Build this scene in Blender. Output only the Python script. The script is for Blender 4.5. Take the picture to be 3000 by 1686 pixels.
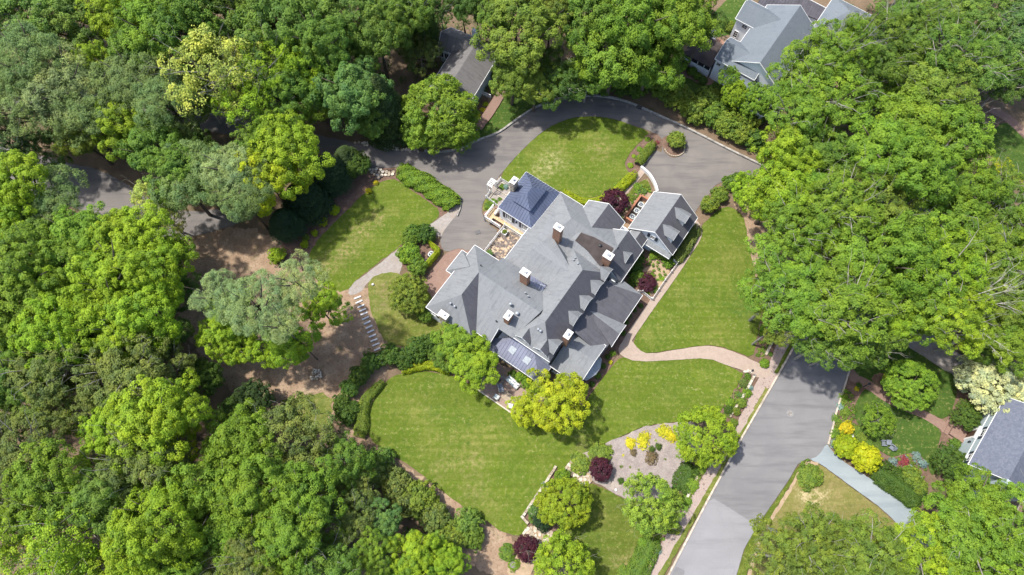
import bpy, math, random
import numpy as np
from mathutils import Vector
from mathutils.bvhtree import BVHTree
from mathutils.geometry import tessellate_polygon

for _o in list(bpy.data.objects):
    bpy.data.objects.remove(_o)
SC = bpy.context.scene
COL = SC.collection
PI = math.pi
rad = math.radians

# ------------------------------------------------------------------ camera
FPX, TILT, HCAM = 2050.0, rad(20.2), 98.0
cam = bpy.data.cameras.new('camera')
cam.sensor_width = 36.0
cam.lens = FPX / 3000.0 * 36.0
cam.clip_end = 3000.0
cam.clip_start = 1.0
camo = bpy.data.objects.new('camera', cam)
COL.objects.link(camo)
camo.location = (0, 0, HCAM)
camo.rotation_euler = (TILT, 0, 0)
SC.camera = camo

# ------------------------------------------------------------------ light
SUN_EL, SHADOW_ANG = rad(65.0), rad(-18.0)
W = bpy.data.worlds.new('World')
SC.world = W
W.use_nodes = True
_nt = W.node_tree
_bg = _nt.nodes['Background']
_sky = _nt.nodes.new('ShaderNodeTexSky')
_sky.sky_type = 'NISHITA'
_sky.sun_disc = False
_sky.sun_elevation = SUN_EL
_sd = (-math.cos(SHADOW_ANG), -math.sin(SHADOW_ANG))
_sky.sun_rotation = math.atan2(_sd[0], _sd[1]) % (2 * PI)
_sky.air_density = 1.0
_sky.dust_density = 2.5
_sky.ozone_density = 1.0
_nt.links.new(_sky.outputs[0], _bg.inputs[0])
_bg.inputs[1].default_value = 0.13
sun = bpy.data.lights.new('sun', 'SUN')
sun.energy = 3.4
sun.angle = rad(1.8)
sun.color = (1.0, 0.955, 0.88)
suno = bpy.data.objects.new('sun', sun)
COL.objects.link(suno)
_dir = Vector((math.cos(SHADOW_ANG) * math.cos(SUN_EL), math.sin(SHADOW_ANG) * math.cos(SUN_EL), -math.sin(SUN_EL)))
suno.rotation_euler = _dir.to_track_quat('-Z', 'Y').to_euler()
suno.location = (-60, 20, 90)
SC.view_settings.view_transform = 'Standard'
SC.view_settings.look = 'None'
SC.view_settings.gamma = 1.0
SC.view_settings.use_curve_mapping = False
SC.view_settings.exposure = 1.06
SC.cycles.max_bounces = 6
SC.cycles.diffuse_bounces = 3
SC.cycles.transmission_bounces = 3
SC.cycles.use_denoising = True

# ------------------------------------------------------------------ survey of the place
def G(px, py, z=0.0):
    a = (px - 1500.0) / FPX
    b = (843.0 - py) / FPX
    d = (a, math.sin(TILT) + b * math.cos(TILT), -math.cos(TILT) + b * math.sin(TILT))
    k = (HCAM - z) / -d[2]
    return (d[0] * k, d[1] * k, z)

AU = rad(-35.1)
OX, OY, _ = G(1600, 850)
CU, SU = math.cos(AU), math.sin(AU)
def W2(u, v, z=0.0):
    return (OX + u * CU - v * SU, OY + u * SU + v * CU, z)
def toUV(x, y):
    dx, dy = x - OX, y - OY
    return (dx * CU + dy * SU, -dx * SU + dy * CU)

# ------------------------------------------------------------------ materials
def _mix(nt, fac, a, b, blend='MIX'):
    m = nt.nodes.new('ShaderNodeMix')
    m.data_type = 'RGBA'
    m.blend_type = blend
    for s, val in ((0, fac), (6, a), (7, b)):
        if isinstance(val, bpy.types.NodeSocket):
            nt.links.new(val, m.inputs[s])
        elif s == 0:
            m.inputs[0].default_value = val
        else:
            m.inputs[s].default_value = (*val, 1)
    return m.outputs[2]
def _coord(nt, kind='Object'):
    return nt.nodes.new('ShaderNodeTexCoord').outputs[kind]
def _map(nt, vec, scale=(1, 1, 1), rot=(0, 0, 0)):
    m = nt.nodes.new('ShaderNodeMapping')
    m.inputs['Scale'].default_value = scale
    m.inputs['Rotation'].default_value = rot
    nt.links.new(vec, m.inputs[0])
    return m.outputs[0]
def _noise(nt, vec, scale, detail=4, rough=0.55, dist=0.0):
    n = nt.nodes.new('ShaderNodeTexNoise')
    n.inputs['Scale'].default_value = scale
    n.inputs['Detail'].default_value = detail
    n.inputs['Roughness'].default_value = rough
    n.inputs['Distortion'].default_value = dist
    nt.links.new(vec, n.inputs['Vector'])
    return n.outputs[0]
def _ramp(nt, val, lo, hi):
    r = nt.nodes.new('ShaderNodeMapRange')
    r.inputs[1].default_value = lo
    r.inputs[2].default_value = hi
    nt.links.new(val, r.inputs[0])
    return r.outputs[0]
def _math(nt, op, a, b=0.0):
    m = nt.nodes.new('ShaderNodeMath')
    m.operation = op
    for i, x in enumerate((a, b)):
        if isinstance(x, bpy.types.NodeSocket):
            nt.links.new(x, m.inputs[i])
        else:
            m.inputs[i].default_value = x
    return m.outputs[0]
def _new(name, rough=0.9, spec=0.2, metal=0.0):
    m = bpy.data.materials.new(name)
    m.use_nodes = True
    nt = m.node_tree
    p = nt.nodes['Principled BSDF']
    p.inputs['Roughness'].default_value = rough
    p.inputs['Specular IOR Level'].default_value = spec
    p.inputs['Metallic'].default_value = metal
    return m, nt, p
def _bump(nt, p, h, strength=0.3, dist=0.02):
    b = nt.nodes.new('ShaderNodeBump')
    b.inputs['Strength'].default_value = strength
    b.inputs['Distance'].default_value = dist
    nt.links.new(h, b.inputs['Height'])
    nt.links.new(b.outputs[0], p.inputs['Normal'])

def mat_plain(name, col, rough=0.7, spec=0.3, metal=0.0, var=0.12, scale=3.0):
    m, nt, p = _new(name, rough, spec, metal)
    n = _noise(nt, _coord(nt), scale, 5)
    dark = tuple(c * (1 - var * 2) for c in col)
    lite = tuple(min(1, c * (1 + var)) for c in col)
    nt.links.new(_mix(nt, _ramp(nt, n, 0.3, 0.7), dark, lite), p.inputs['Base Color'])
    return m
def mat_layers(name, base, layers, rough=0.92, bump=(30, 0.4, 0.03), spec=0.15, patches=(), mow=None):
    """layers: (colour, scale, lo, hi, detail, strength); patches: (x, y, r, colour, strength) worn spots with a shape of their own"""
    m, nt, p = _new(name, rough, spec)
    co = _coord(nt)
    c = None
    for col, sc, lo, hi, det, st in layers:
        n = _ramp(nt, _noise(nt, co, sc, det, 0.62), lo, hi)
        f = _math(nt, 'MULTIPLY', n, st)
        c = _mix(nt, f, c if c is not None else base, col)
    if patches:
        wob = nt.nodes.new('ShaderNodeTexNoise')
        wob.inputs['Scale'].default_value = 0.9
        wob.inputs['Detail'].default_value = 6
        wob.inputs['Roughness'].default_value = 0.7
        nt.links.new(co, wob.inputs['Vector'])
        sub = nt.nodes.new('ShaderNodeVectorMath'); sub.operation = 'MULTIPLY_ADD'
        nt.links.new(wob.outputs[1], sub.inputs[0])
        sub.inputs[1].default_value = (5.5, 5.5, 0)
        nt.links.new(co, sub.inputs[2])
        fine = _ramp(nt, _noise(nt, co, 1.6, 8, 0.78), 0.44, 0.60)
        for x, y, r, col, st in patches:
            d = nt.nodes.new('ShaderNodeVectorMath'); d.operation = 'DISTANCE'
            nt.links.new(sub.outputs[0], d.inputs[0])
            d.inputs[1].default_value = (x + 2.75, y + 2.75, 0)
            f = _ramp(nt, d.outputs['Value'], r * 1.15, r * 0.3)
            f = _math(nt, 'MULTIPLY', _math(nt, 'MULTIPLY', f, fine), st * 0.8)
            c = _mix(nt, f, c, col)
    if mow is not None:
        sn = _noise(nt, _map(nt, co, (0.07, 1.5, 1), (0, 0, mow)), 1.0, 5, 0.65)
        c = _mix(nt, _math(nt, 'MULTIPLY', _ramp(nt, sn, 0.42, 0.58), 0.42), c, tuple(x * 0.66 for x in base))
    nt.links.new(c, p.inputs['Base Color'])
    if bump:
        _bump(nt, p, _noise(nt, co, bump[0], 3, 0.7), bump[1], bump[2])
    return m

def PXY(px, py):
    x, y, _ = G(px, py)
    return x, y
def patch(px, py, rp, col, st=0.9):
    x, y = PXY(px, py)
    return (x, y, rp / 20.0, col, st)

TAN = (0.27, 0.215, 0.10)
STRAW = (0.20, 0.19, 0.055)
LUSH = (0.035, 0.085, 0.02)
M = {}
M['litter'] = mat_layers('leaf litter', (0.12, 0.088, 0.056), [((0.17, 0.12, 0.08), 0.35, 0.42, 0.62, 6, 0.9), ((0.05, 0.06, 0.02), 0.22, 0.55, 0.7, 5, 0.8), ((0.22, 0.17, 0.115), 5.0, 0.55, 0.75, 6, 0.6), ((0.035, 0.025, 0.018), 9.0, 0.55, 0.75, 4, 0.6)], bump=(6, 0.6, 0.08))
def lawn(name, patches=(), base=(0.088, 0.126, 0.011), rich=(0.060, 0.102, 0.010), dry=(0.155, 0.172, 0.036), mow=0.6):
    m = mat_layers(name, base, [(rich, 0.16, 0.42, 0.62, 5, 0.8), (dry, 0.33, 0.50, 0.72, 6, 0.55), (dry, 1.9, 0.48, 0.66, 6, 0.75), (rich, 4.2, 0.47, 0.62, 5, 0.7), ((0.21, 0.205, 0.075), 2.6, 0.575, 0.66, 6, 0.75), ((0.035, 0.07, 0.012), 1.1, 0.56, 0.70, 6, 0.5)], bump=(9, 0.7, 0.06), patches=patches, mow=mow)
    return m
M['lawn_south'] = lawn('south lawn', [patch(1360, 1300, 60, STRAW), patch(1385, 1440, 40, TAN, .7), patch(1440, 1300, 60, STRAW), patch(1300, 1370, 45, TAN, .6), patch(1440, 1480, 40, STRAW), patch(1380, 1360, 45, TAN, .7), patch(1260, 1300, 40, STRAW), patch(1250, 1220, 50, STRAW, .6), patch(1200, 1200, 50, STRAW, .6), patch(1430, 1250, 40, STRAW, .7), patch(1262, 1200, 26, LUSH, 1.0), patch(1700, 1310, 30, TAN, .5)])
M['lawn_east'] = lawn('east lawn', [patch(2140, 760, 60, STRAW, .8), patch(2100, 800, 40, STRAW, .7), patch(1990, 860, 40, STRAW, .7), patch(2100, 990, 60, STRAW, .8), patch(1900, 990, 30, STRAW, .7), patch(2170, 900, 60, LUSH, .5)])
M['lawn_oval'] = lawn('oval lawn', [patch(1760, 440, 50, TAN, .75), patch(1620, 470, 55, (0.30, 0.28, 0.13), .95), patch(1590, 500, 45, (0.30, 0.28, 0.13), .95), patch(1640, 420, 40, STRAW, .8), patch(1560, 440, 50, STRAW, .5), patch(1730, 400, 40, STRAW, .6)])
M['lawn_west'] = lawn('west lawn', [patch(1110, 640, 34, TAN, 1.2), patch(1060, 680, 40, TAN, 1.2), patch(1020, 730, 45, TAN, 1.1), patch(1150, 610, 30, STRAW, .9), patch(980, 770, 40, TAN, .9), patch(940, 780, 40, TAN, .9), patch(1080, 640, 25, STRAW, 1), patch(960, 690, 25, LUSH, .7)])
M['lawn_dry'] = lawn('thin dry grass', [patch(1130, 850, 30, (0.25, 0.18, 0.11), .9), patch(1120, 900, 30, (0.25, 0.18, 0.11), .8), patch(1160, 940, 40, STRAW), patch(1100, 840, 25, TAN), patch(1150, 970, 25, TAN)], base=(0.12, 0.135, 0.025), rich=(0.07, 0.11, 0.015), dry=(0.21, 0.19, 0.07))
M['lawn_corner'] = lawn('straw coloured corner lawn', [patch(2350, 1450, 26, (0.42, 0.34, 0.2), 1.3), patch(2400, 1450, 30, (0.42, 0.34, 0.2), 1.3), patch(2370, 1470, 24, (0.42, 0.34, 0.2), 1.3), patch(2320, 1420, 20, TAN, 1.1), patch(2440, 1440, 20, TAN, 1.0), patch(2410, 1490, 20, TAN, 1.0)], base=(0.17, 0.15, 0.05), rich=(0.11, 0.13, 0.025), dry=(0.24, 0.19, 0.085))
M['lawn_green'] = lawn('dark green lawn', [], base=(0.045, 0.088, 0.014), rich=(0.034, 0.072, 0.011), dry=(0.085, 0.115, 0.022))
M['lawn_low'] = lawn('lower garden lawn', [patch(1830, 1650, 26, TAN, 1.2), patch(1850, 1620, 18, TAN, 1.0), patch(1800, 1640, 22, TAN, .9), patch(1860, 1600, 14, TAN, .8), patch(1770, 1520, 40, STRAW, .7)], base=(0.075, 0.098, 0.012))

def mat_asphalt(name, c, warm, dark, streakrot=0.0):
    m, nt, p = _new(name, 0.9, 0.2)
    co = _coord(nt)
    a = _mix(nt, _ramp(nt, _noise(nt, co, 0.22, 5, 0.55, 0.6), 0.35, 0.7), c, warm)
    st = _noise(nt, _map(nt, co, (0.15, 1.1, 1), (0, 0, streakrot)), 0.9, 4, 0.6)
    b = _mix(nt, _math(nt, 'MULTIPLY', _ramp(nt, st, 0.48, 0.68), 0.7), a, dark)
    g = _noise(nt, co, 14, 5, 0.75)
    d = _mix(nt, _math(nt, 'MULTIPLY', _ramp(nt, g, 0.5, 0.75), 0.35), b, tuple(x * 0.6 for x in dark))
    w = nt.nodes.new('ShaderNodeTexVoronoi')
    w.feature = 'DISTANCE_TO_EDGE'
    w.inputs['Scale'].default_value = 0.16
    wv = nt.nodes.new('ShaderNodeVectorMath'); wv.operation = 'MULTIPLY_ADD'
    nn = nt.nodes.new('ShaderNodeTexNoise'); nn.inputs['Scale'].default_value = 0.8; nn.inputs['Detail'].default_value = 4
    nt.links.new(co, nn.inputs['Vector'])
    nt.links.new(nn.outputs[1], wv.inputs[0]); wv.inputs[1].default_value = (2, 2, 0); nt.links.new(co, wv.inputs[2])
    nt.links.new(wv.outputs[0], w.inputs['Vector'])
    e = _mix(nt, _math(nt, 'MULTIPLY', _ramp(nt, w.outputs[0], 0.004, 0.0005), 0.12), d, tuple(x * 0.45 for x in dark))
    nt.links.new(e, p.inputs['Base Color'])
    _bump(nt, p, g, 0.25, 0.01)
    return m
M['drive'] = mat_asphalt('drive asphalt', (0.128, 0.118, 0.112), (0.165, 0.150, 0.137), (0.092, 0.086, 0.086), 0.6)
M['street'] = mat_asphalt('street asphalt', (0.146, 0.144, 0.148), (0.176, 0.172, 0.174), (0.112, 0.110, 0.114), 1.03)
M['street2'] = mat_asphalt('lighter street asphalt', (0.190, 0.188, 0.195), (0.22, 0.217, 0.225), (0.165, 0.165, 0.17), 1.03)
M['bluedrive'] = mat_asphalt('bluish concrete', (0.20, 0.235, 0.25), (0.245, 0.275, 0.285), (0.165, 0.195, 0.215), -0.6)
M['gravel'] = mat_layers('gravel', (0.23, 0.205, 0.185), [((0.29, 0.268, 0.25), 2.0, 0.4, 0.6, 6, 0.8), ((0.17, 0.14, 0.12), 10, 0.55, 0.7, 5, 0.7), ((0.23, 0.18, 0.14), 0.5, 0.5, 0.7, 5, 0.7)], bump=(18, 0.6, 0.04))
M['mulch'] = mat_layers('bark mulch', (0.125, 0.08, 0.058), [((0.19, 0.125, 0.095), 1.2, 0.45, 0.65, 6, 0.8), ((0.06, 0.038, 0.03), 8, 0.5, 0.7, 5, 0.8), ((0.26, 0.19, 0.15), 9, 0.62, 0.75, 5, 0.8)], bump=(9, 0.8, 0.06))
M['chips'] = mat_layers('grey wood chips', (0.25, 0.215, 0.195), [((0.19, 0.16, 0.15), 1.1, 0.42, 0.62, 6, 0.8), ((0.42, 0.36, 0.29), 0.35, 0.55, 0.72, 5, 0.7), ((0.13, 0.10, 0.09), 6.5, 0.56, 0.66, 5, 0.85), ((0.40, 0.37, 0.35), 8, 0.56, 0.7, 5, 0.7)], bump=(11, 0.8, 0.06))
M['sand'] = mat_layers('sandy soil', (0.27, 0.20, 0.13), [((0.36, 0.27, 0.18), 1.5, 0.4, 0.65, 6, 0.8), ((0.12, 0.12, 0.03), 2.2, 0.55, 0.72, 6, 0.6)], bump=(9, 0.5, 0.04))
M['bare'] = mat_layers('bare soil', (0.235, 0.162, 0.108), [((0.33, 0.25, 0.172), 0.5, 0.45, 0.68, 6, 0.9), ((0.075, 0.075, 0.022), 0.42, 0.56, 0.72, 6, 0.75), ((0.07, 0.045, 0.033), 3.5, 0.52, 0.7, 5, 0.7), ((0.27, 0.2, 0.15), 6, 0.6, 0.75, 5, 0.7)], bump=(7, 0.6, 0.06))
def mat_brick(name, c1, c2, mortar, scale=1.0, rot=0.0, bw=0.22, bh=0.11, spots=None, uv=False):
    m, nt, p = _new(name, 0.9, 0.15)
    co = _coord(nt, 'UV' if uv else 'Object')
    b = nt.nodes.new('ShaderNodeTexBrick')
    b.inputs['Scale'].default_value = scale
    b.inputs['Brick Width'].default_value = bw
    b.inputs['Row Height'].default_value = bh
    b.inputs['Mortar Size'].default_value = 0.010
    b.inputs['Color1'].default_value = (*c1, 1)
    b.inputs['Color2'].default_value = (*c2, 1)
    b.inputs['Mortar'].default_value = (*mortar, 1)
    nt.links.new(_map(nt, co, (1, 1, 1), (0, 0, rot)), b.inputs['Vector'])
    n = _noise(nt, co, 1.3, 6, 0.65)
    c = _mix(nt, _math(nt, 'MULTIPLY', _ramp(nt, n, 0.42, 0.68), 0.55), b.outputs[0], tuple(x * 0.72 for x in c1))
    if spots:
        s = _noise(nt, co, 3.3, 3, 0.5)
        c = _mix(nt, _math(nt, 'MULTIPLY', _ramp(nt, s, 0.62, 0.68), 0.8), c, spots)
    nt.links.new(c, p.inputs['Base Color'])
    _bump(nt, p, b.outputs[1], -0.3, 0.01)
    return m
M['brickwalk'] = mat_brick('pale brick paving', (0.33, 0.26, 0.21), (0.28, 0.215, 0.175), (0.29, 0.245, 0.205), rot=0.5)
M['sidewalk'] = mat_brick('sidewalk brick', (0.33, 0.265, 0.23), (0.285, 0.22, 0.19), (0.25, 0.205, 0.18), rot=1.05, spots=(0.12, 0.085, 0.07))
M['brickred'] = mat_brick('red brick paving', (0.225, 0.145, 0.115), (0.185, 0.112, 0.088), (0.19, 0.145, 0.12), rot=-0.5)
M['patio'] = mat_brick('patio brick', (0.28, 0.205, 0.165), (0.23, 0.165, 0.135), (0.21, 0.165, 0.135), rot=0.25)
M['chimney'] = mat_brick('chimney brick', (0.31, 0.155, 0.092), (0.24, 0.115, 0.07), (0.33, 0.25, 0.19), bw=0.21, bh=0.075, uv=True)
M['brickwall'] = mat_brick('garden wall brick', (0.26, 0.14, 0.095), (0.20, 0.10, 0.075), (0.28, 0.22, 0.17), bw=0.21, bh=0.075, uv=True)
def mat_shingle(name, c1, c2, stain, light, uvrow=0.14, st_amt=0.6):
    m, nt, p = _new(name, 0.93, 0.12)
    co = _coord(nt, 'UV')
    b = nt.nodes.new('ShaderNodeTexBrick')
    b.inputs['Scale'].default_value = 1.0
    b.inputs['Brick Width'].default_value = 0.30
    b.inputs['Row Height'].default_value = uvrow
    b.inputs['Mortar Size'].default_value = 0.008
    b.inputs['Color1'].default_value = (*c1, 1)
    b.inputs['Color2'].default_value = (*c2, 1)
    b.inputs['Mortar'].default_value = (*[x * 0.75 for x in c2], 1)
    nt.links.new(co, b.inputs['Vector'])
    big = _ramp(nt, _noise(nt, co, 0.35, 5, 0.6), 0.35, 0.7)
    c = _mix(nt, _math(nt, 'MULTIPLY', big, 0.45), b.outputs[0], light)
    strk = _ramp(nt, _noise(nt, _map(nt, co, (2.6, 0.33, 1)), 1.0, 6, 0.7), 0.5, 0.72)
    c = _mix(nt, _math(nt, 'MULTIPLY', strk, st_amt), c, stain)
    gr = _ramp(nt, _noise(nt, co, 5.0, 5, 0.8), 0.42, 0.7)
    c = _mix(nt, _math(nt, 'MULTIPLY', gr, 0.5), c, tuple(x * 0.66 for x in c1))
    pa = _ramp(nt, _noise(nt, co, 0.8, 7, 0.72), 0.52, 0.66)
    c = _mix(nt, _math(nt, 'MULTIPLY', pa, 0.35), c, tuple(x * 0.62 for x in c2))
    nt.links.new(c, p.inputs['Base Color'])
    _bump(nt, p, b.outputs[1], -0.45, 0.02)
    return m
M['shingle'] = mat_shingle('grey roof shingles', (0.190, 0.200, 0.208), (0.172, 0.182, 0.192), (0.105, 0.108, 0.120), (0.225, 0.234, 0.240), st_amt=0.75)
# slopes turned from the sun: shade painted into the colour, besides algae streaks
M['shingle_shaded'] = mat_shingle('shaded algae streaked shingles', (0.098, 0.097, 0.108), (0.085, 0.085, 0.097), (0.052, 0.050, 0.060), (0.130, 0.130, 0.142), st_amt=0.75)
M['shingle_old'] = mat_shingle('weathered dark shingles', (0.155, 0.15, 0.148), (0.135, 0.13, 0.13), (0.07, 0.066, 0.066), (0.19, 0.182, 0.175), st_amt=0.8)
M['shingle_pale'] = mat_shingle('pale grey shingles', (0.145, 0.168, 0.19), (0.13, 0.152, 0.175), (0.105, 0.12, 0.14), (0.17, 0.19, 0.21), st_amt=0.35)
M['shingle_blue'] = mat_shingle('blue grey shingles', (0.095, 0.108, 0.145), (0.14, 0.152, 0.188), (0.062, 0.07, 0.10), (0.12, 0.132, 0.168), uvrow=0.2, st_amt=0.5)
M['membrane'] = mat_plain('brown roof membrane', (0.052, 0.042, 0.040), 0.85, 0.2, 0, 0.2, 0.8)
M['metal_blue'] = mat_plain('blue standing seam metal', (0.098, 0.118, 0.180), 0.45, 0.5, 0.15, 0.10, 0.5)
M['metal_slate'] = mat_plain('slate blue standing seam metal', (0.150, 0.160, 0.215), 0.45, 0.5, 0.15, 0.10, 0.5)
M['metal_dark'] = mat_plain('dark metal roofing', (0.058, 0.055, 0.068), 0.55, 0.4, 0.1, 0.2, 0.9)
M['metal_grey'] = mat_plain('grey galvanised metal', (0.30, 0.32, 0.34), 0.4, 0.5, 0.4, 0.1, 2)
M['white'] = mat_plain('white paint', (0.66, 0.66, 0.65), 0.55, 0.3, 0, 0.03, 1.5)
M['siding'] = mat_plain('white siding', (0.68, 0.71, 0.74), 0.6, 0.3, 0, 0.03, 0.8)
M['siding_blue'] = mat_plain('pale blue siding', (0.36, 0.43, 0.46), 0.6, 0.3, 0, 0.04, 0.8)
M['stonecap'] = mat_plain('white mortar cap', (0.53, 0.52, 0.50), 0.8, 0.2, 0, 0.06, 4)
M['black'] = mat_plain('black paint', (0.018, 0.02, 0.026), 0.5, 0.4)
M['navy'] = mat_plain('dark navy shutters', (0.022, 0.03, 0.05), 0.5, 0.4)
M['door'] = mat_plain('dark brown door', (0.08, 0.045, 0.03), 0.5, 0.4)
M['glass'] = mat_plain('window glass', (0.03, 0.04, 0.05), 0.06, 0.6)
M['skylight'] = mat_plain('sky reflecting glass', (0.30, 0.33, 0.35), 0.2, 0.6)
M['wood'] = mat_plain('tan decking', (0.46, 0.34, 0.20), 0.8, 0.2, 0, 0.15, 2)
M['teak'] = mat_plain('weathered table top', (0.29, 0.235, 0.175), 0.8, 0.2, 0, 0.1, 6)
M['cushion'] = mat_plain('pale aqua cushions', (0.62, 0.69, 0.68), 0.9, 0.1, 0, 0.05, 5)
M['cushion_grey'] = mat_plain('slate cushions', (0.20, 0.22, 0.26), 0.9, 0.1, 0, 0.08, 5)
M['wicker'] = mat_plain('grey wicker', (0.36, 0.35, 0.33), 0.9, 0.1, 0, 0.2, 14)
M['stone'] = mat_plain('field stone', (0.37, 0.31, 0.235), 0.9, 0.15, 0, 0.25, 2.5)
M['stone_pale'] = mat_plain('pale stone', (0.50, 0.45, 0.37), 0.9, 0.15, 0, 0.18, 2.5)
M['stone_grey'] = mat_plain('grey stone', (0.22, 0.205, 0.19), 0.9, 0.15, 0, 0.25, 3)
M['stone_tan'] = mat_plain('tan stone', (0.42, 0.36, 0.28), 0.9, 0.15, 0, 0.2, 3)
M['slab'] = mat_plain('pale granite slabs', (0.52, 0.53, 0.55), 0.85, 0.2, 0, 0.08, 5)
M['kerb'] = mat_plain('concrete kerb', (0.44, 0.38, 0.31), 0.9, 0.15, 0, 0.2, 2)
M['kerb_grey'] = mat_plain('grey stone kerb', (0.31, 0.295, 0.27), 0.9, 0.15, 0, 0.25, 2)
M['terracotta'] = mat_plain('terracotta', (0.30, 0.13, 0.075), 0.8, 0.2)
M['slateblue'] = mat_plain('blue grey garden furniture', (0.15, 0.17, 0.20), 0.7, 0.3)
M['iron'] = mat_plain('cast iron', (0.09, 0.088, 0.09), 0.6, 0.4, 0.3, 0.2, 8)
def mat_bark(name, col):
    return mat_layers(name, col, [(tuple(c * 0.45 for c in col), 9, 0.45, 0.65, 5, 0.9)], bump=(12, 0.6, 0.03))
M['bark'] = mat_bark('brown bark', (0.14, 0.115, 0.09))
M['bark_grey'] = mat_bark('grey bark', (0.32, 0.30, 0.26))
M['bark_pale'] = mat_bark('bleached dead wood', (0.36, 0.34, 0.30))
def mat_leaf(name, trans=0.3, rough=0.6, hue=0.5):
    m, nt, p = _new(name, rough, 0.25)
    out = nt.nodes['Material Output']
    oi = nt.nodes.new('ShaderNodeObjectInfo')
    at = nt.nodes.new('ShaderNodeAttribute'); at.attribute_name = 'tint'
    vec = nt.nodes.new('ShaderNodeVectorMath'); vec.operation = 'MULTIPLY_ADD'
    nt.links.new(oi.outputs['Random'], vec.inputs[0]); vec.inputs[1].default_value = (40, 17, 31)
    nt.links.new(_coord(nt), vec.inputs[2])
    n = _ramp(nt, _noise(nt, vec.outputs[0], 1.7, 4, 0.65), 0.34, 0.66)
    own = _mix(nt, 1.0, oi.outputs['Color'], _mix(nt, n, (0.86, 0.96, 1.08), (1.13, 1.05, 0.92)), 'MULTIPLY')
    a = _mix(nt, 1.0, own, (1.42, 1.32, 1.1), 'MULTIPLY')
    b = _mix(nt, 1.0, own, (0.58, 0.66, 0.8), 'MULTIPLY')
    c = _mix(nt, at.outputs['Fac'], b, a)
    nt.links.new(c, p.inputs['Base Color'])
    t = nt.nodes.new('ShaderNodeBsdfTranslucent')
    nt.links.new(_mix(nt, 1.0, c, (1.15, 1.2, 0.7), 'MULTIPLY'), t.inputs[0])
    mx = nt.nodes.new('ShaderNodeMixShader')
    mx.inputs[0].default_value = trans
    nt.links.new(p.outputs[0], mx.inputs[1]); nt.links.new(t.outputs[0], mx.inputs[2])
    nt.links.new(mx.outputs[0], out.inputs[0])
    return m
M['leaf'] = mat_leaf('leaves', 0.3)
M['needle'] = mat_leaf('needles', 0.12, 0.7)
M['petal'] = mat_leaf('blossom', 0.2, 0.8)

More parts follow.
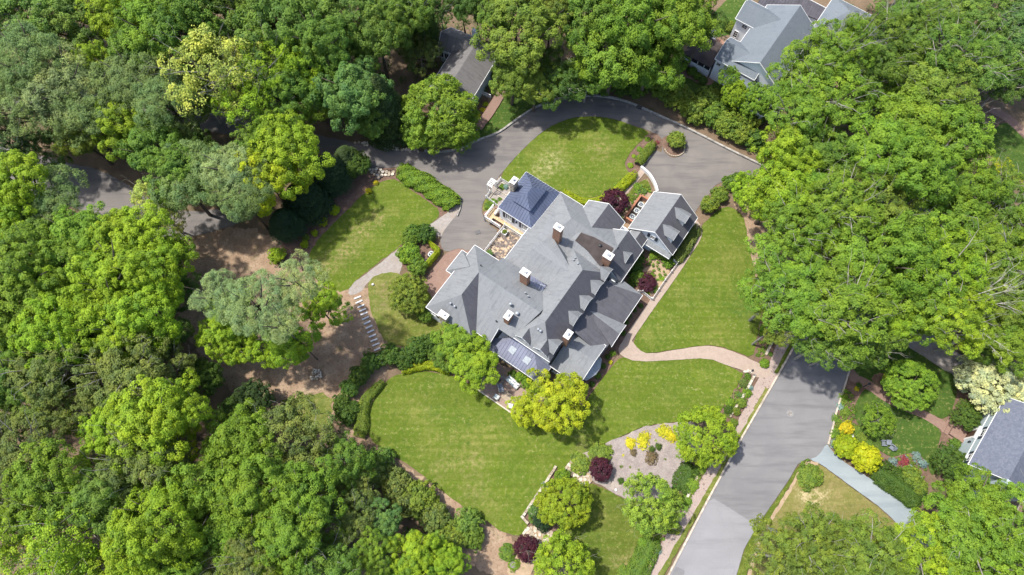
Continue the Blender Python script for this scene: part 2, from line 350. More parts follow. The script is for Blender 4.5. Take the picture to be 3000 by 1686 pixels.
# ------------------------------------------------------------------ mesh tools
class MB:
    def __init__(s):
        s.v = []; s.f = []; s.m = []
    def poly(s, pts, mi=0):
        b = len(s.v); s.v += [tuple(p) for p in pts]
        s.f.append(tuple(range(b, b + len(pts)))); s.m.append(mi)
        return s
    def box(s, c, d, rz=0.0, mi=0, taper=1.0):
        hx, hy, hz = d[0] / 2, d[1] / 2, d[2] / 2
        cr, sr = math.cos(rz), math.sin(rz)
        b = len(s.v)
        for z in (-1, 1):
            t = taper if z > 0 else 1.0
            for x, y in ((-1, -1), (1, -1), (1, 1), (-1, 1)):
                X, Y = x * hx * t, y * hy * t
                s.v.append((c[0] + X * cr - Y * sr, c[1] + X * sr + Y * cr, c[2] + z * hz))
        for f in ((3, 2, 1, 0), (4, 5, 6, 7), (0, 1, 5, 4), (1, 2, 6, 5), (2, 3, 7, 6), (3, 0, 4, 7)):
            s.f.append(tuple(b + i for i in f)); s.m.append(mi)
        return s
    def beam(s, p, q, w, h, mi=0, up=(0, 0, 1)):
        p, q = Vector(p), Vector(q)
        d = (q - p)
        if d.length < 1e-6: return s
        d.normalize()
        side = d.cross(Vector(up))
        if side.length < 1e-4: side = Vector((1, 0, 0))
        side.normalize(); u = side.cross(d)
        b = len(s.v)
        for e in (p, q):
            for a, c in ((-1, -1), (1, -1), (1, 1), (-1, 1)):
                s.v.append(tuple(e + side * (a * w / 2) + u * (c * h / 2)))
        for f in ((0, 1, 2, 3), (7, 6, 5, 4), (0, 4, 5, 1), (1, 5, 6, 2), (2, 6, 7, 3), (3, 7, 4, 0)):
            s.f.append(tuple(b + i for i in f)); s.m.append(mi)
        return s
    def tube(s, pts, rr, n=7, mi=0, cap=True):
        pts = [Vector(p) for p in pts]
        rings = []
        for i, p in enumerate(pts):
            d = (pts[min(i + 1, len(pts) - 1)] - pts[max(i - 1, 0)]).normalized()
            a = d.cross(Vector((0, 0, 1)))
            if a.length < 0.05: a = d.cross(Vector((0, 1, 0)))
            a.normalize(); c = d.cross(a)
            b = len(s.v)
            for k in range(n):
                t = 2 * PI * k / n
                s.v.append(tuple(p + (a * math.cos(t) + c * math.sin(t)) * rr[i]))
            rings.append(b)
        for a, b in zip(rings, rings[1:]):
            for k in range(n):
                s.f.append((a + k, a + (k + 1) % n, b + (k + 1) % n, b + k)); s.m.append(mi)
        if cap:
            s.f.append(tuple(rings[0] + k for k in range(n))[::-1]); s.m.append(mi)
            s.f.append(tuple(rings[-1] + k for k in range(n))); s.m.append(mi)
        return s
    def lathe(s, c, prof, n=16, mi=0):
        rings = []
        for r, z in prof:
            b = len(s.v)
            for k in range(n):
                t = 2 * PI * k / n
                s.v.append((c[0] + r * math.cos(t), c[1] + r * math.sin(t), c[2] + z))
            rings.append(b)
        for a, b in zip(rings, rings[1:]):
            for k in range(n):
                s.f.append((a + k, a + (k + 1) % n, b + (k + 1) % n, b + k)); s.m.append(mi)
        s.f.append(tuple(rings[0] + k for k in range(n))[::-1]); s.m.append(mi)
        s.f.append(tuple(rings[-1] + k for k in range(n))); s.m.append(mi)
        return s
    def prism(s, poly, z0, z1, mi=0):
        n = len(poly); b = len(s.v)
        ar = sum(poly[i][0] * poly[(i + 1) % n][1] - poly[(i + 1) % n][0] * poly[i][1] for i in range(n))
        if ar < 0: poly = poly[::-1]
        s.v += [(p[0], p[1], z0) for p in poly] + [(p[0], p[1], z1) for p in poly]
        s.f.append(tuple(b + i for i in range(n))[::-1]); s.m.append(mi)
        s.f.append(tuple(b + n + i for i in range(n))); s.m.append(mi)
        for i in range(n):
            j = (i + 1) % n
            s.f.append((b + i, b + j, b + n + j, b + n + i)); s.m.append(mi)
        return s
    def mesh(s, name, mats, uv=False, smooth=False):
        me = bpy.data.meshes.new(name)
        me.from_pydata(s.v, [], s.f)
        for m in (mats if isinstance(mats, (list, tuple)) else [mats]): me.materials.append(m)
        if len(me.materials) > 1:
            me.polygons.foreach_set('material_index', s.m)
        if smooth:
            me.polygons.foreach_set('use_smooth', [True] * len(s.f))
        if uv:
            ul = me.uv_layers.new(name='UVMap')
            for p in me.polygons:
                n = p.normal
                h = Vector((0, 0, 1)).cross(n)
                h = Vector((1, 0, 0)) if h.length < 1e-3 else h.normalized()
                t = n.cross(h)
                for li in p.loop_indices:
                    c = me.vertices[me.loops[li].vertex_index].co
                    ul.data[li].uv = (c.dot(h), c.dot(t))
        me.update()
        return me
    def obj(s, name, mats, parent=None, uv=False, smooth=False):
        return link(name, s.mesh(name, mats, uv, smooth), parent)
def link(name, data, parent=None):
    o = bpy.data.objects.new(name, data)
    COL.objects.link(o)
    if parent: o.parent = parent
    return o
def tag(o, label=None, cat=None, group=None, kind=None):
    if label: o['label'] = label
    if cat: o['category'] = cat
    if group: o['group'] = group
    if kind: o['kind'] = kind
    return o
def thing(name, label, cat, loc=(0, 0, 0), rz=0.0, group=None):
    o = link(name, None)
    o.location = loc; o.rotation_euler = (0, 0, rz)
    o.empty_display_size = 0.5
    return tag(o, label, cat, group)
def copy_tree(o, parent=None):
    c = o.copy(); COL.objects.link(c)
    if parent: c.parent = parent
    for ch in list(o.children): copy_tree(ch, c)
    return c
def chaikin(p, it=2, closed=True):
    for _ in range(it):
        q = []
        n = len(p)
        for i in range(n if closed else n - 1):
            a, b = p[i], p[(i + 1) % n]
            q.append((a[0] * .75 + b[0] * .25, a[1] * .75 + b[1] * .25))
            q.append((a[0] * .25 + b[0] * .75, a[1] * .25 + b[1] * .75))
        if not closed: q = [p[0]] + q + [p[-1]]
        p = q
    return p
def rough_edge(p, step, amt, rng):
    q = []
    n = len(p)
    for i in range(n):
        a, b = p[i], p[(i + 1) % n]
        L = math.hypot(b[0] - a[0], b[1] - a[1])
        k = max(1, int(L / step))
        for j in range(k):
            t = j / k
            q.append((a[0] + (b[0] - a[0]) * t + rng.uniform(-amt, amt), a[1] + (b[1] - a[1]) * t + rng.uniform(-amt, amt)))
    return q
def pxpoly(poly, smooth):
    w = [PXY(*p) for p in poly]
    return chaikin(w, smooth) if smooth else w
_lift = [0]
OPEN = []
def sheet(name, poly, mat, smooth=2, edge=0.06, level=None, kind='structure', world=False):
    """a ground surface: its outline measured on the ground, laid 4 mm above the one below"""
    rng = random.Random(name + str(len(poly)))
    w = list(poly) if world else pxpoly(poly, smooth)
    if mat in (M['mulch'], M['chips'], M['bare']): edge *= 2.0
    if edge: w = rough_edge(w, 0.45, edge, rng)
    if level is None:
        _lift[0] += 1; level = _lift[0]
    z = 0.004 * level
    if name not in ('ground', 'bare_soil'): OPEN.append((min(q[0] for q in w), max(q[0] for q in w), min(q[1] for q in w), max(q[1] for q in w), list(w)))
    tris = tessellate_polygon([[Vector((x, y, 0)) for x, y in w]])
    me = bpy.data.meshes.new(name)
    fs = []
    for t in tris:
        a, b, c = (w[i] for i in t)
        cr = (b[0] - a[0]) * (c[1] - a[1]) - (b[1] - a[1]) * (c[0] - a[0])
        fs.append(t if cr > 0 else t[::-1])
    me.from_pydata([(x, y, z) for x, y in w], [], fs)
    me.materials.append(mat)
    me.update()
    o = link(name, me)
    o['kind'] = kind
    return o
def strip_poly(path, width):
    """outline of a band of constant width (metres) along a pixel path"""
    w = chaikin([PXY(*p) for p in path], 2, False)
    return band(w, width)
def band(w, width):
    L, R = [], []
    for i in range(len(w)):
        a, b = w[max(0, i - 1)], w[min(len(w) - 1, i + 1)]
        dx, dy = b[0] - a[0], b[1] - a[1]
        l = math.hypot(dx, dy) or 1
        nx, ny = -dy / l * width / 2, dx / l * width / 2
        L.append((w[i][0] + nx, w[i][1] + ny)); R.append((w[i][0] - nx, w[i][1] - ny))
    return L + R[::-1]
def resample(w, step):
    out = [w[0]]; acc = 0.0
    for a, b in zip(w, w[1:]):
        L = math.hypot(b[0] - a[0], b[1] - a[1])
        while acc + L >= step:
            t = (step - acc) / L
            a = (a[0] + (b[0] - a[0]) * t, a[1] + (b[1] - a[1]) * t)
            out.append(a)
            L = math.hypot(b[0] - a[0], b[1] - a[1]); acc = 0.0
        acc += L
    return out
def inside(p, poly):
    x, y = p; c = False
    n = len(poly)
    for i in range(n):
        x1, y1 = poly[i]; x2, y2 = poly[(i + 1) % n]
        if (y1 > y) != (y2 > y) and x < (x2 - x1) * (y - y1) / (y2 - y1) + x1: c = not c
    return c
# ------------------------------------------------------------------ ground, lawns, roads, paths
def zz(x0, y0, s):
    return lambda *p: [(x0 + a / s, y0 + b / s) for a, b in p]
sheet('ground', [(-420, -300), (420, -300), (420, 600), (-420, 600)], M['litter'], 0, 0, 0, world=True)
# bare earth under the pines and along the wood
sheet('bare_soil', [(560, 690), (700, 660), (800, 690), (900, 735), (940, 790), (1010, 850), (1080, 830), (1090, 900), (1120, 980), (1150, 1060), (1130, 1110), (1080, 1180), (1060, 1290), (1120, 1330), (1240, 1400), (1400, 1520), (1520, 1580), (1560, 1640), (1560, 1700), (1440, 1700), (1330, 1600), (1200, 1480), (1050, 1380), (930, 1290), (800, 1230), (640, 1120), (520, 950), (480, 820)], M['bare'], 2, 0.2)
sheet('bare_soil', [(2140, 600), (2200, 560), (2290, 560), (2420, 690), (2440, 760), (2330, 960), (2290, 1000), (2225, 1000), (2235, 900), (2200, 760), (2180, 660)], M['bare'], 2, 0.15)
sheet('mulch_bed', [(770, 760), (860, 690), (960, 600), (1010, 470), (1090, 480), (1170, 490), (1175, 540), (1130, 525), (1075, 560), (1010, 635), (940, 705), (900, 755), (850, 800)], M['mulch'], 2, 0.08)
sheet('mulch_bed', [(1150, 490), (1230, 490), (1350, 580), (1350, 640), (1290, 640), (1190, 560), (1145, 530)], M['mulch'], 1, 0.08)
sheet('gravel_path', [(1352, 600), (1345, 650), (1300, 706), (1285, 690), (1250, 690), (1218, 712), (1197, 728), (1180, 760), (1175, 800), (1160, 810), (1120, 800), (1075, 830), (1052, 862), (1020, 868), (1025, 838), (1060, 812), (1110, 775), (1150, 742), (1197, 706), (1232, 675), (1280, 645), (1310, 625), (1335, 600)], M['gravel'], 1, 0.08)
sheet('brick_path', [(1391, 724), (1400, 760), (1350, 800), (1320, 830), (1290, 880), (1245, 880), (1232, 850), (1246, 815), (1285, 765), (1310, 740), (1333, 729), (1352, 724)], M['brickred'], 1, 0.04)
sheet('bare_soil', [(1165, 700), (1215, 690), (1300, 715), (1290, 760), (1255, 800), (1190, 800), (1170, 760)], M['mulch'], 2, 0.05)
sheet('thin_lawn', [(1074, 830), (1110, 801), (1165, 795), (1200, 830), (1260, 850), (1290, 920), (1320, 960), (1300, 1000), (1180, 1020), (1128, 1000), (1105, 960), (1085, 900)], M['lawn_dry'], 2, 0.15)
sheet('lawn', [(1138, 527), (1160, 526), (1200, 553), (1250, 590), (1292, 617), (1276, 648), (1232, 673), (1197, 702), (1150, 739), (1105, 772), (1055, 812), (1010, 858), (960, 850), (905, 800), (902, 750), (935, 698), (992, 640), (1071, 565), (1105, 537)], M['lawn_west'], 1, 0.10)
sheet('grass_patch', [(800, 1200), (850, 1165), (930, 1150), (985, 1165), (960, 1230), (930, 1290), (860, 1260), (800, 1245)], M['lawn_dry'], 2, 0.5)
# neighbours' lawns
sheet('lawn', [(1395, 380), (1440, 300), (1480, 260), (1560, 250), (1620, 285), (1545, 330), (1500, 362), (1455, 398), (1400, 416)], M['lawn_green'], 1, 0.08)
sheet('lawn', [(1330, 400), (1395, 300), (1440, 290), (1420, 350), (1380, 415)], M['mulch'], 1, 0.08)
sheet('lawn', [(2070, 60), (2150, -20), (2230, -60), (2150, 100), (2100, 110), (2060, 105)], M['lawn_green'], 1, 0.08)
sheet('lawn', [(2000, 215), (2080, 235), (2130, 250), (2120, 290), (2060, 300), (2000, 250)], M['lawn_green'], 1, 0.08)
sheet('mulch_bed', [(1995, 190), (2040, 215), (2092, 232), (2088, 249), (2062, 252), (2020, 232), (1990, 215)], M['brickred'], 2, 0.08)
sheet('lawn', [(2900, 390), (2950, 350), (3060, 420), (3100, 560), (2960, 520), (2890, 440)], M['lawn_green'], 2, 0.1)
sheet('brick_path', strip_poly([(2900, 320), (2950, 345), (3000, 390), (3080, 470)], 1.6), M['brickred'], 0, 0.02, world=True)
# asphalt drives
drive = [(-120, 230), (250, 270), (450, 300), (600, 300), (760, 330), (926, 398), (1063, 422), (1140, 437), (1243, 446), (1300, 450), (1350, 440), (1392, 418), (1457, 396), (1500, 364), (1542, 334), (1585, 310), (1650, 291), (1714, 285), (1778, 288), (1842, 304), (1906, 334), (1970, 362), (2028, 389), (2114, 433), (2200, 475), (2270, 507), (2262, 535), (2225, 548), (2150, 530), (2102, 537), (2083, 559), (2077, 573), (2064, 583), (2041, 614), (2030, 640), (1915, 580), (1920, 545), (1910, 528), (1897, 512), (1880, 497), (1900, 466), (1921, 439), (1941, 450), (1937, 415), (1920, 395), (1906, 385), (1842, 364), (1791, 347), (1735, 341), (1679, 345), (1628, 362), (1585, 390), (1542, 428), (1508, 463), (1461, 519), (1440, 548), (1424, 578), (1411, 604), (1413, 629), (1429, 658), (1465, 680), (1421, 738), (1392, 722), (1370, 738), (1349, 726), (1305, 742), (1290, 720), (1290, 700), (1300, 678), (1321, 651), (1338, 630), (1350, 604), (1346, 582), (1330, 563), (1296, 540), (1250, 513), (1217, 494), (1190, 480), (1160, 492), (1084, 494), (1041, 480), (950, 455), (850, 430), (700, 400), (560, 380), (400, 380), (200, 340), (-120, 310)]
sheet('driveway', drive, M['drive'], 1, 0.03)
sheet('driveway', [(-150, 400), (60, 440), (200, 478), (300, 500), (380, 545), (460, 600), (560, 625), (660, 610), (720, 625), (705, 655), (640, 675), (560, 695), (460, 720), (360, 690), (250, 620), (150, 580), (-150, 520)], M['drive'], 2, 0.08)
sheet('driveway', [(2850, 1140), (2790, 1100), (2720, 1055), (2640, 1005), (2560, 955), (2500, 910), (2540, 860), (2640, 915), (2740, 985), (2800, 1030), (2860, 1080), (2900, 1110)], M['gravel'], 1, 0.05)
# drive islands and lawns inside it
sheet('lawn', [(1461, 519), (1508, 464), (1542, 429), (1585, 391), (1628, 363), (1679, 346), (1735, 342), (1791, 348), (1842, 365), (1903, 386), (1890, 405), (1870, 421), (1851, 442), (1837, 464), (1829, 481), (1838, 500), (1846, 515), (1810, 545), (1780, 568), (1740, 578), (1700, 585), (1640, 560), (1560, 540), (1480, 545)], M['lawn_oval'], 1, 0.07)
sheet('mulch_bed', [(1903, 388), (1930, 395), (1945, 425), (1915, 445), (1880, 495), (1865, 512), (1835, 545), (1800, 580), (1760, 610), (1700, 625), (1640, 590), (1700, 596), (1745, 588), (1785, 572), (1818, 550), (1850, 518), (1838, 500), (1829, 482), (1838, 464), (1852, 443), (1872, 422)], M['mulch'], 1, 0.05)
sheet('mulch_bed', [(1935, 410), (1950, 398), (1985, 400), (2002, 425), (2000, 452), (1975, 467), (1945, 450)], M['mulch'], 2, 0.03)
sheet('garden_bed', [(1893, 520), (1905, 540), (1910, 565), (1895, 600), (1830, 690), (1790, 650), (1800, 610), (1840, 565)], M['bare'], 1, 0.04)
sheet('herb_lawn', [(1892, 522), (1904, 540), (1910, 560), (1898, 568), (1880, 552), (1850, 570), (1842, 590), (1832, 585), (1850, 553)], M['lawn_low'], 1, 0.04)
sheet('brick_path', strip_poly([(1884, 500), (1868, 520), (1845, 545), (1820, 575), (1790, 605)], 0.95), M['brickwalk'], 0, 0.015, world=True)
# fenced herb garden at the pavilion
sheet('paved_yard', [(1461, 521), (1500, 545), (1490, 600), (1455, 605), (1424, 579)], M['gravel'], 0, 0.02)
sheet('garden_bed', [(1424, 580), (1458, 605), (1450, 625), (1415, 622), (1414, 604)], M['lawn_dry'], 1, 0.03)
sheet('brick_path', [(1412, 622), (1450, 612), (1475, 625), (1480, 660), (1452, 665), (1425, 645)], M['brickred'], 1, 0.02)
# east garden, house bed, brick path
sheet('lawn', [(2140, 606), (2165, 621), (2183, 651), (2195, 733), (2212, 800), (2222, 883), (2228, 940), (2217, 1002), (2204, 1052), (2157, 1031), (2101, 1014), (2063, 1012), (1986, 1023), (1900, 1037), (1868, 1025), (1850, 1003), (1900, 914), (1986, 806), (2048, 694), (2054, 662), (2080, 638), (2105, 613)], M['lawn_east'], 1, 0.07)
sheet('mulch_bed', [(1884, 740), (1960, 770), (2005, 730), (2060, 640), (2050, 690), (1990, 785), (1910, 885), (1838, 985), (1800, 1045), (1790, 1078), (1750, 1130), (1722, 1168), (1690, 1165), (1650, 1130), (1760, 980), (1800, 860), (1820, 800)], M['mulch'], 1, 0.05)
sheet('garden_path', [(1905, 745), (1925, 765), (1955, 785), (1963, 800), (1945, 828), (1920, 860), (1905, 870), (1895, 850), (1912, 842), (1925, 830), (1918, 800), (1905, 792), (1885, 800), (1880, 790), (1910, 778), (1898, 755)], M['sand'], 1, 0.04)
sheet('lawn', [(2500, 1080), (2545, 1050), (2600, 985), (2690, 1035), (2753, 1080), (2800, 1102), (2802, 1167), (2771, 1234), (2721, 1212), (2682, 1193), (2629, 1175), (2590, 1146), (2543, 1114), (2506, 1099)], M['lawn_green'], 1, 0.05)
sheet('mulch_bed', [(2545, 1110), (2570, 1092), (2600, 1100), (2640, 1160), (2615, 1168), (2580, 1140)], M['mulch'], 2, 0.05)
sheet('mulch_bed', [(2492, 1070), (2510, 1100), (2535, 1125), (2530, 1142), (2512, 1172), (2502, 1198), (2503, 1227), (2527, 1269), (2553, 1311), (2580, 1325), (2606, 1342), (2653, 1331), (2687, 1327), (2716, 1358), (2724, 1395), (2700, 1420), (2600, 1380), (2480, 1340), (2440, 1325), (2420, 1300), (2432, 1250), (2450, 1180), (2470, 1120)], M['mulch'], 1, 0.06)
sheet('mulch_bed', [(2800, 1167), (2812, 1110), (2830, 1120), (2850, 1200), (2850, 1250), (2820, 1310), (2790, 1400), (2740, 1400), (2747, 1303), (2758, 1262), (2785, 1240)], M['mulch'], 1, 0.06)
sheet('lawn', [(2530, 1140), (2548, 1146), (2579, 1169), (2616, 1190), (2669, 1211), (2708, 1227), (2758, 1261), (2747, 1303), (2737, 1345), (2742, 1390), (2724, 1392), (2716, 1358), (2687, 1327), (2653, 1329), (2606, 1340), (2577, 1321), (2553, 1309), (2527, 1267), (2503, 1227), (2501, 1198), (2511, 1172)], M['lawn_green'], 1, 0.05)
sheet('brick_walk', [(2494, 1072), (2506, 1098), (2543, 1113), (2590, 1145), (2629, 1174), (2682, 1192), (2721, 1211), (2780, 1243), (2815, 1262), (2800, 1300), (2758, 1262), (2708, 1229), (2669, 1213), (2616, 1192), (2579, 1171), (2548, 1147), (2505, 1123), (2482, 1112)], M['brickred'], 1, 0.02)
# south lawn and the lower garden
sheet('lawn', [(1128, 1122), (1150, 1105), (1180, 1096), (1240, 1088), (1317, 1098), (1368, 1122), (1385, 1132), (1440, 1170), (1492, 1207), (1560, 1250), (1640, 1255), (1690, 1215), (1724, 1166), (1760, 1115), (1790, 1078), (1817, 1044), (1863, 1060), (1980, 1054), (2073, 1048), (2131, 1071), (2178, 1099), (2181, 1086), (2163, 1126), (2141, 1161), (2119, 1194), (2090, 1230), (2040, 1235), (1980, 1237), (1899, 1246), (1835, 1272), (1771, 1302), (1706, 1327), (1668, 1357), (1640, 1385), (1627, 1370), (1529, 1516), (1548, 1537), (1535, 1563), (1514, 1571), (1471, 1559), (1420, 1524), (1364, 1490), (1300, 1443), (1257, 1409), (1214, 1374), (1171, 1344), (1120, 1314), (1086, 1289), (1070, 1237), (1081, 1194), (1110, 1150)], M['lawn_south'], 1, 0.06)
sheet('patio', [(1385, 1131), (1410, 1095), (1440, 1060), (1600, 1120), (1660, 1120), (1650, 1170), (1600, 1230), (1540, 1240), (1492, 1206), (1440, 1169)], M['patio'], 0, 0.02)
sheet('chip_bed', [(1706, 1328), (1771, 1303), (1835, 1273), (1899, 1247), (1980, 1238), (2040, 1236), (2060, 1290), (2045, 1330), (2000, 1380), (1985, 1420), (1960, 1440), (1900, 1470), (1830, 1464), (1780, 1435), (1735, 1410), (1700, 1400), (1660, 1365), (1680, 1340)], M['chips'], 1, 0.06)
sheet('lower_lawn', [(1718, 1412), (1780, 1436), (1830, 1466), (1900, 1470), (1990, 1440), (2010, 1460), (1990, 1520), (1945, 1560), (1928, 1590), (1900, 1640), (1880, 1700), (1700, 1700), (1650, 1620), (1600, 1600), (1640, 1500), (1690, 1430)], M['lawn_low'], 1, 0.08)
sheet('mulch_bed', [(1627, 1372), (1650, 1392), (1700, 1430), (1690, 1500), (1620, 1560), (1560, 1560), (1531, 1517)], M['mulch'], 0, 0.04)
sheet('gravel_path', [(1500, 1600), (1535, 1564), (1556, 1537), (1600, 1552), (1625, 1560), (1600, 1600), (1570, 1640), (1550, 1700), (1480, 1700)], M['sand'], 1, 0.08)
sheet('gravel_path', [(1655, 1378), (1672, 1354), (1697, 1370), (1730, 1392), (1735, 1412), (1705, 1425)], M['sand'], 0, 0.04)
# street side: bed behind the sidewalk, sidewalk, verge, street
sheet('street_bed', [(2228, 925), (2262, 905), (2300, 960), (2290, 985), (2262, 1045), (2250, 1073), (2220, 1078), (2204, 1052), (2217, 1002)], M['mulch'], 1, 0.06)
sheet('street_bed', [(2181, 1086), (2221, 1110), (2194, 1161), (2183, 1194), (2164, 1225), (2157, 1255), (2063, 1390), (1998, 1505), (1943, 1582), (1900, 1668), (1875, 1720), (1840, 1720), (1928, 1590), (1945, 1560), (1990, 1500), (2000, 1420), (2050, 1330), (2090, 1240), (2119, 1194), (2141, 1161), (2163, 1126)], M['mulch'], 0, 0.08)
sheet('street', [(1917, 1760), (1960, 1683), (2071, 1469), (2174, 1280), (2298, 1066), (2336, 997), (2430, 828), (2553, 600), (2640, 440), (2720, 290), (2860, 330), (2810, 480), (2750, 600), (2620, 830), (2490, 1066), (2466, 1146), (2447, 1203), (2432, 1266), (2423, 1303), (2423, 1322), (2400, 1350), (2372, 1348), (2360, 1346), (2335, 1362), (2311, 1404), (2264, 1473), (2217, 1541), (2178, 1610), (2157, 1683), (2145, 1760)], M['street'], 0, 0.0)
sheet('street', [(1917, 1760), (1960, 1683), (2071, 1470), (2090, 1462), (2122, 1480), (2217, 1541), (2178, 1610), (2157, 1683), (2145, 1760)], M['street2'], 0, 0.03)
sheet('asphalt_patch', [(1945, 1720), (1980, 1660), (2005, 1672), (2000, 1720)], M['street'], 0, 0.02)
sheet('sidewalk', [(2325, 905), (2287, 973), (2250, 1073), (2221, 1110), (2194, 1161), (2183, 1194), (2164, 1225), (2155, 1260), (2063, 1387), (1998, 1503), (1943, 1580), (1900, 1665), (1870, 1725), (1915, 1725), (1943, 1672), (2063, 1463), (2178, 1274), (2245, 1141), (2262, 1132), (2290, 1078), (2314, 1011), (2338, 969), (2370, 905)], M['sidewalk'], 0, 0.02)
sheet('brick_walk', [(1808, 1022), (1838, 984), (1852, 1001), (1869, 1026), (1900, 1040), (1986, 1025), (2063, 1014), (2101, 1017), (2157, 1034), (2220, 1066), (2250, 1073), (2262, 1100), (2222, 1112), (2181, 1088), (2131, 1073), (2073, 1050), (1980, 1056), (1863, 1062), (1817, 1044)], M['brickwalk'], 1, 0.025)
sheet('brick_path', strip_poly([(2020, 640), (2046, 668), (2045, 695), (2012, 745), (1980, 795), (1937, 855), (1887, 925), (1842, 990), (1822, 1030)], 1.15), M['brickwalk'], 0, 0.02, world=True)
sheet('verge', strip_poly([(2332, 985), (2310, 1022), (2272, 1095)], 0.5), M['lawn_low'], 0, 0.06, world=True)
sheet('verge', strip_poly([(2247, 1140), (2180, 1262), (2065, 1458), (1950, 1660), (1915, 1725)], 0.62), M['lawn_dry'], 0, 0.10, world=True)
# driveway opposite and the dry corner
sheet('side_driveway', [(2420, 1300), (2430, 1314), (2452, 1340), (2500, 1374), (2564, 1413), (2628, 1456), (2671, 1486), (2714, 1528), (2782, 1614), (2850, 1720), (2800, 1720), (2735, 1623), (2637, 1546), (2585, 1494), (2521, 1447), (2457, 1400), (2405, 1362), (2368, 1346), (2395, 1338)], M['bluedrive'], 1, 0.03)
sheet('verge', [(2310, 1408), (2335, 1366), (2358, 1347), (2370, 1349), (2352, 1362), (2330, 1395), (2290, 1460), (2240, 1540), (2200, 1612), (2180, 1720), (2152, 1720), (2158, 1683), (2179, 1610), (2218, 1541), (2265, 1473)], M['lawn_low'], 1, 0.06)
sheet('corner_lawn', [(2370, 1351), (2404, 1365), (2456, 1403), (2520, 1450), (2584, 1497), (2636, 1549), (2734, 1626), (2795, 1720), (2184, 1720), (2204, 1612), (2244, 1540), (2294, 1460), (2334, 1395), (2354, 1362)], M['lawn_corner'], 1, 0.08)
sheet('sand_edge', strip_poly([(2395, 1362), (2366, 1353), (2345, 1380), (2300, 1455), (2250, 1535), (2215, 1605), (2190, 1700)], 0.42), M['sand'], 0, 0.10, world=True)
sheet('concrete_path', [(2246, 1548), (2252, 1543), (2290, 1565), (2318, 1592), (2308, 1598), (2280, 1575)], M['bluedrive'], 0, 0.02)
sheet('brick_path', strip_poly([(1472, 265), (1455, 300), (1425, 345), (1400, 378)], 1.5), M['brickred'], 0, 0.03, world=True)

def kerb(path, width, h, mat, name='kerb', smooth=2):
    w = [PXY(*p) for p in path]
    if smooth: w = chaikin(w, smooth, False)
    mb = MB()
    o = band(w, width)
    n = len(w); L, R = o[:n], o[n:][::-1]
    for i in range(n - 1):
        a, b, c, d = L[i], L[i + 1], R[i + 1], R[i]
        mb.poly([(*d, h), (*c, h), (*b, h), (*a, h)])
        mb.poly([(*a, h), (*b, h), (*b, -0.1), (*a, -0.1)])
        mb.poly([(*c, h), (*d, h), (*d, -0.1), (*c, -0.1)])
    for e in (0, n - 1):
        mb.poly([(*L[e], -0.1), (*L[e], h), (*R[e], h), (*R[e], -0.1)])
    o = mb.obj(name, mat)
    return tag(o, kind='structure')
KH = 0.34
kerb([(1915, 1760), (1958, 1684), (2069, 1471), (2172, 1282), (2296, 1068), (2334, 999), (2390, 900)], 0.24, KH, M['kerb'], smooth=0)
kerb([(2424, 1303), (2434, 1266), (2449, 1203), (2468, 1146), (2492, 1068), (2560, 950)], 0.22, KH, M['kerb'], smooth=1)
kerb([(1244, 444), (1300, 448), (1352, 437), (1394, 415), (1459, 393), (1502, 361), (1544, 331), (1587, 307), (1651, 288), (1714, 282), (1779, 285), (1843, 301), (1908, 331), (1971, 359), (2030, 386), (2115, 430), (2201, 472), (2275, 506)], 0.3, KH, M['kerb_grey'])
kerb([(1340, 635), (1352, 605), (1347, 580)], 0.14, KH, M['kerb_grey'])
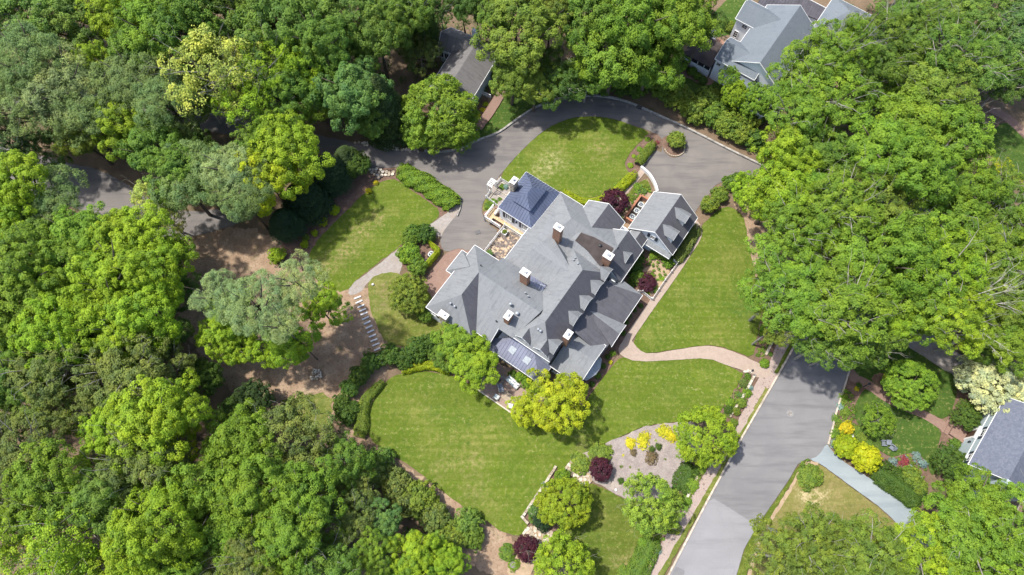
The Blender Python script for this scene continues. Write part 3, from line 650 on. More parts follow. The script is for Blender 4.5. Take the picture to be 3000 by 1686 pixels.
# ------------------------------------------------------------------ buildings
ROOFTRIS = []            # world polygons of every roof, to set vents and pipes down on
class House:
    def __init__(s, name, label, cat, cu, cv, drot=0.0):
        s.cu, s.cv = cu, cv
        x, y, _ = W2(cu, cv)
        s.x, s.y, s.rz = x, y, AU + drot
        s.root = thing(name, label, cat, (x, y, 0), s.rz)
        s.k = 0
    def L(s, u, v, z):                     # survey (u, v) -> local
        return (u - s.cu, v - s.cv, z)
    def world(s, p):
        c, n = math.cos(s.rz), math.sin(s.rz)
        return (s.x + p[0] * c - p[1] * n, s.y + p[0] * n + p[1] * c, p[2])
    def px(s, px, py, z):                  # a point seen in the photograph at height z -> local
        x, y, _ = G(px, py, z)
        dx, dy = x - s.x, y - s.y
        c, n = math.cos(s.rz), math.sin(s.rz)
        return (dx * c + dy * n, -dx * n + dy * c, z)
    def keep(s, polys):
        for p in polys: ROOFTRIS.append([s.world(q) for q in p])
    def faces_roof(s, faces, mat, name='roof', thick=0.16, eaves=(), parent=None):
        """roof planes (local coords), each a slab with its own thickness; eaves = list of (p, q) for white gutters"""
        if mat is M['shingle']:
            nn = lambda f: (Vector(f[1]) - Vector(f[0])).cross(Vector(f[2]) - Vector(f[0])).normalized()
            north = [f for f in faces if nn(f).x * (1 if nn(f).z > 0 else -1) > 0.3]  # faces turned from the sun take the shingle copy with painted shade
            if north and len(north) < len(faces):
                s.faces_roof(north, M['shingle_shaded'], name, thick, (), parent)
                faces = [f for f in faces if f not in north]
            elif north: mat = M['shingle_shaded']
        mb = MB()
        for f in faces:
            mb.poly(f)
            mb.poly([(p[0], p[1], p[2] - thick) for p in f][::-1])
            for a, b in zip(f, f[1:] + f[:1]):
                mb.poly([(a[0], a[1], a[2]), (a[0], a[1], a[2] - thick), (b[0], b[1], b[2] - thick), (b[0], b[1], b[2])])
        o = mb.obj(name, mat, parent or s.root, uv=True)
        s.keep(faces)
        if eaves:
            for a, b in eaves:
                g = MB()
                a2, b2 = Vector(a), Vector(b)
                d = (b2 - a2); d.normalize()
                n = Vector((d.y, -d.x, 0))
                off = n * 0.025
                g.beam(a2 + off + Vector((0, 0, -0.08)) - d * 0.03, b2 + off + Vector((0, 0, -0.08)) + d * 0.03, 0.075, 0.13)
                g.obj('gutter', M['white'], o)
        return o
    def block(s, u0, u1, v0, v1, ze, axis, c, r0, r1, zr, mat, wall=None, inset=0.22, skip=(), gut=None, base=0.0, name='roof', zes=None):
        """a hip or gable roof over a rectangle; ridge along axis at c from r0 to r1. Eaves run counter-clockwise."""
        P = lambda u, v, z: s.L(u, v, z)
        A, B, C, D = (u0, v0), (u1, v0), (u1, v1), (u0, v1)
        if axis == 'v':
            R0, R1 = (c, r0), (c, r1)
            F = {'v0': [A, B, R0], 'u1': [B, C, R1, R0], 'v1': [C, D, R1], 'u0': [D, A, R0, R1]}
            gab = {'v0': abs(r0 - v0) < 0.01, 'v1': abs(r1 - v1) < 0.01}
        else:
            R0, R1 = (r0, c), (r1, c)
            F = {'u0': [D, A, R0], 'v0': [A, B, R1, R0], 'u1': [B, C, R1], 'v1': [C, D, R0, R1]}
            gab = {'u0': abs(r0 - u0) < 0.01, 'u1': abs(r1 - u1) < 0.01}
        zf = lambda q: zr if q in (R0, R1) else ze
        faces, eav = [], []
        for k, f in F.items():
            if k in skip: continue
            if gab.get(k): 
                a, b, r = f
                if gut is None or k in gut:
                    eav += [(P(*a, ze), P(*r, zr)), (P(*r, zr), P(*b, ze))]
                continue
            faces.append([P(*q, zf(q)) for q in f])
            if gut is None or k in gut: eav.append((P(*f[0], ze), P(*f[1], ze)))
        o = s.faces_roof(faces, mat, name, eaves=eav)
        if wall:
            s.k += 1
            i = inset + 0.004 * s.k
            mb = MB()
            mb.prism([P(u0 + i, v0 + i, 0)[:2], P(u1 - i, v0 + i, 0)[:2], P(u1 - i, v1 - i, 0)[:2], P(u0 + i, v1 - i, 0)[:2]], base - 0.3, ze + 0.05)
            for k, gg in gab.items():
                if not gg: continue
                if axis == 'v':
                    vv = v0 + i if k == 'v0' else v1 - i
                    tri = [P(u0 + i, vv, ze + 0.05), P(u1 - i, vv, ze + 0.05), P(c, vv, zr - 0.2)]
                    if k == 'v1': tri = tri[::-1]
                else:
                    uu = u0 + i if k == 'u0' else u1 - i
                    tri = [P(uu, v1 - i, ze + 0.05), P(uu, v0 + i, ze + 0.05), P(uu, c, zr - 0.2)]
                    if k == 'u1': tri = tri[::-1]
                mb.poly(tri)
            mb.obj('wall', wall, s.root)
        return o
    def window(s, c, w, h, face, shutters=None, frame=None, rows=3, cols=2, parent=None):
        """window on a wall facing 'v-', 'u-' or 'u+' (local direction), c = centre on the wall plane"""
        d = {'v-': (1, 0, 0, -1), 'u-': (0, 1, -1, 0), 'u+': (0, 1, 1, 0), 'v+': (1, 0, 0, 1)}[face]
        T = Vector((d[0], d[1], 0)); N = Vector((d[2], d[3], 0)); c = Vector(c); Z = Vector((0, 0, 1))
        mb = MB()
        t = 0.09
        o1 = c + N * 0.035
        up = (N.x, N.y, 0)
        for sg in (-1, 1):
            mb.beam(o1 + T * (sg * w / 2) - Z * (h / 2 + t / 2), o1 + T * (sg * w / 2) + Z * (h / 2 + t / 2), t, 0.09, up=up)
        for sg in (-1, 1):
            mb.beam(o1 + Z * (sg * h / 2) - T * (w / 2 - t / 2 - 0.002), o1 + Z * (sg * h / 2) + T * (w / 2 - t / 2 - 0.002), 0.09, t - 0.004)
        for i in range(1, cols):
            x = -w / 2 + w * i / cols
            mb.beam(o1 + T * x - Z * (h / 2 - 0.05), o1 + T * x + Z * (h / 2 - 0.05), 0.035, 0.03, up=up)
        for i in range(1, rows):
            z = -h / 2 + h * i / rows
            mb.beam(o1 + Z * z - T * (w / 2 - 0.05), o1 + Z * z + T * (w / 2 - 0.05), 0.026, 0.035)
        f = mb.obj('window', frame or M['white'], parent or s.root)
        g = MB()
        g.beam(c + N * 0.012 - T * (w / 2 - .03), c + N * 0.012 + T * (w / 2 - .03), 0.02, h - .06)
        if parent is None:
            g.obj('pane', M['glass'], f)
            if shutters:
                for sg in (-1, 1):
                    k = MB()
                    k.beam(c + N * 0.03 + T * (sg * (w / 2 + .29)) - T * .21, c + N * 0.03 + T * (sg * (w / 2 + .29)) + T * .21, 0.05, h + .1)
                    k.obj('shutter', shutters, s.root)
        else:
            g.obj('pane', M['glass'], parent)
        return f
    def seamed(s, faces, mat, pitch=0.46, name='metal_roof', eaves=(), lift=0.02):
        """standing seam roof: a deck, and on it one panel object per seam spacing"""
        deck = s.faces_roof(faces, mat, name, eaves=eaves)
        for f in faces:
            P = [Vector(p) for p in f]
            n = (P[1] - P[0]).cross(P[2] - P[0]).normalized()
            if n.z < 0: n = -n
            h = Vector((0, 0, 1)).cross(n)
            h = (P[1] - P[0]).normalized() if h.length < 1e-3 else h.normalized()
            t = n.cross(h)
            o = P[0]
            q = [((p - o).dot(h), (p - o).dot(t)) for p in P]
            x0, x1 = min(a for a, b in q), max(a for a, b in q)
            k = max(1, round((x1 - x0) / pitch)); w = (x1 - x0) / k
            for i in range(k):
                a, b = x0 + i * w + 0.004, x0 + (i + 1) * w - 0.004
                c = clip(clip(q, a, True), b, False)
                if len(c) < 3: continue
                mb = MB()
                up = [o + h * x + t * y + n * (lift + 0.006) for x, y in c]
                mb.poly(up)
                for e, ff in zip(up, up[1:] + up[:1]):
                    mb.poly([e, e - n * lift, ff - n * lift, ff])
                ys = [y for x, y in c if x < a + 0.002]
                ys = ys if len(ys) > 1 and max(ys) - min(ys) > 0.1 else None
                if ys:
                    mb.beam(o + h * (a + 0.02) + t * min(ys) + n * (lift + 0.03), o + h * (a + 0.02) + t * max(ys) + n * (lift + 0.03), 0.035, 0.06, up=n)
                mb.obj('roof_panel', mat, deck)
        return deck
    def chimney(s, u, v, du, dv, z0, zt, mat, capmat, cap=None, stone=False):
        c = s.L(u, v, 0)
        mb = MB()
        mb.box((c[0], c[1], (z0 + zt) / 2), (du, dv, zt - z0))
        mb.box((c[0], c[1], zt - 0.30), (du + 0.10, dv + 0.10, 0.12))
        ch = mb.obj('chimney', mat, s.root, uv=True)
        k = MB()
        k.box((c[0], c[1], zt + 0.05), (du + 0.16, dv + 0.16, 0.10))
        k.obj('chimney_cap', capmat, ch)
        fl = MB()
        fl.box((c[0], c[1], zt + 0.22), (du * .3, dv * .3, 0.26))
        fl.box((c[0], c[1], zt + 0.37), (du * .36, dv * .36, 0.05))
        fl.obj('flue', M['metal_grey'], ch)
        if stone:
            rng = random.Random(u)
            for side in range(4):
                ln = du if side % 2 == 0 else dv
                for z in np.arange(z0 + 0.2, zt - 0.4, 0.3):
                    x = -ln / 2 + 0.04
                    while x < ln / 2 - 0.12:
                        w = min(rng.uniform(0.22, 0.45), ln / 2 - x - 0.02)
                        if z > zt - 4.5:
                            a = side * PI / 2
                            dd = (dv if side % 2 == 0 else du) / 2
                            cx, cy = (x + w / 2), -dd
                            X, Y = cx * math.cos(a) - cy * math.sin(a), cx * math.sin(a) + cy * math.cos(a)
                            st = MB().box((c[0] + X, c[1] + Y, z + 0.14), (w - .03, 0.09 + rng.uniform(0, .05), 0.26), a, taper=.93)
                            st.obj('stone', M[rng.choice(['stone', 'stone_pale', 'stone'])], ch)
                        x += w
        return ch
    def dormer(s, front_u, vc, half, ze, zr, slope0, mat, face='u+', win=True, flare=0.14, wallmat=None):
        """gabled dormer: front plane at front_u, runs back to the main roof (slope0(u) gives its height)"""
        P = s.L
        sg = 1 if face in ('u+',) else -1
        def Q(a, b, z):          # a = along the outward axis, b = sideways
            return P(a, b, z) if face in ('u+', 'u-') else P(b, a, z)
        back_r = slope0(zr); back_e = slope0(ze)
        fo = front_u + sg * flare
        le = [Q(fo, vc - half, ze), Q(fo, vc, zr), Q(back_r, vc, zr), Q(back_e, vc - half, ze)]
        re = [Q(fo, vc, zr), Q(fo, vc + half, ze), Q(back_e, vc + half, ze), Q(back_r, vc, zr)]
        F = [le, re]
        F2 = []
        for f in F:
            n = (Vector(f[1]) - Vector(f[0])).cross(Vector(f[2]) - Vector(f[0]))
            F2.append(f if n.z > 0 else f[::-1])
        d = s.faces_roof(F2, mat, 'dormer', thick=0.1, eaves=[])
        tr = MB()
        tr.beam(Vector(Q(fo, vc - half, ze)) - Vector((0, 0, .07)), Vector(Q(fo, vc, zr)) - Vector((0, 0, .07)), 0.05, 0.09)
        tr.beam(Vector(Q(fo, vc + half, ze)) - Vector((0, 0, .07)), Vector(Q(fo, vc, zr)) - Vector((0, 0, .07)), 0.05, 0.09)
        tr.obj('trim', M['white'], d)
        i = half - 0.12
        z0 = ze - 1.5
        w = MB()
        fr = [Q(front_u, vc - i, z0), Q(front_u, vc + i, z0), Q(front_u, vc + i, ze + .02), Q(front_u, vc, zr - 0.22), Q(front_u, vc - i, ze + .02)]
        bk = [Q(back_r, vc - i, z0), Q(back_r, vc + i, z0), Q(back_r, vc + i, ze + .02), Q(back_r, vc, zr - 0.22), Q(back_r, vc - i, ze + .02)]
        w.poly(fr)
        for a in (1, 4):
            b = (a + 1) % 5
            w.poly([fr[a], fr[b], bk[b], bk[a]])
        w.obj('dormer_wall', wallmat or M['siding'], d)
        if win:
            s.window(Q(front_u, vc, ze - 0.38), i * 1.2, 0.95, face, parent=d)
        return d
def clip(poly, x, keep_right):
    out = []
    for (a, b) in zip(poly, poly[1:] + poly[:1]):
        ia = (a[0] >= x) == keep_right; ib = (b[0] >= x) == keep_right
        if ia: out.append(a)
        if ia != ib:
            t = (x - a[0]) / (b[0] - a[0])
            out.append((x, a[1] + (b[1] - a[1]) * t))
    return out

SH = M['shingle']; SD = M['siding']
# ---- the mansion
H = House('mansion', 'sprawling white mansion with grey hipped roofs and six brick chimneys in the middle', 'house', 0.0, 0.0)
L = H.L
# west wing, its cross ridge, the two storey main block
H.block(-11.5, -3.6, -13.45, -1.85, 5.0, 'v', -7.55, -10.0, -6.0, 8.7, SH, SD)
d2 = [[L(-7.55, -12.35, 5.0), L(-1.15, -12.35, 5.0), L(-1.15, -10.45, 6.2), L(1.2, -10.45, 6.2), L(2.6, -6.0, 8.7), L(-7.55, -6.0, 8.7)],
      [L(2.6, -6.0, 8.7), L(2.6, -1.2, 5.3), L(-6.9, -1.2, 5.3), L(-7.55, -6.0, 8.7)]]
H.faces_roof(d2, SH, eaves=[(L(-4.6, -12.35, 5.0), L(-1.15, -12.35, 5.0)), (L(-1.15, -12.35, 5.0), L(-1.15, -10.45, 6.2))])
MB().prism([L(-7.5, -11.95, 0)[:2], L(-1.5, -11.95, 0)[:2], L(-1.5, -9, 0)[:2], L(1.2, -9, 0)[:2], L(1.2, -2, 0)[:2], L(-7.5, -2, 0)[:2]], -0.3, 5.05).obj('wall', SD, H.root)
H.block(0.8, 7.2, -10.3, 5.3, 6.2, 'v', 4.03, -6.95, 2.1, 9.6, SH, SD, gut=('v0',))
# bay on the west side
bay = [L(-12.75, -7.15, 4.2), L(-12.75, -5.2, 4.2), L(-12.75, -3.4, 4.2)]
H.faces_roof([[L(-12.75, -7.2, 4.3), L(-9.6, -5.5, 6.9), L(-12.75, -3.35, 4.3)][::-1], [L(-12.75, -7.2, 4.3), L(-11.5, -7.2, 4.3), L(-9.6, -5.5, 6.9)], [L(-12.75, -3.35, 4.3), L(-9.6, -5.5, 6.9), L(-11.5, -3.35, 4.3)][::-1]], SH,
             eaves=[(L(-12.75, -3.35, 4.3), L(-12.75, -7.2, 4.3)), (L(-12.75, -7.2, 4.3), L(-11.5, -7.2, 4.3)), (L(-11.5, -3.35, 4.3), L(-12.75, -3.35, 4.3))])
MB().prism([L(-12.4, -6.85, 0)[:2], L(-10.8, -6.85, 0)[:2], L(-10.8, -3.7, 0)[:2], L(-12.4, -3.7, 0)[:2]], -0.3, 4.3).obj('wall', SD, H.root)
# north-west hips behind the terrace
r1, r2, r3 = L(-3.75, 1.66, 7.2), L(-3.25, 3.4, 7.2), L(3.2, 1.66, 7.4)
vx, pk = L(-3.0, 5.2, 6.75), L(-1.9, 8.55, 7.6)
va, vb = L(0.2, 4.25, 5.5), L(3.2, 3.5, 5.5)
H.faces_roof([[L(-6.9, -1.35, 4.3), r1, r2, vx, pk, L(-6.35, 12.8, 4.3), L(-6.85, 5.2, 4.3)][::-1],
              [L(-6.9, -1.35, 4.3), L(-3.0, -1.3, 5.3), L(1.6, -1.2, 5.95), r3, r1], [r1, r3, r2],
              [r2, r3, vb, va, vx], [vx, va, L(0.4, 7.2, 6.3), pk], [va, vb, L(5.9, 4.5, 6.2), L(5.9, 7.5, 6.6), L(0.4, 7.2, 6.3)],
              [pk, L(0.4, 7.2, 6.3), L(5.9, 7.5, 6.6), L(5.9, 8.55, 7.6)],
              [L(-6.35, 12.8, 4.3), pk, L(5.9, 8.55, 7.6), L(6.2, 12.8, 4.3)][::-1]], SH,
             eaves=[(L(-6.85, 5.2, 4.3), L(-6.9, -1.35, 4.3)), (L(-1.9, 12.8, 4.3), L(-6.35, 12.8, 4.3))])
MB().prism([L(-6.7, -1.6, 0)[:2], L(5, -1.6, 0)[:2], L(5, 12.55, 0)[:2], L(-6.25, 12.55, 0)[:2], L(-6.65, 5.3, 0)[:2]], -0.3, 4.3).obj('wall', SD, H.root)
# flat brown roof with its skirt
FZ = 7.05
flat = [L(0.35, 6.25, FZ), L(2.6, 5.95, FZ), L(5.55, 4.9, FZ), L(5.65, 7.7, FZ + .1), L(5.3, 8.75, FZ + .45), L(0.35, 7.75, FZ)]
H.faces_roof([flat], M['membrane'], 'flat_roof', thick=0.12)
H.faces_roof([[L(-0.5, 4.3, 5.4), L(3.0, 3.6, 5.4), L(2.6, 5.93, FZ - .03), L(0.35, 6.22, FZ - .03)], [L(3.0, 3.6, 5.4), L(5.9, 1.5, 6.2), L(5.55, 4.87, FZ - .03), L(2.6, 5.93, FZ - .03)], [L(-1.5, 7.9, 5.4), L(-0.5, 4.3, 5.4), L(0.35, 6.22, FZ - .03), L(0.35, 7.75, FZ - .03)]], SH)
# gables to the north and east
H.block(-2.0, 4.3, 9.0, 13.95, 4.6, 'v', 1.15, 9.0, 13.95, 7.0, SH, SD, gut=('u0', 'v1', 'u1'))
H.block(2.8, 8.8, 5.6, 11.75, 4.5, 'v', 5.8, 5.6, 11.75, 7.4, SH, SD, gut=('u1', 'v1'))
H.block(5.6, 8.3, 11.6, 14.2, 3.2, 'v', 7.0, 11.6, 14.2, 4.4, SH, SD, gut=('u0', 'u1'))
# lean-to porch roof on the street side with the entry gable
sh = [[L(7.0, -4.6, 5.6), L(12.3, -4.6, 3.0), L(12.3, 6.35, 3.0), L(8.2, 4.4, 5.01), L(7.0, 4.4, 5.6)], [L(12.3, 6.35, 3.0), L(8.8, 6.3, 3.9), L(8.2, 4.4, 5.01)]]
H.faces_roof(sh, SH, 'porch_roof', eaves=[(L(12.3, 1.2, 3.0), L(12.3, 6.35, 3.0))])
H.faces_roof([[L(7.3, -0.85, 5.35), L(7.6, -1.2, 5.2), L(12.75, -2.75, 3.1), L(12.75, -0.85, 4.1)], [L(12.75, -0.85, 4.1), L(12.75, 1.1, 3.1), L(7.6, -0.5, 5.2), L(7.3, -0.85, 5.35)]], SH, 'porch_roof', eaves=[(L(12.75, -2.75, 3.1), L(12.75, -0.85, 4.1)), (L(12.75, -0.85, 4.1), L(12.75, 1.1, 3.1))])
MB().prism([L(7.2, -4.3, 0)[:2], L(9.8, -4.3, 0)[:2], L(9.8, 6, 0)[:2], L(7.2, 6, 0)[:2]], -0.3, 3.0).obj('wall', SD, H.root)
for v in (-2.7, 0.95, 3.0, 4.6, 6.1):
    MB().tube([L(12.05, v, 0), L(12.05, v, 2.9)], [.13, .11], 8).obj('porch_column', M['white'], H.root)
H.block(7.3, 12.05, -10.05, -3.15, 3.3, 'u', -6.3, 7.3, 12.05, 4.75, SH, SD, gut=('v0', 'u1', 'v1'))
# sunroom with the slate metal roof and two skylights
T1, T2 = L(1.3, -9.9, 4.75), L(4.5, -9.9, 4.75)
mfaces = [[L(-1.4, -12.9, 3.2), L(7.45, -12.9, 3.2), T2, T1], [L(7.45, -12.9, 3.2), L(7.45, -9.9, 3.2), T2], [L(-1.4, -12.9, 3.2), T1, L(-1.4, -11.3, 3.2)][::1]]
mfaces[2] = [L(-1.4, -11.3, 3.35), L(-1.4, -12.9, 3.2), T1]
MR = H.seamed(mfaces, M['metal_slate'], eaves=[(L(-1.4, -12.9, 3.2), L(7.45, -12.9, 3.2)), (L(7.45, -12.9, 3.2), L(7.45, -10.2, 3.2)), (L(-1.4, -11.5, 3.2), L(-1.4, -12.9, 3.2))])
mw = MB().prism([L(-1.0, -12.5, 0)[:2], L(7.05, -12.5, 0)[:2], L(7.05, -9.8, 0)[:2], L(-1.0, -9.8, 0)[:2]], -0.3, 3.15)
mw.obj('wall', SD, H.root)
for i in range(5):
    H.window(L(0.3 + i * 1.5, -12.5, 1.7), 1.15, 1.7, 'v-', rows=2, cols=2)
def slab_on(h, pts, lift, thick, name, mat, parent):
    P = [Vector(p) for p in pts]
    n = (P[1] - P[0]).cross(P[2] - P[0]).normalized()
    if n.z < 0: n = -n
    mb = MB()
    top = [p + n * (lift + thick) for p in P]; bot = [p + n * lift for p in P]
    mb.poly(top)
    for a in range(len(P)):
        b = (a + 1) % len(P)
        mb.poly([top[a], bot[a], bot[b], top[b]])
    return mb.obj(name, mat, parent)
def on_plane(h, px, py, f):
    """where the sight line through a photograph point meets a roof plane"""
    a, b, c = (Vector(p) for p in f[:3])
    n = (b - a).cross(c - a)
    p0 = Vector(h.px(px, py, 0.0)); p1 = Vector(h.px(px, py, 10.0))
    d = p1 - p0
    return p0 + d * ((a - p0).dot(n) / d.dot(n))
zD = lambda x, y: (1380 + x / 6.033, 900 + y / 6.033)
for q in ([(720, 675), (822, 745), (745, 847), (650, 765)], [(975, 850), (1078, 922), (1005, 1025), (905, 948)]):
    pts = [on_plane(H, *zD(*p), mfaces[0]) for p in q][::-1]
    cen = sum(pts, Vector()) / 4
    sk = slab_on(H, pts, 0.03, 0.09, 'skylight', M['metal_grey'], MR)
    slab_on(H, [cen + (p - cen) * 0.9 for p in pts], 0.122, 0.012, 'skylight_pane', M['skylight'], MR)
# bay window with a small metal fan roof on the street gable
bw = [L(11.7, -8.6, 2.6), L(12.6, -8.3, 2.45), L(13.1, -7.2, 2.4), L(13.1, -6.0, 2.4), L(12.6, -4.9, 2.45), L(11.7, -4.6, 2.6)]
mid = [L(11.7, -7.6, 3.1), L(11.7, -7.2, 3.15), L(11.7, -6.8, 3.15), L(11.7, -6.4, 3.15), L(11.7, -6.0, 3.15), L(11.7, -5.6, 3.1)]
H.seamed([[bw[i], bw[i + 1], mid[i + 1], mid[i]] for i in range(5)], M['metal_grey'], 0.3, 'bay_roof')
MB().prism([p[:2] for p in (L(11.5, -8.4, 0), L(12.4, -8.1, 0), L(12.85, -7.1, 0), L(12.85, -6.1, 0), L(12.4, -5.1, 0), L(11.5, -4.8, 0))], -0.3, 2.4).obj('bay_window', SD, H.root)
# pavilion with the blue metal roof
A0 = [L(-12.38, 5.2, 4.6), L(-6.45, 5.2, 4.6), L(-6.2, 12.5, 4.6), L(-12.38, 12.5, 4.6)]
ra, rb = L(-9.3, 8.25, 6.9), L(-9.3, 9.45, 6.9)
pf = [[A0[0], A0[1], ra], [A0[1], A0[2], rb, ra], [A0[2], A0[3], rb], [A0[3], A0[0], ra, rb]]
H.seamed(pf, M['metal_blue'], eaves=[(A0[i], A0[(i + 1) % 4]) for i in range(4)])
ra2, rb2 = L(-9.3, 8.2, 7.6), L(-9.3, 9.5, 7.6)
q0, q1, q2, q3 = L(-10.85, 6.68, 6.3), L(-7.7, 6.68, 6.3), L(-7.7, 11.05, 6.3), L(-10.85, 11.05, 6.3)
H.seamed([[q0, q1, ra2], [q1, q2, rb2, ra2], [q3, q0, ra2, rb2], [q2, q3, rb2]], M['metal_blue'])
MB().prism([L(-10.65, 6.9, 0)[:2], L(-7.9, 6.9, 0)[:2], L(-7.9, 10.85, 0)[:2], L(-10.65, 10.85, 0)[:2]], 5.0, 6.25).obj('clerestory', M['navy'], H.root)
MB().prism([L(-12.24, 5.34, 0)[:2], L(-6.8, 5.34, 0)[:2], L(-6.8, 12.3, 0)[:2], L(-12.24, 12.3, 0)[:2]], 1.1, 4.58).obj('wall', SD, H.root)
MB().prism([L(-12.34, 5.2, 0)[:2], L(-6.8, 5.2, 0)[:2], L(-6.8, 12.4, 0)[:2], L(-12.34, 12.4, 0)[:2]], -0.3, 1.1).obj('stone_base', M['stone'], H.root)
H.window(L(-10.55, 5.335, 3.2), 1.1, 1.7, 'v-', M['navy'], rows=4, cols=3)
H.window(L(-7.6, 5.335, 3.2), 1.1, 1.7, 'v-', M['navy'], rows=4, cols=3)
lan = MB().box(L(-9.1, 5.22, 3.3), (0.18, 0.2, 0.42)).box(L(-9.1, 5.22, 3.55), (0.24, 0.24, 0.07), taper=.4).obj('wall_lantern', M['black'], H.root)
# other windows to the south and west
H.window(L(-10.6, -13.225, 3.4), 1.0, 1.5, 'v-', M['navy'])
for v in (-12.2, -9.4): H.window(L(-11.275, v, 3.2), 1.0, 1.5, 'u-', M['navy'])
H.window(L(-12.4, -5.3, 2.6), 1.4, 1.6, 'u-')
for u in (8.4, 10.4): H.window(L(u, -9.81, 1.7), 1.1, 1.5, 'v-', M['navy'])
for v in (-9.0, -4.2): H.window(L(11.82, v, 1.8), 1.0, 1.5, 'u+')
# dormers: five to the street, two to the south, one on the east gable
back = lambda z: 7.2 - (z - 6.2) * (3.17 / 3.4)
for v in (4.55, 2.1, -0.65, -3.4, -8.25):
    H.dormer(6.95, v, 1.12, 6.95, 8.05, back, SH)
backv = lambda z: -10.3 + (z - 6.2) * (3.35 / 3.4)
for u in (2.55, 5.45):
    H.dormer(-9.95, u, 1.1, 7.0, 8.1, backv, SH, face='v-')
H.dormer(7.75, 9.0, 0.95, 5.55, 6.5, lambda z: 8.8 - (z - 4.5) * (3.0 / 2.9), SH)
# chimneys
CB, CC = M['chimney'], M['stonecap']
H.chimney(-2.0, 5.15, 1.15, 0.8, 4, 10.4, CB, CC)
H.chimney(-2.0, -2.9, 1.2, 0.85, 4, 10.2, CB, CC)
H.chimney(5.75, 6.0, 1.2, 0.95, 4, 9.4, CB, CC)
H.chimney(-0.6, -8.85, 0.75, 1.15, 4, 9.0, CB, CC)
H.chimney(7.35, -6.3, 0.75, 1.15, 0, 8.4, CB, CC)
H.chimney(-8.4, -13.25, 1.3, 0.75, 0, 6.5, M['stone'], CC, stone=True)
H.chimney(-12.15, 8.95, 0.72, 1.05, 0, 7.4, M['stone'], CC, stone=True)
# sunken black metal cricket behind the middle chimney, with an old aerial lying on it
H.faces_roof([[L(-2.4, -2.2, 6.1), L(0.6, -4.6, 7.0), L(0.7, -1.3, 5.75), L(-2.0, -1.3, 5.75)]], M['metal_slate'], 'cricket', thick=0.08)
aer = MB()
p0 = Vector(L(-1.4, -2.5, 7.0))
aer.tube([p0, p0 + Vector((2.2, 0.5, 0.35))], [.03, .03], 6)
for i in range(5):
    c = p0 + Vector((0.3 + i * .42, 0.07 + i * .1, 0.05 + i * .065))
    aer.tube([c + Vector((-.16, .75, 0)), c + Vector((.16, -.75, 0))], [.022, .022], 5)
aer.tube([p0 + Vector((0, 0, -1.0)), p0 + Vector((0.1, 0, .2))], [.04, .04], 6)
tag(aer.obj('roof_aerial', M['metal_grey'], None), 'silver roof aerial with cross bars leaning beside the central brick chimney', 'aerial')
bpy.data.objects['roof_aerial'].location = H.root.location
bpy.data.objects['roof_aerial'].rotation_euler = H.root.rotation_euler

# ---- garage wing
GA = House('garage', 'white garage with grey gable roof and two dormers beside the turning court', 'garage', 8.86, 17.8)
gz = lambda z: 12.65 - (z - 3.3) * (3.72 / 3.3)
GA.block(5.07, 12.65, 14.1, 21.5, 3.3, 'v', 8.93, 14.1, 21.5, 6.6, SH, SD, inset=0.12)
GA.faces_roof([[GA.L(8.2, 13.55, 2.75), GA.L(12.5, 13.55, 2.75), GA.L(12.5, 14.22, 3.1), GA.L(8.2, 14.22, 3.1)]], SH, 'pent_roof', thick=.1, eaves=[(GA.L(8.2, 13.55, 2.75), GA.L(12.5, 13.55, 2.75))])
for v in (19.3, 15.95):
    GA.dormer(11.55, v, 0.92, 5.5, 6.4, gz, SH)
GA.window(GA.L(8.9, 14.216, 4.6), 0.7, 1.0, 'v-', M['navy'], rows=3)
for v in (20.0, 17.8, 15.6):
    GA.window(GA.L(12.526, v, 1.7), 1.0, 1.4, 'u+', M['navy'])
for u in (7.2, 10.6):
    MB().box(GA.L(u, 21.38, 1.2), (2.5, 0.06, 2.4)).obj('garage_door', M['white'], GA.root)

# ---- neighbours
Q = House('bungalow', 'low neighbouring house with weathered dark gable roof among trees across the drive', 'house', -31.3, 22.0, rad(9.0))
SO = M['shingle_old']
qa = lambda px, py, z: Q.px(px, py, z)
zJ = lambda x, y: (1220 + x / 4.388, 50 + y / 4.388)
def qblock(h, pe, pw, axis, ze, zr, mat, wall, pad=0.0, gut=None):
    """gable block measured from photograph points: two ridge ends (at zr) and one point of each eave (at ze), in the house's own frame"""
    r0, r1 = (h.px(*p, zr) for p in pe)
    e0, e1 = (h.px(*p, ze) for p in pw)
    k = 1 if axis == 'v' else 0
    m = 1 - k
    c = (r0[m] + r1[m]) / 2
    lo, hi = sorted((e0[m], e1[m]))
    a, b = sorted((r0[k], r1[k]))
    cu, cv = h.cu, h.cv
    if axis == 'v':
        return h.block(lo + cu, hi + cu, a + cv, b + cv, ze, 'v', c + cu, a + cv, b + cv, zr, mat, wall, gut=gut)
    return h.block(a + cu, b + cu, lo + cv, hi + cv, ze, 'u', c + cv, a + cu, b + cu, zr, mat, wall, gut=gut)
qblock(Q, (zJ(395, 950), zJ(790, 290)), (zJ(345, 620), zJ(780, 950)), 'v', 3.5, 5.6, SO, M['siding_blue'])
qblock(Q, (zJ(320, 190), zJ(690, 345)), (zJ(335, 430), zJ(470, 145)), 'u', 3.4, 5.5, SO, M['siding_blue'], gut=('u0', 'v0', 'v1'))
wp = Q.px(*zJ(330, 500), 1.5)
for k in range(3):
    Q.window((Q.px(*zJ(320, 445), 2.2)[0] + 0.2 + k * 1.0, Q.px(*zJ(330, 430), 3.4)[1] + 0.22, 2.0), 0.8, 1.5, 'v-', rows=1, cols=2)
ca = Q.px(*zJ(750, 150), 6.0)
MB().box((ca[0], ca[1] , 2.8), (0.9, 0.6, 5.6)).obj('chimney', M['white'], Q.root)
pa, pb = Q.px(*zJ(805, 940), 1.0), Q.px(*zJ(955, 1005), 1.0)
pr = MB()
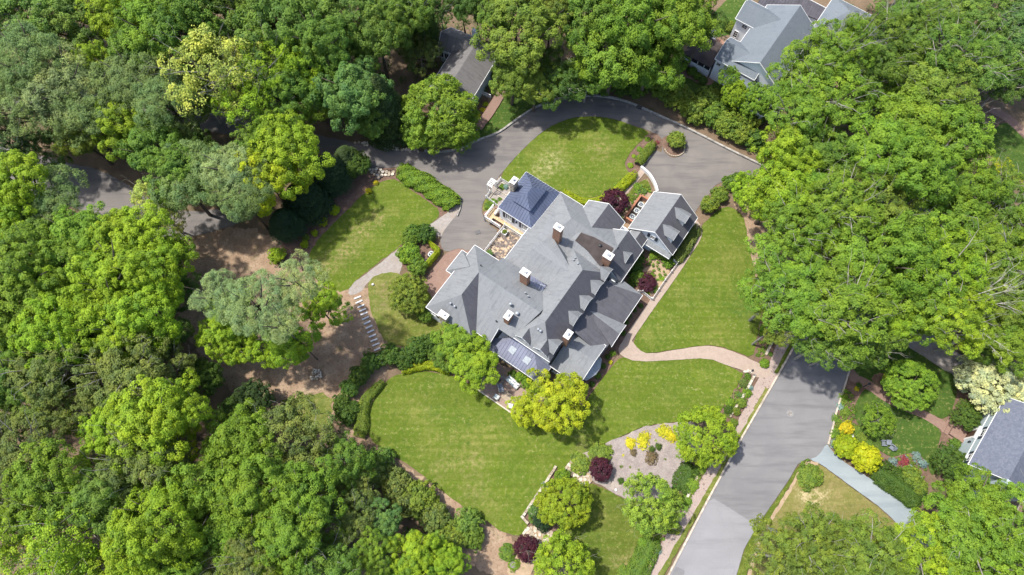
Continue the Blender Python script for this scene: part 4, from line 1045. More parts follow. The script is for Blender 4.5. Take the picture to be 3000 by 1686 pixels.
pr.beam(pa, pb, .1, .1); pr.beam((pa[0], pa[1], .45), (pb[0], pb[1], .45), .08, .08)
for i in range(9):
    t = i / 8
    pr.box((pa[0] + (pb[0] - pa[0]) * t, pa[1] + (pb[1] - pa[1]) * t, .5), (.07, .07, 1.0))
pr.obj('porch_railing', M['white'], Q.root)

O = House('grey_house', 'large pale grey neighbouring house with crossing gables behind the oaks at the top right', 'house', 5.0, 54.0)
SP, SB = M['shingle_pale'], M['siding_blue']
O.block(0.85, 8.0, 46.8, 52.0, 5.0, 'u', 49.6, 0.85, 8.0, 6.6, SP, SD)
O.block(-0.3, 8.0, 55.5, 60.3, 5.3, 'u', 57.75, -0.3, 8.0, 7.2, SP, SD)
O.block(2.6, 11.6, 47.6, 61.3, 5.0, 'v', 7.45, 47.6, 61.3, 8.0, SP, SD)
O.block(5.2, 12.4, 42.8, 48.0, 3.6, 'u', 45.4, 5.2, 12.4, 5.4, SP, SD)
O.block(10.9, 22.0, 61.5, 70.0, 4.4, 'u', 65.7, 14.5, 18.0, 7.2, SP, SD)
O.seamed([[O.L(2.2, 63.5, 3.7), O.L(10.85, 64.7, 3.7), O.L(10.85, 66.9, 4.3), O.L(2.2, 66.9, 4.3)]], M['metal_dark'], 0.5, eaves=[(O.L(10.85, 66.9, 4.5), O.L(4.0, 66.9, 4.5))])
O.seamed([[O.L(0.9, 61.6, 3.5), O.L(4.4, 61.6, 3.5), O.L(4.4, 64.2, 3.9), O.L(0.9, 64.2, 3.9)]], M['metal_dark'], 0.5)
MB().prism([O.L(3.0, 65.2, 0)[:2], O.L(10.5, 65.2, 0)[:2], O.L(10.5, 66.8, 0)[:2], O.L(3.0, 66.8, 0)[:2]], -0.3, 3.6).obj('wall', SD, O.root)
# screened porch with its low dark roof
O.faces_roof([[O.L(-4.3, 46.4, 3.1), O.L(0.8, 46.4, 3.1), O.L(0.8, 51.3, 3.5), O.L(-4.3, 51.3, 3.5)]], M['membrane'], 'porch_roof', thick=.12)
MB().prism([O.L(-4.0, 46.9, 0)[:2], O.L(0.8, 46.9, 0)[:2], O.L(0.8, 50.8, 0)[:2], O.L(-4.0, 50.8, 0)[:2]], -0.3, 1.6).obj('wall', SD, O.root)
MB().prism([O.L(-3.9, 47.0, 0)[:2], O.L(0.8, 47.0, 0)[:2], O.L(0.8, 50.7, 0)[:2], O.L(-3.9, 50.7, 0)[:2]], 1.6, 3.0).obj('porch_screen', M['black'], O.root)
for u in (-3.95, -2.8, -1.6, -0.4, 0.7):
    MB().box(O.L(u, 46.95, 2.3), (.12, .12, 1.5)).obj('porch_post', M['white'], O.root)
for u, z, w, h in ((1.7, 4.0, 0.7, 0.7),): O.window(O.L(u, 47.01, z), w, h, 'v-', rows=2)
O.window(O.L(1.6, 55.71, 4.4), 0.9, 0.8, 'v-', rows=2)
O.window(O.L(0.7, 55.71, 2.0), 0.7, 1.5, 'v-', rows=3)
for v in (53.0, 54.3): O.window(O.L(2.82, v, 2.6), 0.9, 1.3, 'u-', rows=3)
for u in (6.4, 8.6, 10.8): O.window(O.L(u, 43.0, 1.9), 0.9, 1.4, 'v-', M['navy'], rows=3)
dk = MB().box(O.L(0.5, 53.4, 0.35), (4.0, 2.2, 0.7)).obj('deck', M['brickwall'], O.root, uv=True)
rl = MB()
for a, b in ((O.L(-3.5, 52.2, 1.6), O.L(2.4, 52.2, 1.6)), (O.L(-1.6, 54.6, 1.6), O.L(2.4, 54.6, 1.6))):
    rl.beam(a, b, .07, .08); rl.beam((a[0], a[1], 1.0), (b[0], b[1], 1.0), .04, .04)
    for i in range(8):
        rl.box((a[0] + (b[0] - a[0]) * i / 7, a[1], 1.15), (.06, .06, .95))
rl.obj('deck_railing', M['black'], O.root)
pg = MB()
for i in range(7): pg.beam(O.L(-3.6 + i * .32, 52.5, 2.2), O.L(-3.6 + i * .32, 54.2, 2.2), .09, .12)
for v in (52.7, 54.0):
    pg.beam(O.L(-3.8, v, 2.08), O.L(-1.5, v, 2.08), .1, .12)
    for u in (-3.5, -1.8): pg.box(O.L(u, v, 1.0), (.12, .12, 2.0))
pg.obj('pergola', M['white'], O.root)

N = House('blue_house', 'pale blue house with blue grey roof and brick stoop at the right edge', 'house', 62.6, 14.0, rad(-3.2))
n = lambda px, py, z: N.px(px, py, z)
zH = lambda x, y: (2680 + x / 4.259, 1120 + y / 4.259)
qblock(N, (zH(1200, 1250), zH(1600, 330)), (zH(830, 735), (3065, 1352)), 'v', 5.4, 8.0, M['shingle_blue'], SB)
eu = n(*zH(830, 735), 5.4)[0] + 0.222
for p, sh_ in ((zH(850, 625), 1), (zH(712, 955), 1)):
    y = n(*p, 4.4)[1]
    N.window((eu, y, 4.45), 1.0, 1.3, 'u-', M['navy'], rows=2, cols=2)
dy = n(*zH(700, 660), 1.3)[1]
dmb = MB().box((eu - .05, dy, 1.5), (.1, 1.0, 2.2)).obj('front_door', M['door'], N.root)
fr = MB()
for sg in (-1, 1): fr.box((eu - .08, dy + sg * .72, 1.55), (.16, .3, 2.5))
fr.box((eu - .1, dy, 2.95), (.2, 2.0, .3)); fr.box((eu - .07, dy, 3.2), (.14, 1.4, .25), taper=.8)
fr.obj('door_surround', M['white'], N.root)
for sg in (-1, 1):
    MB().box((eu - .12, dy + sg * 1.5, 2.3), (.18, .18, .4)).box((eu - .12, dy + sg * 1.5, 2.55), (.26, .26, .08), taper=.4).obj('wall_lantern', M['black'], N.root)
MB().box((eu - 1.0, dy, .3), (2.0, 2.6, .6)).obj('stoop', M['brickred'], N.root)
MB().box((eu - 2.3, dy, .15), (.55, 3.0, .3)).box((eu - 2.75, dy, .07), (.4, 3.0, .16)).obj('stoop_step', M['brickred'], N.root)
by = n(*zH(680, 1120), 5.4)[1]
band_ = MB().box((eu - .02, by + 5.0, 3.3), (.06, 9.2, .14)).obj('trim_band', M['white'], N.root)
ch = n(*zH(1200, 1275), 8.6)
mbc = MB().box((ch[0] + .4, ch[1] - .1, 4.3), (2.0, .9, 8.6)); c1 = mbc.obj('chimney', SB, N.root)
for k in (-.35, .35):
    MB().box((ch[0] + .4 + k, ch[1] - .1, 8.75), (.42, .42, .5)).obj('flue', M['terracotta'], c1)
N.window((n(*zH(900, 1200), 3)[0] + 1.2, by + .22, 4.4), 1.0, 1.1, 'v-', rows=2)
for sg, nm in ((1, 0),): pass

# vents and pipes: each stands where its sight line meets a roof
_bv, _bf = [], []
for p in ROOFTRIS:
    b = len(_bv); _bv += [Vector(q) for q in p]; _bf.append(tuple(range(b, b + len(p))))
RB = BVHTree.FromPolygons(_bv, _bf)
def roof_hit(px, py):
    o = Vector((0, 0, HCAM)); d = (Vector(G(px, py, 0)) - o).normalized()
    h = RB.ray_cast(o, d)
    return h[0] if h[0] else Vector(G(px, py, 5))
z1 = lambda x, y: (1200 + x / 3.62, 480 + y / 3.62)
z2 = lambda x, y: (1200 + x / 3.62, 780 + y / 3.62)
def on_house(o, p):
    o.parent = H.root
    c, s_ = math.cos(-H.rz), math.sin(-H.rz)
    dx, dy = p[0] - H.x, p[1] - H.y
    o.location = (dx * c - dy * s_, dx * s_ + dy * c, p[2])
for q, r, h in ((z2(437, 405), .16, .45), (z2(481, 437), .16, .45), (z2(1072, 420), .2, .8), (z2(1141, 510), .24, .5), (z2(918, 590), .1, .4), (z2(1362, 530), .09, .3), (z2(1365, 677), .18, .4), (z2(1388, 695), .18, .4), (z1(1755, 1008), .13, .4), (z1(1740, 1030), .13, .4), (z1(1785, 1066), .15, .35), (z1(2020, 875), .22, .35), (z1(757, 1085), .1, .35), (z2(1227, 292), .12, .4), (z2(1257, 328), .12, .4)):
    p = roof_hit(*q)
    mb = MB().lathe((0, 0, -.15), [(r * .7, 0), (r * .7, h), (r, h), (r, h + .18), (r * .4, h + .24)], 10)
    on_house(mb.obj('roof_vent', M['metal_grey'] if r > .1 and q != z1(2020, 875) else M['black']), p)
# ------------------------------------------------------------------ plants
RNG = np.random.default_rng(7)
def _unit(a):
    return a / np.maximum(np.linalg.norm(a, axis=1, keepdims=True), 1e-9)
def fib(n, rng, zmin=-1.0):
    i = np.arange(n) + rng.random()
    z = zmin + (1 - zmin) * (i + 0.0) / n
    z = np.clip(z, -1, 1)
    t = i * 2.39996 + rng.random() * 6.28
    r = np.sqrt(1 - z * z)
    return np.stack([r * np.cos(t), r * np.sin(t), z], 1)
def leaf_mesh(name, C, N, S, asp, tint, mat, cores=None, rng=RNG, fold=0.0):
    """one rhombic leaf per centre C, facing N, half length S"""
    n = len(C)
    t = _unit(np.cross(N, rng.normal(size=(n, 3))))
    b = np.cross(N, t)
    s = S[:, None]
    V = np.empty((n, 4, 3), np.float32)
    V[:, 0] = C - t * s
    V[:, 1] = C - b * s * asp + N * s * fold
    V[:, 2] = C + t * s
    V[:, 3] = C + b * s * asp + N * s * fold
    V = V.reshape(-1, 3)
    loops = np.arange(4 * n, dtype=np.int32)
    starts = np.arange(0, 4 * n, 4, dtype=np.int32)
    tots = np.full(n, 4, np.int32)
    if cores:
        cv, cf = [], []
        base = 4 * n
        for c, r in cores:
            b0 = base + len(cv)
            for q in ICO_V: cv.append((c[0] + q[0] * r[0], c[1] + q[1] * r[1], c[2] + q[2] * r[2]))
            for f in ICO_F: cf.append([b0 + k for k in f])
        V = np.concatenate([V, np.array(cv, np.float32)])
        cf = np.array(cf, np.int32)
        starts = np.concatenate([starts, 4 * n + np.arange(0, 3 * len(cf), 3, dtype=np.int32)])
        tots = np.concatenate([tots, np.full(len(cf), 3, np.int32)])
        loops = np.concatenate([loops, cf.ravel()])
        tint = np.concatenate([tint, np.full(len(cf), 0.4)])
    me = bpy.data.meshes.new(name)
    me.vertices.add(len(V)); me.vertices.foreach_set('co', V.ravel())
    me.loops.add(len(loops)); me.loops.foreach_set('vertex_index', loops)
    me.polygons.add(len(starts)); me.polygons.foreach_set('loop_start', starts)
    try: me.polygons.foreach_set('loop_total', tots)
    except Exception: pass
    a = me.attributes.new('tint', 'FLOAT', 'FACE')
    a.data.foreach_set('value', np.clip(tint, 0, 1).astype(np.float32))
    me.materials.append(mat)
    me.update(calc_edges=True)
    return me
_p = (1 + 5 ** .5) / 2
ICO_V = [tuple(c / math.hypot(1, _p) for c in v) for v in ((-1, _p, 0), (1, _p, 0), (-1, -_p, 0), (1, -_p, 0), (0, -1, _p), (0, 1, _p), (0, -1, -_p), (0, 1, -_p), (_p, 0, -1), (_p, 0, 1), (-_p, 0, -1), (-_p, 0, 1))]
ICO_F = [(0, 11, 5), (0, 5, 1), (0, 1, 7), (0, 7, 10), (0, 10, 11), (1, 5, 9), (5, 11, 4), (11, 10, 2), (10, 7, 6), (7, 1, 8), (3, 9, 4), (3, 4, 2), (3, 2, 6), (3, 6, 8), (3, 8, 9), (4, 9, 5), (2, 4, 11), (6, 2, 10), (8, 6, 7), (9, 8, 1)]

def crown(name, seed, nl=15, rl=0.36, zmin=-0.35, flat=0.78, ncl=13, rc=0.15, nleaf=55, leaf=0.040, asp=0.62, jit=0.5, out=0.62, core=0.62, lobeflat=0.85, mat=None, spread=0.07, tvar=0.22, skip=0.0, lean=0.0):
    """a crown of unit radius: lobes on a dome, leaf clumps on every lobe, leaves over every clump"""
    rng = np.random.default_rng(seed)
    D = _unit(fib(nl, rng, zmin) + rng.normal(size=(nl, 3)) * 0.18)
    LC = D * (out + rng.uniform(-spread, spread * 1.6, (nl, 1))) * np.array([1, 1, flat])
    LR = rl * rng.uniform(0.62, 1.3, nl)
    LC = np.concatenate([LC, [[0, 0, 0.05]]]); LR = np.concatenate([LR, [rl * 1.3]]); D = np.concatenate([D, [[0, 0, 1.0]]])
    Cs, Ns, Ss, Ts, cores = [], [], [], [], []
    for i in range(len(LC)):
        d = _unit(fib(ncl, rng, -0.75) + rng.normal(size=(ncl, 3)) * 0.25)
        keep = (d @ D[i] > -0.35) | (d[:, 2] > 0.2)
        d = d[keep]
        if skip: d = d[rng.random(len(d)) > skip]
        cc = LC[i] + d * LR[i] * rng.uniform(0.72, 1.0, (len(d), 1)) * np.array([1, 1, lobeflat])
        if core: cores.append((LC[i], (LR[i] * core, LR[i] * core, LR[i] * core * lobeflat)))
        for j in range(len(d)):
            m = int(nleaf * rng.uniform(0.7, 1.3))
            r = rc * rng.uniform(0.7, 1.3)
            e = _unit(rng.normal(size=(m, 3)) + d[j] * 0.9 + D[i] * 0.3 + np.array([0, 0, 0.35]))
            Cs.append(cc[j] + e * r * rng.uniform(0.62, 1.06, (m, 1)))
            Ns.append(_unit(e + D[i] * 0.35 + np.array([0, 0, 0.45]) + rng.normal(size=(m, 3)) * jit))
            Ss.append(leaf * rng.uniform(0.7, 1.3, m))
            Ts.append(np.full(m, 0.5 + rng.normal() * tvar) + rng.normal(size=m) * 0.12)
    C = np.concatenate(Cs); N = np.concatenate(Ns)
    if lean: C[:, 0] += lean * C[:, 2]
    return leaf_mesh(name, C, N, np.concatenate(Ss), asp, np.concatenate(Ts), mat or M['leaf'], cores, rng)
def conifer(name, seed, n=20000, leaf=0.042, droop=0.35, mat=None):
    """a dense evergreen cone of drooping boughs"""
    rng = np.random.default_rng(seed)
    Cs, Ns, Ss, Ts, cores = [], [], [], [], []
    nb = 170
    for k in range(nb):
        h = (k + .5) / nb
        z = -1.5 + 3.1 * h
        a = k * 2.39996 + rng.normal() * .2
        R = (1 - h) ** 0.62 * rng.uniform(0.88, 1.1) + 0.05
        d = np.array([math.cos(a), math.sin(a), 0])
        side = np.array([-d[1], d[0], 0])
        m = int(n / nb * (0.5 + R))
        t = np.sqrt(rng.uniform(0.12, 1, m)); w = rng.normal(size=m) * 0.115 * (0.4 + R)
        C = d * (t * R)[:, None] + side * w[:, None]
        C[:, 2] = z + 0.16 * np.sin(t * 2.6) - droop * t * t * R * .7 - np.abs(w) * .5 + rng.normal(size=m) * .025
        Cs.append(C)
        Ns.append(_unit(d * 0.55 + np.array([0, 0, 0.8]) + side * (w * 3)[:, None] + rng.normal(size=(m, 3)) * .4))
        Ss.append(leaf * rng.uniform(.7, 1.3, m)); Ts.append(np.full(m, .5 + rng.normal() * .2) + rng.normal(size=m) * .12)
    cores = [((0, 0, z), (r, r, .5)) for z, r in ((-1.1, .72), (-.5, .62), (.1, .48), (.7, .3), (1.1, .16))]
    return leaf_mesh(name, np.concatenate(Cs), np.concatenate(Ns), np.concatenate(Ss), .5, np.concatenate(Ts), mat or M['leaf'], cores, rng)
def trunk(name, seed, limbs=7, mat=None, ratio=0.42, reach=0.72, r0=0.055, base=0.0, twigs=0, up=0.35, lean=0.0, flat=0.8, thin=1.0):
    """tapered trunk with limbs; unit: crown centre at height 1, crown radius 1 sideways"""
    rng = random.Random(seed)
    mb = MB()
    lx, ly = rng.uniform(-.12, .12) , rng.uniform(-.12, .12)
    ax = [(lx * 0.0, 0, base - 0.06), (lx * .3, ly * .3, base + (1 - base) * 0.35), (lx * .8, ly * .8, base + (1 - base) * 0.7), (0, 0, 1.0), (0.03, 0.02, 1.0 + 0.35 * ratio)]
    mb.tube(ax, [r0 * 1.3, r0, r0 * .85, r0 * .55, r0 * .2], 7)
    for i in range(limbs):
        a = i * 2.4 + rng.uniform(-.3, .3)
        h0 = rng.uniform(0.62, 0.98)
        dz = rng.uniform(-.05, .75)
        l = reach * rng.uniform(.85, 1.15)
        pts, rr = [], []
        for t in (0, .35, .7, 1.0):
            k = l * t
            pts.append((lx * .6 * (1 - t) + math.cos(a + .35 * t) * k + rng.uniform(-.04, .04) * t, ly * .6 * (1 - t) + math.sin(a + .35 * t) * k + rng.uniform(-.04, .04) * t, h0 + (1 - h0) * t + (up * t * t * ratio * .6) + dz * flat * t * ratio))
            rr.append(r0 * thin * (.5 * (1 - t) + .09))
        mb.tube(pts, rr, 5)
        for w in range(twigs):
            q = pts[2 + w % 2]
            b = a + rng.uniform(-1.3, 1.3)
            e = l * rng.uniform(.25, .5)
            mb.tube([q, (q[0] + math.cos(b) * e * .5, q[1] + math.sin(b) * e * .5, q[2] + rng.uniform(0, .2) * ratio), (q[0] + math.cos(b + .4) * e, q[1] + math.sin(b + .4) * e, q[2] + rng.uniform(.0, .4) * ratio)], [r0 * .12 * thin, r0 * .08 * thin, r0 * .03], 4)
    return mb.mesh(name, mat or M['bark'], smooth=True)

ML, MN = M['leaf'], M['needle']
PROTO = {
 'maple': ([crown('maple crown', s, nl=nl, rl=.34, ncl=18, rc=.13, nleaf=125, leaf=.0225, jit=.55, flat=.8, spread=.19, core=0) for s, nl in ((11, 15), (12, 18), (13, 16), (14, 21))], [trunk('maple trunk', s, 7) for s in (1, 2)]),
 'oak': ([crown('oak crown', s, nl=nl, rl=.255, ncl=15, rc=.118, nleaf=82, leaf=.022, jit=.62, flat=.66, out=.7, core=0, lobeflat=.6, spread=.20, skip=.12, zmin=-.25) for s, nl in ((21, 26), (22, 30), (23, 24))], [trunk('oak trunk', s, 10, M['bark_grey'], twigs=3, r0=.045, reach=.86, thin=.8) for s in (3, 4)]),
 'pine': ([crown('pine crown', s, nl=nl, rl=.37, ncl=19, rc=.16, nleaf=112, leaf=.042, asp=.16, jit=1.0, flat=.62, core=0, mat=MN, spread=.16, tvar=.14) for s, nl in ((31, 11), (32, 14), (33, 12))], [trunk('pine trunk', s, 6, r0=.05) for s in (5,)]),
 'airy': ([crown('airy crown', s, nl=22, rl=.26, ncl=11, rc=.14, nleaf=58, leaf=.026, jit=.75, flat=.85, out=.68, core=0, spread=.22, skip=.3, zmin=-.5) for s in (41, 42)], [trunk('airy trunk', s, 11, M['bark_grey'], twigs=4, r0=.04, reach=.9, thin=.7) for s in (6,)]),
 'ever': ([conifer('evergreen crown', s) for s in (51, 52)], [trunk('evergreen trunk', 7, 0, r0=.08)]),
 'round': ([crown('round crown', s, nl=30, rl=.27, ncl=13, rc=.115, nleaf=70, leaf=.026, jit=.7, flat=.82, out=.70, core=.45, spread=.05, zmin=-.4) for s in (61, 62)], [trunk('round trunk', 8, 6, r0=.05)]),
 'dome': ([crown('dome crown', s, nl=34, rl=.24, ncl=12, rc=.10, nleaf=52, leaf=.026, jit=.6, flat=.7, out=.74, core=.7, spread=.03, zmin=-.2, tvar=.15) for s in (71, 72)], [trunk('dome trunk', 9, 5, r0=.05)]),
 'feather': ([crown('feathery crown', s, nl=64, rl=.17, ncl=9, rc=.10, nleaf=40, leaf=.046, asp=.26, jit=.75, flat=.85, out=.82, core=.45, spread=.09, zmin=-.45, lobeflat=1.0) for s in (81, 82)], [trunk('feathery trunk', 10, 8, r0=.05)]),
 'light': ([crown('light crown', s, nl=32, rl=.24, ncl=12, rc=.12, nleaf=64, leaf=.026, jit=.8, flat=.8, out=.72, core=0, spread=.10, skip=.15, zmin=-.45) for s in (85, 86)], [trunk('light trunk', 11, 10, M['bark_grey'], twigs=4, r0=.032, reach=.95, thin=.6)]),
 'shrub': ([crown('shrub foliage', s, nl=16, rl=.36, ncl=12, rc=.18, nleaf=40, leaf=.060, jit=.75, flat=.75, out=.58, core=.5, spread=.12, zmin=-.1) for s in (91, 92, 93)], None),
 'clip': ([crown('clipped foliage', s, nl=26, rl=.32, ncl=12, rc=.12, nleaf=34, leaf=.042, jit=.6, flat=.85, out=.62, core=.85, spread=.015, zmin=-.2) for s in (95, 96)], None),
 'tuft': ([crown('tuft foliage', s, nl=8, rl=.4, ncl=7, rc=.25, nleaf=14, leaf=.16, asp=.22, jit=.8, flat=.7, out=.5, core=.7, spread=.12, zmin=-.05) for s in (97, 98)], None),
}
COLS = dict(LI=(.195, .300, .018), LY=(.270, .335, .014), YD=(.195, .262, .014), PG=(.172, .275, .034), PL=(.30, .355, .07), BG=(.140, .235, .022), MG=(.105, .182, .023), CG=(.115, .198, .032), OL=(.128, .170, .038), OG=(.142, .200, .026), PN=(.124, .188, .056), PP=(.186, .252, .092), DK=(.045, .078, .021), EV=(.024, .052, .020), PU=(.055, .012, .024), YG=(.265, .325, .012), YE=(.46, .42, .020), WF=(.46, .50, .27), TL=(.105, .190, .046), DG=(.064, .120, .018), RD=(.20, .045, .055), BL=(.19, .28, .27), BN=(.14, .11, .06))
CW = dict(YD='yellow green', PG='pale green', LI='bright lime', LY='yellow lime', PL='pale lime', BG='fresh green', MG='mid green', CG='cool green', OL='olive', OG='olive green', PN='grey green', PP='pale grey green', DK='dark green', EV='blackish green', PU='dark purple', YE='golden yellow', YG='yellow green', WF='cream flowering', TL='teal green', DG='deep green', RD='red', BL='blue green', BN='brownish')
ORD = 'first second third fourth fifth sixth seventh eighth ninth tenth eleventh twelfth thirteenth fourteenth fifteenth sixteenth seventeenth eighteenth nineteenth twentieth'.split()
KW = dict(maple=('maple_tree', 'billowy maple'), oak=('oak_tree', 'open oak'), pine=('pine_tree', 'soft pine'), airy=('broadleaf_tree', 'thin airy tree'), ever=('evergreen_tree', 'conical evergreen'), round=('ornamental_tree', 'dense rounded tree'), dome=('japanese_maple', 'domed japanese maple'), feather=('ornamental_tree', 'feathery round tree'), light=('ornamental_tree', 'open twiggy tree'))
prng = random.Random(5)
def tint_of(c, var=.10):
    k = 1.06 * prng.uniform(1 - var, 1 + var); h = prng.uniform(-.05, .05)
    return (c[0] * k * (1 + h), c[1] * k * (1 - h * .4), c[2] * k * (1 - h), 1)
def plant_tree(px, py, rpx, kind, col, zc, label, group=None, cat='tree', stretch=1.0):
    """(px, py): middle of the crown as seen; zc: height of that middle above ground"""
    x, y, _ = G(px, py, zc)
    x2, y2, _ = G(px + rpx, py, zc)
    R = math.hypot(x2 - x, y2 - y)
    cr, tr = PROTO[kind]
    root = thing(KW[kind][0], label, cat, (x, y, 0), prng.uniform(0, 6.28), group)
    if kind == 'ever': zc = max(zc, 1.5 * R * stretch)
    t = link('trunk', prng.choice(tr), root)
    t.scale = (R, R, zc)
    c = link('crown', prng.choice(cr), root)
    c.location = (0, 0, zc); c.scale = (R, R, R * stretch)
    c.color = tint_of(COLS[col])
    return root
def shrub(px, py, rpx, col, label, kind='shrub', zf=0.45, group=None, flat=1.0, name='shrub', cat='shrub', var=.08, mat=None):
    x, y, _ = G(px, py, 0.5)
    R = rpx / 20.6
    o = link(name, prng.choice(PROTO[kind][0]))
    if mat: 
        o.data = o.data.copy(); o.data.materials[0] = mat
    o.location = (x, y, R * zf * flat); o.scale = (R, R, R * flat)
    o.rotation_euler = (0, 0, prng.uniform(0, 6.28))
    o.color = tint_of(COLS[col], var)
    return tag(o, label, cat, group)

